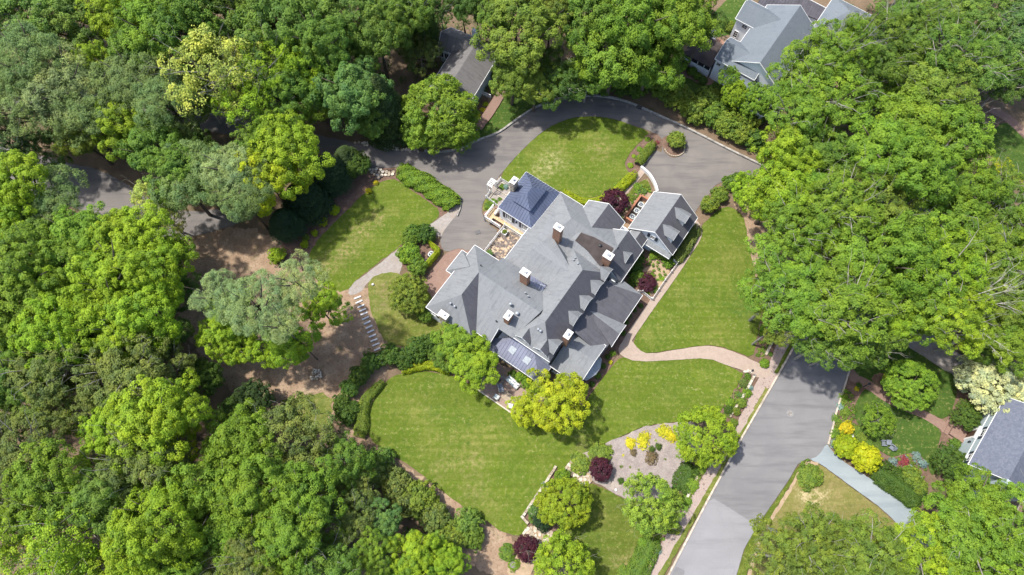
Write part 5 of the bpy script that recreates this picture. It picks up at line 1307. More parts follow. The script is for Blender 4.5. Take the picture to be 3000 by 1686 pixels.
# the woods. Rows: crown middle x y and radius as seen (reduced picture, 2576 wide), kind, colour, height of the middle
WOODS = {
'in the top left wood': '''60 40 92 oak CG 12;175 75 85 maple CG 12;285 40 70 maple LI 12;395 55 90 maple BG 13;350 150 80 maple MG 10;65 150 95 pine PN 13;150 215 100 pine PP 13;243 165 48 maple LI 13;30 265 85 pine PN 12;225 260 95 pine PN 13;330 205 80 pine PN 13;185 290 50 maple OG 10;300 320 75 maple LI 11;210 345 62 maple OG 8;105 385 62 light TL 5;410 250 75 pine PN 12;440 310 70 oak OL 10;390 375 78 maple MG 10;480 385 60 round DG 8;540 185 105 airy PL 13;640 165 80 airy PL 13;612 262 70 airy LI 12;575 50 105 maple CG 13;480 90 80 maple MG 12;700 70 105 maple CG 13;760 160 80 maple LI 12;670 170 70 airy LI 13;810 110 75 maple MG 12;870 50 95 maple CG 12;945 90 75 maple CG 12;1010 55 62 maple MG 10;720 235 75 maple MG 9;800 245 72 maple BG 9;885 235 82 maple TL 9;965 265 66 ever DK 7;935 290 60 round CG 6;450 20 70 maple MG 12;20 360 60 oak DK 9;640 20 70 oak MG 13;1020 0 70 oak MG 12;500 230 60 oak MG 10;380 110 60 oak DK 8;640 390 60 maple MG 10;580 430 70 pine PP 12;690 345 60 maple BG 11;720 395 90 maple LI 12;680 450 80 maple LY 11;600 480 75 pine PN 11;480 440 90 pine PN 12;450 455 75 maple MG 10;100 -40 90 oak CG 12;350 -40 90 maple BG 12;560 -50 90 maple CG 12;760 -50 90 maple CG 12;-50 80 90 pine PN 12;-50 260 90 pine PN 12''',
'between the bungalow and the top edge': '''1055 135 50 oak OL 5;1040 20 62 ever DG 10;1105 5 60 oak DG 10;1165 5 50 maple DG 11;1200 5 55 maple DG 11;1252 50 50 maple MG 11''',
'behind the drive at the top middle': '''1310 90 95 maple OG 11;1288 190 62 maple OG 9;1345 215 60 maple OG 7;1385 30 65 maple OG 11;1475 40 85 maple MG 11;1545 150 105 maple BG 11;1610 55 95 maple BG 12;1480 190 60 oak MG 7;1635 165 80 maple BG 9;1700 55 90 maple BG 11;1770 60 45 maple DG 9;1400 200 70 oak DG 7;1300 -20 80 maple OG 11;1500 -50 90 maple MG 12;1680 -40 90 maple BG 12''',
'around the grey house at the top right': '''2010 200 72 oak BG 12;2065 140 72 oak BG 13;2130 110 72 oak BG 13;2085 235 88 oak BG 12;2000 285 72 oak BG 11;2140 190 90 oak MG 12;2215 120 90 oak MG 12;2265 50 62 oak CG 12;2310 95 85 oak MG 12;2290 195 80 oak BG 11;2365 215 92 oak OG 11;2400 120 75 oak MG 12;2440 45 80 oak CG 12;2370 30 65 oak CG 12;2535 40 80 oak TL 12;2535 130 80 oak TL 11;2475 160 80 oak CG 11;2535 205 62 oak DG 10;1835 195 28 light BG 5;1850 235 36 round LI 4;1900 255 45 round BG 4;2300 -60 90 oak MG 12;2600 100 90 oak TL 11''',
'right of the turning court': '''1985 400 82 maple LI 10;1960 485 92 maple LI 9;2065 390 80 oak MG 10;2045 480 75 oak BG 9;1880 475 42 light LI 4;2040 320 60 oak MG 8;2215 385 95 maple BG 12;2300 320 100 maple BG 12;2385 370 95 maple BG 12;2310 440 90 maple BG 12;2200 300 60 oak DG 8;2412 300 55 oak OG 10;2500 450 50 airy LY 8;2450 480 70 maple BG 10;2215 505 95 oak OG 11;2120 510 80 oak BG 11;2330 545 95 oak BG 11;2430 560 90 oak BG 11;2545 510 80 oak MG 11;2010 565 78 oak BG 10;1970 650 88 oak BG 11;2060 600 80 oak OG 10;2030 760 95 oak BG 11;1955 740 80 oak BG 11;2130 780 100 oak BG 12;2150 660 100 oak BG 12;2195 720 80 oak BG 11;2080 850 75 oak MG 10;2190 850 70 oak MG 10;2120 870 60 oak MG 9;1960 810 55 oak OG 9;2270 640 95 maple BG 12;2380 680 95 oak LI 12;2310 760 90 maple BG 11;2400 800 85 oak LI 11;2480 640 85 oak BG 12;2500 740 75 oak OG 11;2545 850 80 maple BG 9;2262 822 52 maple LI 9;2475 880 45 maple MG 6;2555 650 80 oak BG 12;2620 560 90 oak BG 12;2620 780 90 oak BG 11;2240 590 70 oak MG 10''',
'in the lower right corner': '''2045 1362 74 oak OG 9;1975 1400 88 oak OG 9;2105 1410 90 oak OG 9;2190 1395 85 oak OG 9;2010 1450 70 oak OL 8;2250 1390 55 light LI 8;2320 1390 90 oak LI 10;2390 1330 85 maple BG 10;2450 1260 75 maple BG 9;2460 1380 100 oak BG 10;2545 1310 85 oak BG 10;2390 1440 80 oak LI 10;2250 1455 70 oak OG 9;2545 1420 90 oak BG 10;2620 1360 80 oak BG 10;2150 1490 80 oak OG 9;2480 1480 80 oak LI 10''',
'in the wood left of the mansion': '''50 465 80 maple LI 12;30 560 80 maple LI 12;125 505 85 pine PN 13;110 590 85 maple MG 12;205 610 85 maple BG 12;290 605 76 maple LI 13;360 605 85 maple LI 12;395 680 85 maple LI 12;280 690 90 maple LI 13;170 660 85 maple BG 12;60 660 85 maple BG 12;60 760 90 maple BG 12;165 760 95 maple LI 12;260 790 90 maple LI 12;365 785 90 maple LI 12;425 725 60 maple DG 9;440 640 40 round MG 5;130 850 85 maple LI 11;50 860 85 maple BG 11;320 855 80 maple LI 11;420 840 62 maple DG 9;230 870 70 maple MG 10;388 515 60 airy PL 9;430 560 45 airy PL 6;120 925 85 oak OL 11;320 925 95 oak OL 11;235 930 70 oak OL 10;410 920 70 oak OL 10;95 1010 80 oak OG 11;190 1010 75 oak OL 10;15 960 70 maple CG 11;505 950 52 round DG 5;645 770 78 pine PP 18;548 748 62 pine PP 17;752 708 62 pine PP 16;705 815 48 pine PP 16;560 835 62 maple LI 8;600 870 58 maple LI 7;725 860 78 maple LI 8;815 770 58 maple LI 7;580 780 50 maple LI 8;-40 700 90 maple BG 12;-40 850 90 maple BG 11;-40 980 90 oak OL 11;-40 540 90 maple LI 12''',
'in the wood at the bottom left': '''370 1060 100 maple LI 12;450 1030 75 maple LI 12;280 1075 72 maple LI 11;420 1110 70 maple LY 11;60 1130 85 oak OL 11;340 1180 88 oak OL 12;430 1180 60 oak OL 11;130 1215 95 maple BG 12;240 1260 80 maple CG 12;60 1290 70 maple BG 11;640 1005 48 round DK 4;590 1040 40 shrubtree DG 3;600 1120 88 maple BG 10;730 1120 105 oak OL 8;790 1190 70 oak OL 7;860 1175 70 maple MG 6;530 1240 100 maple BG 12;650 1240 95 maple BG 12;755 1260 90 maple BG 12;570 1330 88 maple BG 12;400 1320 105 maple LI 12;320 1260 60 maple BG 11;180 1330 105 airy LI 11;80 1380 90 airy LI 11;310 1395 85 maple LI 11;650 1355 85 maple BG 11;740 1340 85 maple BG 11;620 1420 60 oak OL 11;525 1415 60 oak OL 11;810 1400 75 oak MG 10;885 1300 58 oak OL 8;940 1400 52 maple BG 9;455 1430 60 maple BG 11;180 1440 80 airy LI 11;900 1250 50 oak OL 6;970 1310 46 maple TL 7;1040 1395 62 maple LI 7;1120 1420 50 maple LI 6;700 1430 60 maple LI 10;1030 1450 60 maple BG 7;-40 1150 90 oak OL 11;-40 1320 90 airy LI 11;360 1480 90 maple LI 11;820 1480 90 oak MG 10''',
}
K = 3000 / 2576.0
_rows = []
for region, txt in WOODS.items():
    for r in txt.split(';'):
        a = r.split()
        kind = a[3] if a[3] in PROTO else 'round'
        _rows.append([float(a[0]) * K, float(a[1]) * K, float(a[2]) * K, kind, a[4], float(a[5]), region])
_seen = {}
for r in _rows: _seen.setdefault((r[3], r[4], r[6]), []).append(r)
for (kind, col, region), rs in _seen.items():
    rs.sort(key=lambda r: r[0])
    for i, r in enumerate(rs):
        d = f'{CW[col]} {KW[kind][1]} {region}'
        lab = d if len(rs) == 1 else f'{d}, {ORD[i]} from the left'
        if r[5] > 8: r[5] += prng.uniform(-1.8, 2.2)
        st = {'oak': .85, 'pine': .8, 'maple': .95}.get(kind, 1.0)
        if kind == 'maple' and r[5] > 9: st = prng.uniform(.95, 1.25)
        plant_tree(r[0], r[1], r[2] * 1.03, kind, col, r[5], lab, f'{KW[kind][1]}s {region}', stretch=st)

# single trees of the garden
for px, py, r, kind, col, zc, lab, st in (
    (1285, 335, 112, 'feather', 'BG', 6.0, 'big fresh green spreading tree in front of the bungalow beside the drive', .8),
    (1235, 385, 60, 'round', 'BG', 3.5, 'lower left skirt of fresh green growth beside the spreading tree by the drive', .8),
    (1345, 385, 60, 'round', 'BG', 3.5, 'small fresh green tree overhanging the drive kerb below the bungalow', .8),
    (958, 496, 66, 'ever', 'EV', 4.5, 'blackish evergreen with bright edges nearest the drive in the evergreen screen', .5),
    (888, 572, 74, 'ever', 'EV', 4.5, 'largest blackish evergreen in the middle of the screen beside the west lawn', .5),
    (832, 645, 56, 'ever', 'EV', 4.0, 'blackish evergreen lowest in the screen beside the west lawn', .5),
    (1012, 455, 44, 'ever', 'DK', 3.5, 'dark conical evergreen touching the drive edge above the evergreen screen', .5),
    (1045, 485, 42, 'round', 'DG', 2.4, 'deep green rounded holly beside the stones at the drive edge', .95),
    (1200, 862, 62, 'round', 'OG', 2.8, 'olive green rounded tree beside the west wing of the mansion', .9),
    (1245, 925, 22, 'round', 'MG', 1.6, 'small round green tree by the south west corner of the mansion', .9),
    (1335, 1005, 66, 'maple', 'BG', 4.2, 'fresh green tree against the mansion between stone chimney and sunroom', .8),
    (1300, 1050, 40, 'maple', 'MG', 3.0, 'mid green low tree behind the bright hedge by the south lawn', .8),
    (1394, 1066, 74, 'maple', 'LI', 4.5, 'bright lime maple leaning over the patio fire pit', .8),
    (1635, 1178, 96, 'maple', 'LY', 5.0, 'large yellow lime maple on the right side of the patio', .85),
    (1545, 1205, 50, 'maple', 'LY', 3.0, 'smaller yellow lime maple on the patio edge left of the large one', .8),
    (1800, 592, 44, 'dome', 'PU', 2.6, 'dark purple japanese maple between mansion and garage', .95),
    (2066, 1277, 86, 'feather', 'LI', 4.0, 'bright lime feathery tree at the sidewalk beside the wood chip bed', .8),
    (1908, 1475, 86, 'light', 'PG', 4.0, 'pale green open tree with grey twigs beside the sidewalk', .85),
    (1652, 1474, 80, 'round', 'YD', 4.0, 'dense yellow green tree inside the low stone wall', .85),
    (1648, 1660, 94, 'light', 'LI', 4.0, 'bright lime spreading tree at the bottom edge below the stone walled tree', .85),
    (1760, 1375, 37, 'dome', 'PU', 1.5, 'purple domed japanese maple in the wood chip bed', .8),
    (1543, 1608, 40, 'dome', 'PU', 1.6, 'purple domed japanese maple near the bottom edge left of the lime tree', .8),
    (1894, 829, 30, 'dome', 'PU', 1.0, 'low dark purple japanese maple inside the white fenced garden', .6),
    (2665, 1130, 72, 'feather', 'BG', 3.5, 'fresh green weeping tree beside the curved brick walk across the street', .85),
    (2572, 1232, 48, 'light', 'BG', 2.2, 'small mid green open shrub tree on the lawn across the street', .8),
    (2895, 1125, 95, 'round', 'WF', 4.0, 'cream flowering tree overhanging the blue house', .85),
    (2985, 1130, 70, 'round', 'WF', 4.0, 'cream flowering tree cut by the right edge above the blue house', .85),
    (2830, 1218, 44, 'round', 'DG', 2.0, 'deep green rounded shrub tree right of the brick stoop', .85),
    (2785, 1352, 52, 'round', 'DG', 2.4, 'deep green rounded shrub tree at the corner of the blue house', .85)):
    plant_tree(px, py, r, kind, col, zc, lab, stretch=st)
# shrub masses along the drive, between drive and the grey house
_ks = sorted(((1470, 222, 26, 'TL'), (1905, 245, 42, 'OG'), (1945, 265, 50, 'OG'), (1985, 300, 50, 'OG'), (2035, 330, 52, 'OG'), (2085, 345, 48, 'MG'), (2120, 375, 50, 'OG'), (2165, 400, 46, 'OG'), (2205, 415, 40, 'DG'), (2190, 360, 45, 'OG'), (2070, 300, 45, 'OG'), (2130, 320, 40, 'BG'), (1860, 270, 34, 'MG'), (1820, 262, 32, 'DG'), (1770, 262, 30, 'MG'), (1725, 262, 28, 'DG'), (1690, 268, 28, 'OG'), (1648, 262, 30, 'TL'), (1600, 262, 26, 'DG'), (1585, 285, 22, 'TL'), (1460, 225, 30, 'OG')))
for i, (x, y, r, c) in enumerate(_ks):
    k = [q for q in _ks if q[3] == c].index((x, y, r, c))
    shrub(x, y, r, c, f'{CW[c]} bushy shrub along the far side of the looping drive, {ORD[k]} from the left', group='shrubs along the far kerb', zf=.5)
SHR = [
 (1978, 420, 32, 'OG', 'clipped round olive green bush in the kerbed island of the turning court', 'clip', .8),
 (2075, 605, 30, 'OG', 'olive green bush beside the garage corner at the court edge', 'shrub', .6), (2105, 575, 28, 'OG', 'olive green bush between court edge and east lawn tip', 'shrub', .6), (2135, 540, 26, 'MG', 'mid green bush under the lime tree at the court edge', 'shrub', .6), (2160, 530, 26, 'DG', 'deep green bush farthest right at the court edge', 'shrub', .6),
 (1215, 690, 30, 'MG', 'mid green bush left of the drive end by the gravel path', 'shrub', .6), (1247, 690, 32, 'DG', 'deep green feathery bush at the lower end of the drive', 'shrub', .6), (1200, 752, 36, 'BG', 'fresh green bush left of the hedged air conditioner', 'shrub', .6), (1225, 785, 32, 'MG', 'mid green bush below left of the hedged air conditioner', 'shrub', .6), (1200, 712, 26, 'MG', 'small mid green bush against the gravel path', 'shrub', .6),
 (1089, 1068, 32, 'DG', 'deep green rhododendron at the foot of the slab steps', 'shrub', .7), (1056, 1104, 30, 'DG', 'deep green rhododendron left of the sculpted hedge top', 'shrub', .7), (1028, 1140, 28, 'DG', 'deep green rhododendron outermost on the left of the sculpted hedge', 'shrub', .7), (1005, 1185, 28, 'DG', 'deep green rhododendron left of the sculpted hedge middle', 'shrub', .7), (1018, 1218, 30, 'DG', 'deep green rhododendron by the bare path left of the sculpted hedge', 'shrub', .7), (1038, 1200, 22, 'DG', 'small deep green rhododendron touching the sculpted hedge', 'shrub', .7),
 (1150, 1045, 34, 'DG', 'deep green rhododendron right of the lowest slab steps', 'shrub', .7), (1190, 1055, 32, 'DG', 'deep green rhododendron behind the left end of the bright hedge', 'shrub', .7), (1225, 1030, 36, 'DG', 'deep green rhododendron behind the middle of the bright hedge', 'shrub', .7), (1262, 1010, 30, 'DG', 'deep green rhododendron between bright hedge and mansion', 'shrub', .7),
 (815, 752, 26, 'LI', 'bright lime bush above the pines at the west lawn end', 'shrub', .6),
 (1100, 534, 9, 'YE', 'golden yellow clump nearest the drive in the mulch strip', 'tuft', .5), (1078, 558, 11, 'YE', 'golden yellow clump second along the mulch strip', 'tuft', .5), (980, 618, 18, 'LY', 'yellow lime bush in the mulch strip by the evergreens', 'shrub', .5), (945, 650, 16, 'LY', 'yellow lime bush midway along the mulch strip', 'shrub', .5), (921, 683, 11, 'LY', 'small yellow lime bush in the mulch strip by the west lawn', 'shrub', .5), (895, 695, 11, 'OG', 'small olive bush in the mulch strip below the evergreens', 'shrub', .5), (892, 715, 13, 'LY', 'lowest yellow lime bush in the mulch strip', 'shrub', .5),
 (1120, 1352, 38, 'CG', 'cool green bush at the left edge of the south lawn', 'shrub', .6), (1165, 1420, 46, 'OL', 'olive brown bush along the lower left of the south lawn', 'shrub', .6), (1100, 1390, 44, 'OL', 'olive brown bush behind the south lawn edge', 'shrub', .6), (1235, 1465, 48, 'OG', 'olive green bush on the wood edge below the south lawn', 'shrub', .6), (1180, 1480, 46, 'OL', 'olive brown bush inside the wood edge below the south lawn', 'shrub', .6), (1275, 1515, 42, 'OL', 'olive brown bush right along the wood edge by the south lawn', 'shrub', .6), (1370, 1540, 42, 'CG', 'cool green bush at the lower corner of the south lawn', 'shrub', .6), (1330, 1570, 42, 'OG', 'olive green bush under the cool green one at the lawn corner', 'shrub', .6), (1390, 1575, 30, 'MG', 'mid green bush beside the sandy path end', 'shrub', .6), (1290, 1590, 40, 'MG', 'mid green bush in the wood edge near the bottom', 'shrub', .6),
 (1487, 1620, 24, 'MG', 'mid green low bush left of the lower purple maple', 'shrub', .4), (1507, 1655, 16, 'BG', 'fresh green low bush under the lower purple maple', 'shrub', .4),
 (1590, 1528, 26, 'EV', 'blackish green bush at the lower corner of the stone wall', 'shrub', .6), (1560, 1500, 18, 'TL', 'teal green plant by the stone basin inside the wall', 'tuft', .5), (1598, 1425, 12, 'BL', 'blue green plant along the stone wall', 'tuft', .5), (1648, 1395, 22, 'BG', 'fresh green bush at the upper corner of the stone wall', 'shrub', .5),
 (1700, 1358, 30, 'OG', 'olive green spreading juniper left of the upper purple maple', 'shrub', .3), (1760, 1332, 32, 'OG', 'olive green spreading juniper above the upper purple maple', 'shrub', .3),
 (1848, 1300, 18, 'YE', 'golden yellow ground cover, lower left patch in the wood chip bed', 'tuft', .25), (1885, 1295, 21, 'YE', 'golden yellow ground cover, tall middle patch in the wood chip bed', 'tuft', .25), (1890, 1278, 17, 'YE', 'golden yellow ground cover, top of the middle patch', 'tuft', .25), (1950, 1265, 23, 'YE', 'golden yellow ground cover, upper right patch by the feathery tree', 'tuft', .25), (1968, 1278, 20, 'YE', 'golden yellow ground cover touching the feathery tree', 'tuft', .25),
 (1820, 1317, 5, 'YG', 'tiny yellow green tuft in the wood chips', 'tuft', .4), (1827, 1334, 6, 'YE', 'tiny golden tuft below the yellow patches', 'tuft', .4), (1923, 1290, 6, 'YG', 'tiny yellow green tuft right of the yellow patches', 'tuft', .4),
 (1910, 1340, 20, 'BN', 'brownish rounded grass mound in the wood chip bed', 'tuft', .45), (1910, 1317, 10, 'DG', 'small deep green plant above the brownish mound', 'tuft', .5), (1930, 1310, 11, 'DG', 'small deep green plant right above the brownish mound', 'tuft', .5), (1857, 1327, 12, 'BN', 'brownish low plant under the yellow patches', 'tuft', .4), (1820, 1408, 10, 'DG', 'deep green clump low in the wood chip bed', 'tuft', .5), (1790, 1307, 7, 'OL', 'olive tuft near the upper edge of the wood chip bed', 'tuft', .4), (1821, 1367, 7, 'OL', 'olive tuft in the pale middle of the wood chip bed', 'tuft', .4), (1847, 1368, 6, 'OL', 'second olive tuft in the pale middle of the chips', 'tuft', .4), (1872, 1376, 6, 'OL', 'third olive tuft in the pale middle of the chips', 'tuft', .4), (1950, 1345, 6, 'OL', 'olive tuft at the right of the wood chip bed', 'tuft', .4),
 (1882, 1590, 14, 'BG', 'fresh green round bush on the lower lawn', 'clip', .6), (1930, 1617, 9, 'BL', 'blue green tuft between lower hedge and sidewalk', 'tuft', .5), (1945, 1580, 6, 'BG', 'small fresh tuft beside the sidewalk', 'tuft', .5), (1975, 1548, 18, 'OG', 'olive green bush leaning over the sidewalk', 'shrub', .6), (1830, 1680, 20, 'MG', 'mid green low bush at the bottom edge of the lower lawn', 'shrub', .4),
 (2240, 965, 14, 'BG', 'fresh green bush under the oaks left of the sidewalk', 'shrub', .5), (2257, 990, 14, 'TL', 'teal green bush above the sidewalk wall', 'shrub', .5), (2277, 993, 13, 'OG', 'olive green bush over the sidewalk wall end', 'shrub', .5), (2240, 1065, 15, 'BG', 'bright fresh green mound where front walk meets sidewalk', 'clip', .5), (2236, 1027, 6, 'BG', 'small fresh green tuft above the sidewalk wall', 'tuft', .5), (2222, 1040, 7, 'MG', 'small mid green tuft beside the east lawn corner', 'tuft', .5), (2258, 1037, 8, 'MG', 'small mid green tuft under the sidewalk wall', 'tuft', .5),
 (2192, 1103, 10, 'MG', 'mid green plant behind the lamp stone', 'tuft', .5), (2178, 1122, 14, 'OL', 'reddish olive shrub in the bed below the front walk', 'shrub', .5), (2168, 1158, 10, 'TL', 'teal green spiky plant in the sidewalk bed', 'tuft', .5), (2190, 1152, 13, 'BG', 'fresh green shrub on the sidewalk wall', 'shrub', .5), (2172, 1180, 15, 'OG', 'olive green shrub on the sidewalk wall', 'shrub', .5), (2140, 1180, 14, 'BG', 'fresh green shrub at the lawn side of the sidewalk bed', 'shrub', .5), (2135, 1200, 14, 'DG', 'deep green shrub in the sidewalk bed', 'shrub', .5), (2156, 1205, 13, 'OG', 'olive green round shrub above the feathery tree', 'shrub', .5), (2200, 1135, 9, 'BL', 'blue green tuft by the sidewalk wall', 'tuft', .5), (2150, 1238, 12, 'OG', 'olive shrub between feathery tree and sidewalk', 'shrub', .5),
 (2055, 1370, 14, 'BG', 'fresh green low shrub at the sidewalk below the feathery tree', 'shrub', .4), (2030, 1420, 18, 'BG', 'fresh green low shrub along the sidewalk bed', 'shrub', .4), (2012, 1470, 16, 'BG', 'fresh green shrub beside the open twiggy tree', 'shrub', .4),
 (1912, 752, 14, 'BG', 'fresh green flowering clump by the garage gable', 'tuft', .5) , (1958, 772, 17, 'BG', 'bright green peony at the fence corner by the garage', 'shrub', .6), (1905, 812, 16, 'BG', 'fresh green herb bed in the fenced garden', 'shrub', .3), (1868, 815, 22, 'MG', 'mid green shrub against the mansion in the fenced garden', 'shrub', .6), (1860, 785, 22, 'DG', 'deep green shrub against the mansion under the east gable', 'shrub', .6), (1875, 760, 18, 'DG', 'deep green fern bed near the terracotta pot', 'shrub', .4), (1898, 855, 9, 'YE', 'golden clump by the white fence corner', 'tuft', .4), (1940, 815, 10, 'LI', 'bright lime clump inside the long white fence', 'tuft', .4),
 (1878, 895, 8, 'DG', 'first small boxwood along the porch bed', 'clip', .6), (1860, 908, 7, 'DG', 'second small boxwood along the porch bed', 'clip', .6), (1845, 925, 7, 'DG', 'third small boxwood along the porch bed', 'clip', .6), (1836, 943, 8, 'DG', 'fourth small boxwood along the porch bed', 'clip', .6), (1826, 975, 9, 'DG', 'fifth small boxwood along the porch bed', 'clip', .6),
 (1795, 1035, 10, 'BG', 'fresh green tuft at the start of the front walk', 'tuft', .5), (1790, 1060, 7, 'YE', 'golden tuft beside the bay window bed', 'tuft', .5), (1768, 1072, 9, 'DG', 'small deep green boxwood below the bay window', 'clip', .6), (1780, 1045, 8, 'DG', 'small deep green boxwood by the bay window corner', 'clip', .6), (1752, 1100, 10, 'MG', 'mid green boxwood at the south end of the bay bed', 'clip', .6), (1735, 1125, 9, 'DG', 'deep green boxwood by the yellow lime maple', 'clip', .6), (1725, 1085, 9, 'DG', 'deep green boxwood under the bay roof', 'clip', .6),
 (1502, 1098, 14, 'DG', 'deep green shrub at the sunroom left end', 'shrub', .5), (1525, 1105, 18, 'BG', 'fresh green shrub under the sunroom eave', 'shrub', .5), (1545, 1122, 18, 'BG', 'fresh green shrub second along the sunroom eave', 'shrub', .5), (1565, 1135, 17, 'BG', 'fresh green shrub nearest the sunroom corner', 'shrub', .5), (1558, 1155, 5, 'YE', 'small golden plant on the patio', 'tuft', .5),
 (1470, 545, 12, 'MG', 'mid green plant in the upper bed of the picket garden', 'tuft', .4), (1482, 547, 10, 'BL', 'blue green plant beside the stone pavilion chimney', 'tuft', .5), (1446, 590, 13, 'BG', 'fresh green bed in the lower half of the picket garden', 'shrub', .3), (1465, 580, 8, 'MG', 'small mid green clump on the picket garden path', 'tuft', .4), (1428, 600, 10, 'TL', 'teal green clump outside the picket garden', 'tuft', .4), (1436, 642, 11, 'BG', 'fresh green plant beside the white ramp', 'tuft', .4), (1442, 615, 8, 'OL', 'olive clump beside the brick landing', 'tuft', .4),
 (1868, 545, 14, 'BG', 'fresh green herb edging by the court wall', 'shrub', .3), (1848, 575, 14, 'OG', 'olive green herb edging left of the brick screen', 'shrub', .3), (1890, 560, 9, 'TL', 'teal green herb clump above the air conditioner screen', 'tuft', .5), (1898, 405, 10, 'BG', 'fresh green mound at the top of the hedge bed', 'clip', .4), (1875, 435, 11, 'BG', 'second fresh green mound in the hedge bed', 'clip', .4), (1858, 455, 8, 'LI', 'lime mound in the hedge bed', 'clip', .4), (1868, 457, 7, 'TL', 'teal clump in the hedge bed', 'tuft', .4), (1848, 482, 11, 'LI', 'largest lime mound at the lower end of the hedge bed', 'clip', .4), (1925, 415, 9, 'RD', 'reddish low plant beside the court island', 'tuft', .4), (1822, 525, 7, 'DG', 'deep green tuft by the oval lawn edge', 'tuft', .4), (1808, 540, 9, 'BG', 'fresh green tuft by the lower oval lawn edge', 'tuft', .4),
 (2470, 1312, 36, 'YG', 'yellow green half of the clipped domed pair beside the blue driveway', 'clip', .7), (2525, 1345, 42, 'YE2', 'golden half of the clipped domed pair beside the blue driveway', 'clip', .7),
 (2478, 1255, 19, 'YE', 'golden yellow shrub in the bed across the street', 'shrub', .5), (2474, 1165, 15, 'BG', 'fresh green perennial in the bed across the street', 'tuft', .4), (2465, 1190, 13, 'BL', 'blue green perennial in the bed across the street', 'tuft', .4), (2480, 1205, 14, 'OG', 'olive perennial in the bed across the street', 'tuft', .4), (2450, 1225, 14, 'MG', 'mid green perennial at the kerb across the street', 'tuft', .4), (2448, 1270, 16, 'MG', 'mid green low plant at the kerb above the domed pair', 'tuft', .3), (2513, 1260, 13, 'CG', 'cool green low shrub beside the round lawn', 'shrub', .4), (2530, 1285, 13, 'OG', 'olive green low shrub beside the round lawn', 'shrub', .4), (2550, 1305, 14, 'CG', 'cool green low shrub near the garden chairs', 'shrub', .3), (2445, 1300, 13, 'BL', 'blue green tuft left of the domed pair', 'tuft', .4), (2512, 1138, 8, 'YE', 'golden clump at the lamp across the street', 'tuft', .5), (2518, 1130, 10, 'DG', 'deep green clump at the lamp across the street', 'tuft', .5), (2597, 1101, 7, 'YE', 'golden clump beside the weeping tree', 'tuft', .5), (2590, 1120, 8, 'LI', 'lime clump beside the weeping tree', 'tuft', .5),
 (2650, 1350, 17, 'RD', 'red flowering azalea in the bed by the blue house', 'tuft', .4), (2617, 1352, 12, 'BL', 'blue green grass left of the red azalea', 'tuft', .6), (2685, 1335, 13, 'BL', 'blue green grass above right of the red azalea', 'tuft', .6), (2702, 1358, 14, 'BL', 'blue green grass right of the red azalea', 'tuft', .6), (2640, 1375, 8, 'MG', 'mid green tuft under the red azalea', 'tuft', .5), (2680, 1370, 8, 'OG', 'olive tuft right under the red azalea', 'tuft', .5), (2665, 1395, 28, 'OG', 'olive green shrub below the red azalea', 'shrub', .5), (2688, 1425, 24, 'OG', 'olive green shrub at the end of the dark hedge', 'shrub', .5), (2800, 1300, 16, 'MG', 'mid green flowering clump left of the stoop', 'tuft', .5), (2792, 1312, 10, 'BL', 'blue flowering clump by the stoop', 'tuft', .5), (2800, 1230, 10, 'BG', 'fresh green clump at the top of the stoop', 'tuft', .5),
 (2370, 1397, 36, 'OG', 'olive green spreading shrub on the straw coloured corner lawn', 'shrub', .3),
 (2000, 195, 22, 'DG', 'deep green round bush leftmost before the screened porch', 'clip', .6), (2028, 212, 18, 'MG', 'mid green round bush second before the screened porch', 'clip', .6), (2043, 224, 16, 'MG', 'mid green round bush third before the screened porch', 'clip', .6), (2059, 237, 17, 'DG', 'deep green round bush rightmost before the screened porch', 'clip', .6), (2135, 80, 22, 'OG', 'olive green bush by the grey house wall', 'shrub', .5), (2255, 14, 18, 'BG', 'fresh green bush between the grey house roofs', 'shrub', .5),
 (1412, 318, 10, 'YE', 'golden edging plant beside the bungalow walk', 'tuft', .4), (1422, 302, 10, 'YG', 'yellow green edging plant beside the bungalow walk', 'tuft', .4), (1400, 335, 9, 'YE', 'second golden edging plant beside the bungalow walk', 'tuft', .4),
]
COLS['YE2'] = (.34, .35, .010)
for x, y, r, c, lab, kind, zf in SHR:
    flat = 1.0 if zf >= .5 else 0.6
    shrub(x, y, r * 1.04, c, lab, kind, zf, None, flat, name={'clip': 'clipped_bush', 'tuft': 'perennial_clump'}.get(kind, 'shrub'), cat={'tuft': 'plant'}.get(kind, 'shrub'))

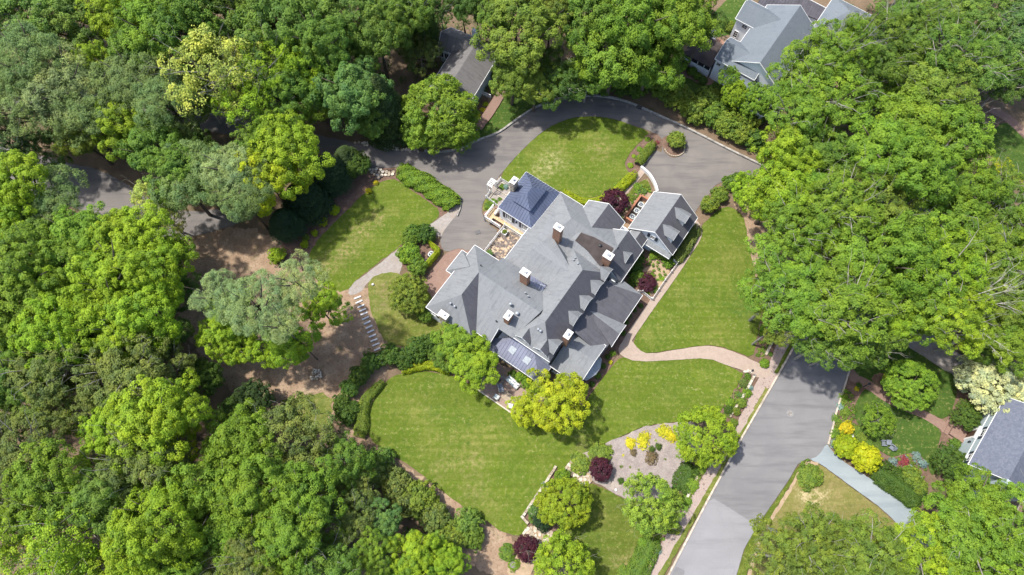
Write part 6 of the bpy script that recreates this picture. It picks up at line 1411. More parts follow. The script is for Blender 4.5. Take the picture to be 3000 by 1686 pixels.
def hedge(path, width, h, col, label, leaf=0.10, dens=150, w2=None, lump=0.12, seed=0, name='hedge', world=False, boxy=3.0):
    """a leafy hedge along a path: a rounded-box section with leaves all over it, and its woody inside"""
    rng = np.random.default_rng(seed + len(path))
    w = chaikin([PXY(*p) for p in path], 2, False)
    w = np.array(resample(w, 0.25) + [w[-1]])
    d = np.gradient(w, axis=0); d /= np.maximum(np.linalg.norm(d, axis=1, keepdims=True), 1e-6)
    nrm = np.stack([-d[:, 1], d[:, 0]], 1)
    n = len(w); Lh = n * 0.25
    wid = np.linspace(width, w2 or width, n)
    m = int(Lh * (width + 2 * h) * dens)
    i = rng.integers(0, n, m); th = rng.uniform(0, PI, m)
    e = 2.0 / boxy
    cx = np.sign(np.cos(th)) * np.abs(np.cos(th)) ** e; cz = np.abs(np.sin(th)) ** e
    lum = 1 + lump * np.sin(i * .55 + th * 3) * np.sin(i * .23 + 2 * th) + rng.normal(size=m) * .04
    taper = np.clip(np.minimum(i, n - 1 - i) / 3.0, 0.55, 1) ** .5
    px = w[i] + nrm[i] * (cx * wid[i] / 2 * lum * taper)[:, None] + d[i] * rng.uniform(-.18, .18, (m, 1))
    C = np.concatenate([px, (cz * h * lum * (.85 + .15 * taper) + .03)[:, None]], 1)
    N = np.concatenate([nrm[i] * (np.cos(th))[:, None], (np.sin(th) + .25)[:, None]], 1)
    ends = (i < 2) | (i > n - 3)
    N[ends, :2] += np.where(i[ends] < 2, -1, 1)[:, None] * d[i[ends]]
    N = _unit(N + rng.normal(size=(m, 3)) * .5)
    cores = [((w[k][0], w[k][1], h * .38), (wid[k] * .34, wid[k] * .34, h * .42)) for k in range(4, n - 4, 2)]
    lumps = .5 + .22 * np.sin(i * .9 + seed) * np.cos(th * 4 + i * .3)
    me = leaf_mesh(name, C, N, leaf * rng.uniform(.7, 1.3, m), .6, lumps + rng.normal(size=m) * .14, M['leaf'], cores, rng)
    o = link(name, me); o.color = (*COLS[col], 1)
    return tag(o, label, 'hedge')
hedge([(1172, 506), (1195, 514), (1225, 532), (1260, 553), (1300, 580), (1322, 598), (1330, 610)], 3.1, 1.5, 'OGH' if 'OGH' in COLS else 'BG', 'big lumpy fresh green hedge between drive and west lawn', dens=120, leaf=.13, lump=.2, boxy=2.2)
hedge([(1181, 1091), (1211, 1080), (1246, 1073), (1277, 1075), (1318, 1091)], 1.25, 1.1, 'YG', 'low bright yellow green hedge arching over the top of the south lawn', leaf=.07, dens=260, lump=.05)
hedge([(1122, 1122), (1099, 1145), (1077, 1169), (1067, 1192), (1062, 1215), (1064, 1250), (1054, 1280)], 1.15, 1.1, 'OG', 'winding sculpted olive green hedge on the left of the south lawn', leaf=.07, dens=260, w2=2.1, lump=.06)
hedge([(1652, 568), (1690, 592), (1725, 600), (1755, 592), (1778, 580)], 1.2, 1.0, 'YG', 'yellow green clipped hedge below the oval lawn against the mansion', leaf=.07, dens=260, lump=.06)
hedge([(1858, 515), (1840, 532), (1818, 554), (1795, 575)], 1.5, 1.2, 'YG', 'bright yellow green hedge beside the brick path to the court', leaf=.07, dens=260, lump=.05)
hedge([(1912, 427), (1890, 455), (1868, 486)], 1.55, 1.3, 'OG', 'straight clipped olive green hedge with white kerb stones at the court', leaf=.07, dens=260, lump=.05)
hedge([(1262, 718), (1275, 731), (1287, 739), (1277, 753), (1263, 769), (1252, 783), (1240, 779)], 0.75, 1.35, 'YG', 'bright yellow green clipped hedge wrapped around an air conditioner', leaf=.06, dens=300, lump=.04)
hedge([(2558, 1375), (2600, 1402), (2640, 1428), (2668, 1450), (2690, 1475)], 3.6, 1.2, 'DG', 'broad flat topped deep green hedge along the blue driveway', leaf=.08, dens=190, lump=.04, boxy=4)
hedge([(1904, 722), (1926, 738), (1950, 757)], 1.7, 1.2, 'OG', 'speckled olive hedge under the garage gable', leaf=.09, dens=200, lump=.15)
hedge([(2040, 670), (2025, 700), (2003, 732), (1978, 770)], 1.75, 1.1, 'OL', 'dark olive hedge between garage wall and brick path', leaf=.10, dens=180, lump=.22)
hedge([(2030, 1362), (2008, 1400), (1992, 1440)], 3.0, 0.45, 'DG', 'low spreading deep green juniper below the wood chip bed', leaf=.10, dens=150, lump=.1)
hedge([(1908, 1575), (1902, 1600), (1886, 1640), (1866, 1675), (1850, 1720)], 2.9, 0.8, 'MG', 'broad mid green hedge curving along the bottom sidewalk', leaf=.09, dens=150, lump=.06, boxy=4)

# undergrowth on the forest floor: too many stems to count
def undergrowth():
    rng = np.random.default_rng(99)
    C, N, S, T = [], [], [], []
    zones = [((0, 0, 1150, 430), 380), ((0, 430, 560, 1686), 420), ((500, 1180, 1300, 1686), 240), ((1170, 0, 2000, 270), 240), ((2150, 0, 3000, 560), 260), ((2440, 560, 3000, 1000), 150), ((2200, 1500, 3000, 1686), 80)]
    for (x0, y0, x1, y1), k in zones:
        for _ in range(k):
            px, py = rng.uniform(x0, x1), rng.uniform(y0, y1)
            x, y, _z = G(px, py)
            if (180 < px < 720 and 470 < py < 720) or (2000 < px < 2420 and py < 250) or (500 < px < 1100 and 680 < py < 1250): continue
            if any(a < x + 1.2 and x - 1.2 < b and c < y + 1.2 and y - 1.2 < d and any(inside((x + ex, y + ey), P) for ex in (-1.2, 0, 1.2) for ey in (-1.2, 0, 1.2)) for a, b, c, d, P in OPEN): continue
            m = rng.integers(14, 40)
            r = rng.uniform(.5, 1.5)
            e = _unit(rng.normal(size=(m, 3)) + np.array([0, 0, .6]))
            p = np.array([x, y, r * .3]) + e * r * np.array([1, 1, .7]); p[:, 2] = np.maximum(p[:, 2], .05)
            C.append(p); N.append(_unit(e + np.array([0, 0, .5]) + rng.normal(size=(m, 3)) * .5)); S.append(rng.uniform(.1, .24, m)); T.append(np.full(m, rng.uniform(.2, .8)))
    me = leaf_mesh('undergrowth', np.concatenate(C), np.concatenate(N), np.concatenate(S), .6, np.concatenate(T), M['leaf'], None, rng)
    o = link('undergrowth', me); o.color = (*COLS['DG'], 1)
    tag(o, kind='stuff')
DRIVE_PX = drive
undergrowth()
def ground_cover(poly, cols, n, rmax, label_name='ground_cover', seed=1):
    """low planting in a bed, too many small plants to count"""
    rng = np.random.default_rng(seed)
    P = [PXY(*p) for p in poly]
    x0, x1 = min(p[0] for p in P), max(p[0] for p in P); y0, y1 = min(p[1] for p in P), max(p[1] for p in P)
    for ci, col in enumerate(cols):
        C, N, S, T = [], [], [], []
        k = 0; tries = 0
        while k < n // len(cols) and tries < n * 20:
            tries += 1
            x, y = rng.uniform(x0, x1), rng.uniform(y0, y1)
            if not inside((x, y), P): continue
            k += 1
            m = int(rng.integers(16, 46)); r = rng.uniform(.35, 1) * rmax
            e = _unit(rng.normal(size=(m, 3)) + np.array([0, 0, .7]))
            p = np.array([x, y, .2 + r * .2]) + e * r * np.array([1, 1, .6]) * rng.uniform(.5, 1, (m, 1)); p[:, 2] = np.maximum(p[:, 2], .17)
            C.append(p); N.append(_unit(e + np.array([0, 0, .6]) + rng.normal(size=(m, 3)) * .5)); S.append(rng.uniform(.06, .13, m)); T.append(np.full(m, rng.uniform(.15, .85)) + rng.normal(size=m) * .1)
        me = leaf_mesh(label_name, np.concatenate(C), np.concatenate(N), np.concatenate(S), .55, np.concatenate(T), M['leaf'], None, rng)
        o = link(label_name, me); o.color = (*COLS[col], 1); tag(o, kind='stuff')
ground_cover([(2470, 1145), (2495, 1150), (2505, 1200), (2500, 1225), (2525, 1270), (2548, 1310), (2500, 1310), (2430, 1300), (2440, 1250), (2452, 1205)], ['BG', 'MG', 'OG'], 120, .5, seed=2)
ground_cover([(2600, 1345), (2650, 1335), (2690, 1330), (2715, 1360), (2720, 1400), (2690, 1415), (2640, 1390)], ['MG', 'BL', 'OG'], 36, .35, seed=3)
ground_cover([(2230, 925), (2255, 915), (2270, 985), (2245, 1040), (2222, 1055), (2215, 1010)], ['BG', 'OG'], 60, .4, seed=4)
ground_cover([(2180, 1095), (2205, 1110), (2180, 1165), (2140, 1230), (2115, 1215), (2145, 1165), (2168, 1130)], ['MG', 'BG', 'OL'], 60, .4, seed=5)
ground_cover([(2060, 1350), (2070, 1365), (2030, 1440), (2000, 1495), (1985, 1480), (2010, 1420)], ['BG', 'OG'], 110, .42, seed=6)
ground_cover([(1880, 545), (1900, 545), (1908, 562), (1885, 580), (1850, 600), (1815, 655), (1800, 640), (1840, 570)], ['BG', 'OG', 'TL'], 70, .32, seed=7)
ground_cover([(1430, 585), (1450, 595), (1445, 615), (1420, 615)], ['MG', 'BG'], 30, .3, seed=8)
ground_cover([(1905, 745), (1960, 775), (1950, 815), (1910, 870), (1880, 850), (1895, 800), (1880, 770)], ['BG', 'MG'], 50, .3, seed=9)
ground_cover([(1860, 740), (1885, 740), (1880, 800), (1850, 850), (1835, 830)], ['DG', 'MG'], 70, .5, seed=10)
ground_cover([(1560, 1510), (1545, 1525), (1575, 1540), (1600, 1470), (1650, 1400), (1635, 1385)], ['BG', 'TL'], 40, .35, seed=11)

# bare dead tree at the right edge
def dead_tree(px, py, zt, label, seed, span, n=11, az=0.2, fan=1.1):
    rng = random.Random(seed)
    x, y, _ = G(px, py, zt)
    root = thing('dead_tree', label, 'tree', (x, y, 0))
    t = MB().tube([(0, 0, -.3), (.1, 0, zt * .5), (.2, .05, zt)], [.28, .22, .16], 8)
    t.obj('trunk', M['bark_pale'], root)
    b = MB()
    for i in range(n):
        a = az + fan * (i / (n - 1) - .5) * 2 + rng.uniform(-.1, .1)
        l = span * rng.uniform(.7, 1.1)
        h = rng.uniform(.15, .7)
        z0 = zt * rng.uniform(.75, 1)
        P = [(.2 * z0 / zt, .05, z0)]
        for t_ in (.33, .66, 1):
            P.append((.2 + math.cos(a + .3 * t_) * l * t_ + rng.uniform(-.2, .2), math.sin(a + .3 * t_) * l * t_ + rng.uniform(-.2, .2), z0 + h * l * t_))
        b.tube(P, [.06, .045, .028, .01], 5)
        for k in (1, 2, 2, 3):
            q = P[k]
            for w in range(2):
                a2 = a + rng.uniform(-1, 1); l2 = l * rng.uniform(.15, .35)
                b.tube([q, (q[0] + math.cos(a2) * l2 * .6, q[1] + math.sin(a2) * l2 * .6, q[2] + l2 * .2), (q[0] + math.cos(a2 + .3) * l2, q[1] + math.sin(a2 + .3) * l2, q[2] + l2 * .5)], [.022, .016, .007], 4)
    b.obj('branches', M['bark_pale'], root)
    return root
dead_tree(2815, 880, 13.0, 'bare bleached dead tree fanning out at the right edge', 3, 7.5, 8, .12, .42)
dead_tree(2880, 965, 11.0, 'smaller bare dead tree below the fanning one at the right edge', 8, 3.6, 6, -.6, .9)
# ------------------------------------------------------------------ things in the garden
rg = random.Random(21)
def A(px, py, z=0.0): return Vector(G(px, py, z))
def ang(p, q): return math.atan2(q[1] - p[1], q[0] - p[0])
U_ANG, V_ANG = AU, AU + PI / 2

# slab steps
zS = lambda x, y: (1000 + x / 5.57, 820 + y / 5.57)
c0 = A(*zS(267, 295))
st = thing('slab_stairway', 'long flight of pale granite slabs set in bare earth left of the mansion', 'steps', c0)
SL = [(267, 295), (292, 364), (322, 435), (347, 500), (374, 557), (398, 630), (425, 704), (455, 775), (482, 846), (510, 918), (536, 990), (568, 1060), (593, 1136), (618, 1220), (645, 1290), (670, 1362)]
for i, p in enumerate(SL):
    q = A(*zS(*p)) - c0
    o = MB().box((0, 0, .06), (1.06, .21, .24)).obj('slab', M['slab'], st)
    if i: 
        old = o.data; o.data = first_slab; bpy.data.meshes.remove(old)
    else: first_slab = o.data
    o.location = q; o.rotation_euler = (0, 0, rad(25) + rg.uniform(-.05, .05))

# fences
def picket_fence(pts, label, h=0.95, name='picket_fence', close=True, z0=0.0, post=2.0, balus=.14, rails=(.25, .85)):
    c = Vector((sum(p[0] for p in pts) / len(pts), sum(p[1] for p in pts) / len(pts), z0))
    root = thing(name, label, 'fence', c)
    pk = MB(); rl = MB(); first = None
    for a, b in zip(pts, pts[1:]):
        a, b = Vector((a[0], a[1], 0)), Vector((b[0], b[1], 0))
        Lg = (b - a).length; k = max(1, round(Lg / post)); an = ang(a, b)
        for i in range(k + (1 if (b - Vector((pts[-1][0], pts[-1][1], 0))).length < 1e-6 else 0)):
            p = a + (b - a) * (i / k)
            o = link('post', first, root) if first else MB().box((0, 0, (h + .1) / 2), (.12, .12, h + .1)).box((0, 0, h + .13), (.17, .17, .06), taper=.6).obj('post', M['white'], root)
            first = o.data
            o.location = (p.x - c.x, p.y - c.y, 0); o.rotation_euler = (0, 0, an)
        for r in rails:
            rl.beam((a.x - c.x, a.y - c.y, h * r), (b.x - c.x, b.y - c.y, h * r), .05, .08)
        m = max(2, round(Lg / balus))
        for i in range(m):
            p = a + (b - a) * ((i + .5) / m)
            pk.box((p.x - c.x, p.y - c.y, h * .52), (.07, .03, h * .96), an)
    rl.obj('rail', M['white'], root)
    tag(pk.obj('pickets', M['white'], root), kind='stuff')
    return root
w = lambda u, v, z=0: Vector(W2(u, v, z))
picket_fence([w(-13.0, 11.2), w(-16.2, 11.1), w(-16.3, 9.7)], 'white picket fence along the upper side of the little garden by the pavilion')
picket_fence([w(-16.3, 8.3), w(-16.2, 7.2), w(-13.0, 6.9)], 'white picket fence along the lower side of the little garden by the pavilion')
zK = lambda x, y: (1880 + x / 6.583, 680 + y / 6.583)
picket_fence([A(*zK(598, 590)), A(*zK(680, 625)), A(*zK(430, 960)), A(*zK(190, 1320))], 'long white picket fence closing the herb garden beside the brick path')
picket_fence([A(*zK(-90, 1175)), A(*zK(0, 1175)), A(*zK(170, 1310))], 'short white picket fence from the porch corner to the brick path')
# arbour over the garden gate
ar = thing('garden_arbour', 'white arched garden arbour at the drive side of the picket garden', 'arbour', w(-16.35, 9.0), U_ANG)
for sy in (-.65, .65):
    for sx in (-.35, .35):
        MB().box((sx, sy, 1.05), (.1, .1, 2.1)).obj('post', M['white'], ar)
for sx in (-.35, .35):
    pts = [(sx, .65 * math.cos(t), 2.1 + .42 * math.sin(t)) for t in np.linspace(0, PI, 9)]
    MB().tube(pts, [.05] * 9, 6).obj('arch', M['white'], ar)
for t in np.linspace(.25, PI - .25, 7):
    MB().box((0, .65 * math.cos(t), 2.14 + .42 * math.sin(t)), (1.0, .1, .05)).obj('slat', M['white'], ar)
# raised beds and their timber edging
for u0, u1, v0, v1, lab in ((-15.8, -13.8, 9.4, 10.8, 'upper timber edged bed in the picket garden'), (-15.8, -13.6, 7.2, 8.6, 'lower timber edged bed in the picket garden')):
    b = MB()
    P = [w(u0, v0), w(u1, v0), w(u1, v1), w(u0, v1)]
    for i in range(4): b.beam(P[i] + Vector((0, 0, .18)), P[(i + 1) % 4] + Vector((0, 0, .18)), .08, .26)
    e = b.obj('bed_edging', M['stone_pale']); tag(e, lab, 'bed edging')

# terrace behind its white balustrade
TZ = 0.75
ter = MB().prism([w(-10.95, -1.7)[:2], w(-6.75, -1.7)[:2], w(-6.75, 4.75)[:2], w(-10.95, 4.75)[:2]], 0, TZ)
M['terrace'] = mat_layers('mottled terrace', (0.42, 0.31, 0.20), [((0.36, 0.30, 0.24), 1.2, .45, .6, 5, .8), ((0.11, 0.095, 0.09), 1.3, .43, .53, 6, .85), ((0.07, 0.06, 0.06), 3.0, .47, .56, 5, .85)], bump=(10, .3, .03))
tag(ter.obj('terrace', M['terrace']), kind='structure')
def balustrade(pts, label, z0, name='balustrade'):
    root = picket_fence(pts, label, .85, name, z0=0, post=2.2, balus=.16, rails=(.1, .97))
    root.location.z = z0
    return root
balustrade([w(-10.85, -1.0), w(-10.85, 4.65), w(-7.6, 4.65), w(-7.6, 4.2)], 'white balustrade around the mottled terrace', TZ)
pl = thing('planter_box', 'square white planter box with small plants on the terrace corner', 'planter', w(-10.2, 3.7, TZ), U_ANG)
MB().box((0, 0, .3), (.75, .75, .6)).box((0, 0, .62), (.85, .85, .06)).obj('box', M['white'], pl)
MB().box((0, 0, .655), (.68, .68, .02)).obj('soil', M['mulch'], pl)
f = link('plant', PROTO['tuft'][0][0], pl); f.location = (0, 0, .7); f.scale = (.4, .4, .35); f.color = (*COLS['OG'], 1)
pot = thing('potted_plant', 'leafy green plant in a grey pot at the south end of the terrace', 'plant pot', w(-10.0, -0.6, TZ))
MB().lathe((0, 0, 0), [(.2, 0), (.3, .45), (.33, .5), (.28, .48)], 14).obj('pot', M['stone_grey'], pot)
f = link('plant', PROTO['tuft'][0][1], pot); f.location = (0, 0, .75); f.scale = (.62, .62, .5); f.color = (*COLS['TL'], 1)
# ramp with white rails to the pavilion door
ramp = thing('entry_ramp', 'tan timber ramp with white railings leading to the pavilion', 'ramp', w(-12.9, 5.0), U_ANG)
rb_ = lambda u, v, z=0: (u + 12.9, v - 5.0, z)
for i in range(9):
    MB().box(rb_(-13.6 , 6.05 - i * .26, .95 - .0 * i), (.95, .24, .06)).obj('plank', M['wood'], ramp)
for i in range(13):
    MB().box(rb_(-12.9 + i * .42, 5.0 - (i > 3) * .02, .98), (.4, .55, .06)).obj('plank', M['wood'], ramp)
MB().box(rb_(-13.6, 5.0, .45), (.9, 2.2, .9)).obj('base', M['stone_pale'], ramp)
for (a, b) in ((rb_(-14.1, 6.2), rb_(-14.1, 3.9)), (rb_(-13.1, 6.2), rb_(-13.1, 5.2)), (rb_(-14.1, 3.9), rb_(-11.2, 3.9))):
    r_ = MB(); a, b = Vector(a), Vector(b)
    r_.beam(a + Vector((0, 0, 1.85)), b + Vector((0, 0, 1.85)), .14, .12)
    r_.beam(a + Vector((0, 0, 1.15)), b + Vector((0, 0, 1.15)), .06, .08)
    n_ = max(2, int((b - a).length / .3))
    for i in range(n_ + 1):
        p = a + (b - a) * (i / n_); r_.box((p.x, p.y, 1.4), (.06, .06, .9))
    r_.box((a.x, a.y, .95), (.16, .16, 1.95)); r_.box((b.x, b.y, .95), (.16, .16, 1.95))
    r_.obj('railing', M['white'], ramp)
for i in range(3):
    MB().box(rb_(-13.6, 6.4 + i * .32, .62 - i * .2), (1.1, .3, .2)).obj('step', M['brickred'], ramp)

# white kerb wall of the court, kerb stones by the hedge, island rim
wl = [PXY(*p) for p in ((1876, 494), (1886, 502), (1900, 514), (1912, 532), (1920, 550), (1924, 566))]
wl = chaikin(wl, 2, False)
kb = MB()
b_ = band(wl, .3); n_ = len(wl); Lw, Rw = b_[:n_], b_[n_:][::-1]
for i in range(n_ - 1):
    kb.poly([(*Rw[i], .75), (*Rw[i + 1], .75), (*Lw[i + 1], .75), (*Lw[i], .75)])
    kb.poly([(*Lw[i], .75), (*Lw[i + 1], .75), (*Lw[i + 1], 0), (*Lw[i], 0)])
    kb.poly([(*Rw[i + 1], .75), (*Rw[i], .75), (*Rw[i], 0), (*Rw[i + 1], 0)])
for e in (0, n_ - 1): kb.poly([(*Lw[e], 0), (*Lw[e], .75), (*Rw[e], .75), (*Rw[e], 0)])
tag(kb.obj('garden_wall', M['white']), 'low curved white wall between the herb garden and the court', 'wall')
for i, (x, y, nm) in enumerate(((1884, 487, 'lowest'), (1899, 467, 'middle'), (1913, 446, 'topmost'))):
    p = A(x, y)
    o = MB().box((0, 0, .18), (.95, .14, .36)).obj('kerb_stone', M['slab'])
    o.location = p; o.rotation_euler = (0, 0, ang(A(1880, 495), A(1921, 439)))
    tag(o, f'{nm} of the three white kerb stones beside the clipped hedge', 'kerb stone', 'white kerb stones at the hedge')
ic = A(1975, 430)
rim = thing('planting_ring', 'curved rim of pale stones around the clipped bush in the court', 'stone edging', ic)
for i in range(17):
    t = rad(-165) + i * rad(205) / 16
    o = MB().box((0, 0, .14), (.3, .2, .28), taper=.9).obj('stone', M['stone'], rim)
    o.location = (1.62 * math.cos(t), 1.62 * math.sin(t) - .25, 0); o.rotation_euler = (0, 0, t + PI / 2 + rg.uniform(-.1, .1))

# brick screen and air conditioners
scr = thing('brick_screen', 'low red brick screen wall around three air conditioners by the garage', 'wall', w(3.9, 18.6), U_ANG)
sb = lambda u, v: (u - 3.9, v - 18.6)
for a, b in (((3.45, 16.4), (3.45, 21.0)), ((3.58, 21.0), (4.9, 21.0)), ((3.58, 16.4), (4.9, 16.4))):
    a, b = sb(*a), sb(*b)
    MB().beam((*a, .62), (*b, .62), .24, 1.24).obj('wall', M['brickwall'], scr, uv=True)
    MB().beam((*a, 1.27), (*b, 1.27), .3, .07).obj('coping', M['terracotta'], scr)
def air_con(loc, label, group, sz=.85, h=.85):
    t = thing('air_conditioner', label, 'air conditioner', loc, U_ANG, group)
    MB().box((0, 0, h / 2), (sz, sz, h)).obj('cabinet', M['stone_grey'], t)
    MB().lathe((0, 0, h + .002), [(sz * .47, 0), (sz * .47, .05), (sz * .40, .05), (sz * .40, .0)], 20).obj('fan_ring', M['cushion'], t)
    MB().lathe((0, 0, h + .003), [(sz * .39, 0), (sz * .39, .006)], 18).obj('fan_well', M['black'], t)
    for k in range(3):
        a = k * 2 * PI / 3 + 1
        MB().box((math.cos(a) * sz * .2, math.sin(a) * sz * .2, h + .03), (sz * .34, sz * .15, .012), a).obj('fan_blade', M['metal_grey'], t)
    MB().lathe((0, 0, h + .02), [(sz * .09, 0), (sz * .09, .04), (sz * .03, .05)], 10).obj('hub', M['metal_grey'], t)
    g_ = MB()
    for k in range(-3, 4): g_.beam((k * sz * .11, -sz * .4, h + .055), (k * sz * .11, sz * .4, h + .055), .012, .012)
    g_.obj('grille', M['metal_grey'], t)
    return t
for v, lab in ((19.8, 'top air conditioner of the three behind the brick screen'), (18.55, 'middle air conditioner of the three behind the brick screen'), (17.3, 'bottom air conditioner of the three behind the brick screen')):
    air_con(w(4.25, v), lab, 'air conditioners behind the brick screen')
zL = lambda x, y: (1150 + x / 8.517, 650 + y / 8.517)
air_con(A(*zL(965, 810), .8) - Vector((0, 0, .8)), 'single pale air conditioner inside the yellow green hedge', None, .95, .8)
cv_ = thing('covered_grill', 'black covered grill beside the hedged air conditioner', 'grill', A(*zL(845, 985), .8) - Vector((0, 0, .8)), U_ANG)
MB().box((0, 0, .4), (.75, .7, .8), taper=.92).obj('cover', M['black'], cv_)
MB().lathe((0, 0, .8), [(.36, 0), (.33, .1), (.2, .17), (.05, .2)], 14).obj('lid', M['black'], cv_)
MB().beam((-.25, -.36, .75), (.25, -.36, .75), .03, .03).obj('handle', M['metal_grey'], cv_)
mt = thing('meter_box', 'white rooftop box beside the north gable of the mansion', 'utility box', w(4.25, 14.5, 0), U_ANG)
MB().box((0, 0, .6), (1.2, .7, 1.2)).obj('cabinet', M['white'], mt); MB().box((0, 0, 1.22), (1.3, .8, .06)).obj('lid', M['white'], mt)
hw_ = MB().box((0, 0, .55), (.24, 3.4, 1.1)).obj('garden_wall', M['brickwall'], uv=True)
hw_.location = A(1269, 755); hw_.rotation_euler = (0, 0, U_ANG); tag(hw_, 'low brick wall backing the yellow green hedge by the brick path', 'wall')

# patio furniture
zP = lambda x, y: (1380 + x / 8.517, 1080 + y / 8.517)
PA = ang(A(*zP(950, 250)), A(*zP(1180, 470)))
def cushion(mb, c, d, rz=0): mb.box(c, d, rz, taper=.93)
so = thing('garden_sofa', 'curved three seat garden sofa with pale aqua cushions on the patio', 'sofa', A(*zP(1040, 365)), PA)
MB().box((0, 0, .17), (2.15, .85, .3)).obj('frame', M['wicker'], so)
MB().box((0, .38, .5), (2.1, .14, .55)).obj('backrest', M['wicker'], so)
for sx in (-1, 1): MB().box((sx * 1.02, -.02, .42), (.12, .8, .42)).obj('armrest', M['wicker'], so)
for i in (-1, 0, 1):
    MB().box((i * .64, -.08, .40), (.61, .66, .16), taper=.95).obj('seat_cushion', M['cushion'], so)
    MB().box((i * .64, .25, .62), (.6, .16, .42), taper=.9).obj('back_cushion', M['cushion'], so)
for i in (-.9, .1, .85): MB().box((i, .12, .6), (.34, .12, .3), .5, taper=.8).obj('pillow', M['cushion_grey'], so)
def garden_chair(loc, rz, label, cush, frame, wd=.8):
    t = thing('garden_armchair', label, 'chair', loc, rz, 'armchairs on the patio')
    for sx in (-1, 1):
        for sy in (-1, 1): MB().box((sx * wd * .44, sy * .34, .15), (.06, .06, .3)).obj('leg', frame, t)
    MB().box((0, 0, .3), (wd, .76, .06)).obj('seat', frame, t)
    MB().box((0, -.02, .40), (wd - .16, .64, .14), taper=.94).obj('cushion', cush, t)
    MB().box((0, .36, .58), (wd, .08, .55)).obj('backrest', frame, t)
    MB().box((0, .27, .62), (wd - .18, .12, .42), taper=.92).obj('back_cushion', cush, t)
    for sx in (-1, 1): MB().box((sx * wd * .46, 0, .56), (.07, .72, .05)).obj('armrest', frame, t)
    return t
garden_chair(A(*zP(742, 500)), rad(105), 'wide garden armchair with slate cushions facing the sofa', M['cushion_grey'], M['wicker'], 1.25)
garden_chair(A(*zP(635, 725)), rad(150), 'pale garden armchair at the lawn edge of the patio', M['cushion'], M['wicker'])
garden_chair(A(*zP(975, 955)), rad(170), 'pale garden armchair half hidden under the patio maple', M['cushion'], M['wicker'])
ct = thing('coffee_table', 'large square weathered coffee table on the patio', 'table', A(*zP(905, 720)), PA)
MB().box((0, 0, .42), (1.35, 1.2, .07)).obj('tabletop', M['teak'], ct)
for sx in (-1, 1):
    for sy in (-1, 1): MB().box((sx * .58, sy * .5, .19), (.1, .1, .38)).obj('leg', M['teak'], ct)
stb = thing('side_table', 'small square dark side table between fire pit and sofa', 'table', A(*zP(818, 245)), PA)
MB().box((0, 0, .45), (.62, .62, .05)).obj('tabletop', M['stone_grey'], stb)
for sx in (-1, 1):
    for sy in (-1, 1): MB().box((sx * .26, sy * .26, .21), (.06, .06, .42)).obj('leg', M['stone_grey'], stb)
fp = thing('fire_pit', 'round stone fire pit under the lime maple on the patio', 'fire pit', A(*zP(708, 300)))
for i in range(14):
    t = i * 2 * PI / 14
    o = MB().box((0, 0, .2), (.30, .2, .4), taper=.95).obj('stone', M['stone_grey'], fp)
    o.location = (.62 * math.cos(t), .62 * math.sin(t), 0); o.rotation_euler = (0, 0, t + PI / 2)
MB().lathe((0, 0, .02), [(.5, 0), (.5, .12), (.0, .16)], 16).obj('ash_bed', M['black'], fp)
edge = thing('stone_edging', 'row of pale edging stones between patio and south lawn', 'stone edging', A(1440, 1170))
e0, e1 = A(1385, 1133), A(1495, 1209)
for i in range(17):
    p = e0 + (e1 - e0) * (i / 16)
    o = MB().box((0, 0, .08), (.42, .18, .3), taper=.95).obj('stone', M['stone_pale'], edge)
    o.location = p - A(1440, 1170); o.rotation_euler = (0, 0, ang(e0, e1) + rg.uniform(-.04, .04))

# stone walls and flagstones
STONE = {}
def stone_mesh(k, sx, sy, sz, flat=False):
    key = (k, sx, sy, sz, flat)
    if key not in STONE:
        r = random.Random(k * 31 + 7)
        n = 4 if flat else 6
        prof = [(x * sx / 2 * r.uniform(.92, 1.0), y * sy / 2 * r.uniform(.88, 1.0)) for x, y in ((-1, -1), (1, -1), (1, 1), (-1, 1))] if flat else [(math.cos(2 * PI * i / n) * sx / 2 * r.uniform(.8, 1.1), math.sin(2 * PI * i / n) * sy / 2 * r.uniform(.8, 1.1)) for i in range(n)]
        mb = MB()
        b = len(mb.v)
        mb.v += [(x, y, 0) for x, y in prof] + [(x, y, sz * .75) for x, y in prof] + [(x * .86, y * .86, sz * r.uniform(.95, 1.05)) for x, y in prof]
        for l in (0, 1):
            for i in range(n): mb.f.append((l * n + i, l * n + (i + 1) % n, (l + 1) * n + (i + 1) % n, (l + 1) * n + i)); mb.m.append(0)
        mb.f.append(tuple(2 * n + i for i in range(n))); mb.m.append(0)
        STONE[key] = mb.mesh('stone', M[('stone', 'stone_pale', 'stone', 'stone_tan', 'stone_pale')[k % 5]])
    return STONE[key]
def stone_row(path, label, step=.46, h=.5, wd=.4, rows=1, name='stone_wall', cat='wall', jitter=.015):
    ww = resample([PXY(*p) for p in path], step)
    root = thing(name, label, cat, (*ww[len(ww) // 2], 0))
    ox, oy = ww[len(ww) // 2]
    for i in range(len(ww) - 1):
        a = ang(ww[i], ww[i + 1])
        for r in range(rows):
            k = rg.randrange(5)
            o = link('stone', stone_mesh(k, round(step * 1.02, 2), wd, h, True), root)
            off = (r - (rows - 1) / 2) * wd * .95
            o.location = (ww[i][0] - ox - math.sin(a) * off + rg.uniform(-jitter, jitter), ww[i][1] - oy + math.cos(a) * off + rg.uniform(-jitter, jitter), 0)
            o.rotation_euler = (0, 0, a + rg.uniform(-.05, .05)); o.scale = (1, 1, rg.uniform(.88, 1.1))
    return root
stone_row([(1626, 1371), (1595, 1420), (1560, 1470), (1530, 1516), (1540, 1527), (1552, 1539)], 'low L shaped stone wall round the dense yellow green tree', h=.55)
stone_row([(2262, 1000), (2250, 1025), (2236, 1050)], 'upper stretch of low stone wall behind the sidewalk', h=.5)
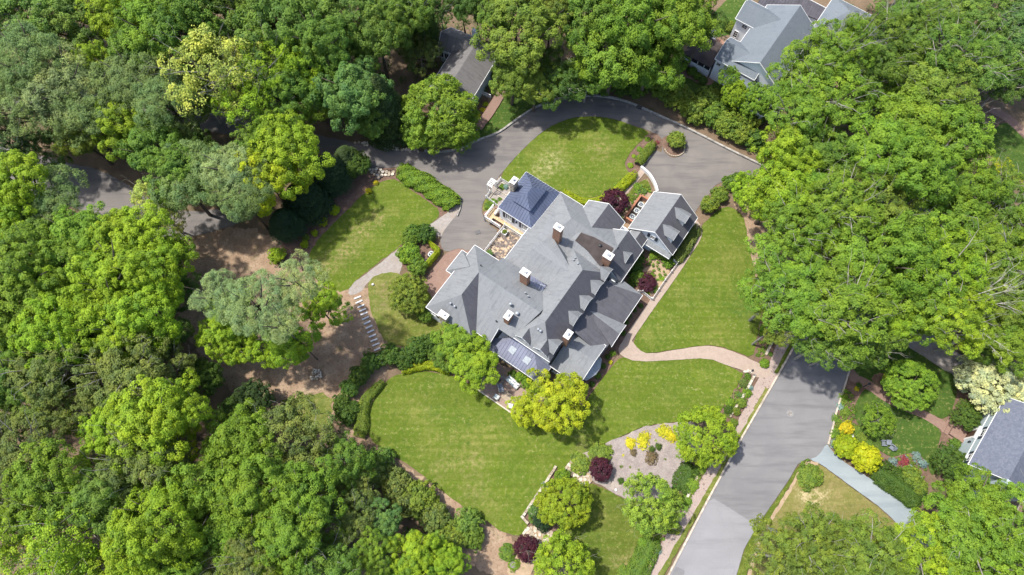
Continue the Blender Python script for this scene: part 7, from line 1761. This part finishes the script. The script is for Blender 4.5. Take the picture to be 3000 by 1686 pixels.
stone_row([(2208, 1103), (2190, 1135), (2170, 1170), (2150, 1200), (2130, 1232)], 'middle stretch of low stone wall behind the sidewalk below the front walk', h=.5)
stone_row([(2040, 1400), (2020, 1440), (2000, 1480), (1985, 1505)], 'lower stretch of low stone wall behind the sidewalk', h=.4)
stone_row([(1535, 1563), (1550, 1540)], 'short row of stones at the sandy path end', h=.3, step=.4)
stone_row([(1655, 1377), (1673, 1353)], 'stone threshold at the top of the flagstone steps', h=.3, step=.42)
def flags(poly, label, size=.5, name='flagstone_path', h=.1, n_max=290, cat='path', z=.18):
    P = [PXY(*p) for p in poly]
    xs = [p[0] for p in P]; ys = [p[1] for p in P]
    cx, cy = sum(xs) / len(xs), sum(ys) / len(ys)
    root = thing(name, label, cat, (cx, cy, 0))
    y = min(ys); cnt = 0
    while y < max(ys):
        x = min(xs) + rg.uniform(0, size * .5)
        while x < max(xs):
            q = (x + rg.uniform(-.1, .1) * size * 2, y + rg.uniform(-.1, .1) * size * 2)
            if inside(q, P) and cnt < n_max:
                o = link('stone', stone_mesh(rg.randrange(5), round(size * 1.16, 2), round(size * 1.02, 2), h), root)
                o.location = (q[0] - cx, q[1] - cy, z); o.rotation_euler = (0, 0, rg.uniform(0, 6.3)); s_ = rg.uniform(.75, 1.15); o.scale = (s_, s_, 1); cnt += 1
            x += size
        y += size * .88
    return root
flags([(1655, 1378), (1672, 1354), (1697, 1370), (1730, 1392), (1735, 1412), (1705, 1425)], 'flagstone steps between stone wall and wood chip bed')
flags([(1535, 1564), (1556, 1537), (1600, 1552), (1625, 1560), (1600, 1600), (1560, 1590)], 'flagstone path above the lower purple maple')
zM = lambda x, y: (1040 + x / 5.57, 380 + y / 5.57)
flags([zM(220, 640), zM(400, 650), zM(650, 675), (1158, 512), zM(540, 760), zM(380, 790), zM(250, 700)], 'pale flat stones between drive edge and west lawn', .55, 'stone_bed', .12, cat='stones', z=.1)
flags([zM(400, 300), zM(600, 250), zM(760, 330), zM(1000, 320), zM(1120, 365), zM(900, 370), zM(560, 330)], 'tumbled pale stones along the upper drive edge left of the kerb', .42, 'stone_bed', .25, cat='stones', z=.05)
flags([zM(0, 180) , zM(350, 230), zM(560, 300), zM(400, 300), zM(0, 230)], 'grey pebbly stones at the upper drive edge under the evergreens', .5, 'stone_bed', .2, cat='stones', z=.05)
flags([(908, 1110), (922, 1082), (943, 1085), (945, 1108), (925, 1118)], 'small heap of brown stones on the bare earth', .36, 'stone_heap', .25, cat='stones')
# small things
bb = thing('bird_bath', 'round pale stone basin inside the low stone wall', 'bird bath', A(1561, 1503))
MB().lathe((0, 0, 0), [(.2, 0), (.12, .1), (.1, .6), (.14, .68)], 12).obj('pedestal', M['stone_pale'], bb)
MB().lathe((0, 0, .68), [(.12, 0), (.34, .1), (.36, .14), (.28, .12), (.05, .07)], 18).obj('basin', M['stone_pale'], bb)
ur = thing('stone_urn', 'grey stone urn at the bottom edge left of the purple maple', 'urn', A(1503, 1655))
MB().lathe((0, 0, 0), [(.25, 0), (.18, .12), (.34, .45), (.4, .6), (.36, .62), (.3, .55)], 16).obj('bowl', M['stone_grey'], ur)
tp = thing('terracotta_pot', 'round terracotta pot in the fenced garden', 'plant pot', A(1887, 771))
MB().lathe((0, 0, 0), [(.26, 0), (.36, .4), (.4, .46), (.33, .46), (.28, .36)], 16).obj('pot', M['terracotta'], tp)
MB().lathe((0, 0, .36), [(.3, 0), (.3, .02)], 14).obj('soil', M['mulch'], tp)
def lamp_post(px, py, label, stone=False):
    t = thing('lamp_post', label, 'lamp post', A(px, py))
    MB().tube([(0, 0, 0), (0, 0, 1.75)], [.05, .04], 8).obj('post', M['black'], t)
    MB().box((0, 0, 1.92), (.2, .2, .32), taper=1.25).obj('lantern', M['glass'], t)
    MB().box((0, 0, 2.13), (.32, .32, .12), taper=.3).obj('lantern_roof', M['black'], t)
    MB().box((0, 0, 1.74), (.2, .2, .05)).obj('bracket', M['black'], t)
lamp_post(2192, 1096, 'black lamp post where the front walk meets the sidewalk')
lamp_post(2528, 1134, 'black lamp post beside the brick walk across the street')
ls = thing('entry_stone', 'white flat stones at the foot of the front walk lamp', 'stones', A(2189, 1091))
for i in range(3):
    o = link('stone', stone_mesh(1, .6, .42, .3), ls); o.location = (-.4 + i * .4, .1 * (i % 2), .1); o.rotation_euler = (0, 0, i)
wr = MB().lathe((0, 0, 0), [(.3, 0), (.34, .15), (.22, .35), (.05, .42)], 8).obj('white_rock', M['slab'])
wr.location = A(2494, 1279); tag(wr, 'white rock below the golden shrub across the street', 'rock')
for i, (x, y, lab) in enumerate(((1804, 1436, 'white garden globe at the lower tip of the wood chip bed'), (1093, 835, 'white globe light on the thin grass by the slab steps'))):
    o = MB().lathe((0, 0, 0), [(.06, 0), (.17, .1), (.19, .2), (.14, .33), (.03, .38)], 12).obj('garden_globe', M['white'], smooth=True)
    o.location = A(x, y); tag(o, lab, 'garden light')
# street ironwork
mh = thing('manhole_cover', 'round iron manhole cover with pale asphalt collar in the street', 'manhole', A(2313, 1213) + Vector((0, 0, .19)))
MB().lathe((0, 0, 0), [(.5, 0), (.5, .03)], 24).obj('collar', M['street2'], mh)
MB().lathe((0, 0, .03), [(.36, 0), (.36, .012)], 24).obj('cover', M['stone_grey'], mh)
dm = MB().box((0, 0, 0), (.75, .6, .03)).obj('drain_grate', M['iron']); dm.location = A(1400, 682) + Vector((0, 0, .13)); dm.rotation_euler = (0, 0, .4)
tag(dm, 'square iron drain grate in the lower drive', 'drain')
di = MB().box((0, 0, 0), (.9, .5, .5)).obj('storm_inlet', M['iron']); di.location = A(1872, 317) + Vector((0, 0, .12)); di.rotation_euler = (0, 0, -.5)
tag(di, 'dark storm drain inlet in the far drive kerb', 'drain')
# lawn furniture across the street
zG = lambda x, y: (2380 + x / 3.81, 1080 + y / 3.81)
lt = thing('lawn_table', 'square blue grey table on the lawn across the street', 'table', A(*zG(835, 832)), rad(-8))
MB().box((0, 0, .55), (.72, .68, .05)).obj('tabletop', M['slateblue'], lt)
for sx in (-1, 1):
    for sy in (-1, 1): MB().box((sx * .29, sy * .27, .26), (.06, .06, .53)).obj('leg', M['slateblue'], lt)
def lawn_chair(loc, rz, label):
    t = thing('lawn_chair', label, 'chair', loc, rz, 'lawn chairs across the street')
    for i in range(4): MB().box((0, -.18 + i * .13, .34 - i * .03), (.54, .11, .03)).obj('seat_slat', M['slateblue'], t)
    for i in range(5):
        MB().beam((-.22 + i * .11, .28, .3), (-.22 + i * .11, .5, .95 - abs(i - 2) * .04), .09, .03).obj('back_slat', M['slateblue'], t)
    for sx in (-1, 1):
        MB().box((sx * .34, .0, .56), (.12, .75, .03)).obj('armrest', M['slateblue'], t)
        MB().box((sx * .32, -.3, .28), (.05, .08, .56)).obj('leg', M['slateblue'], t)
        MB().box((sx * .3, .3, .2), (.05, .08, .4)).obj('leg', M['slateblue'], t)
lawn_chair(A(*zG(782, 838)), rad(85), 'blue grey slatted chair left of the lawn table')
lawn_chair(A(*zG(872, 885)), rad(-130), 'blue grey slatted chair below the lawn table')
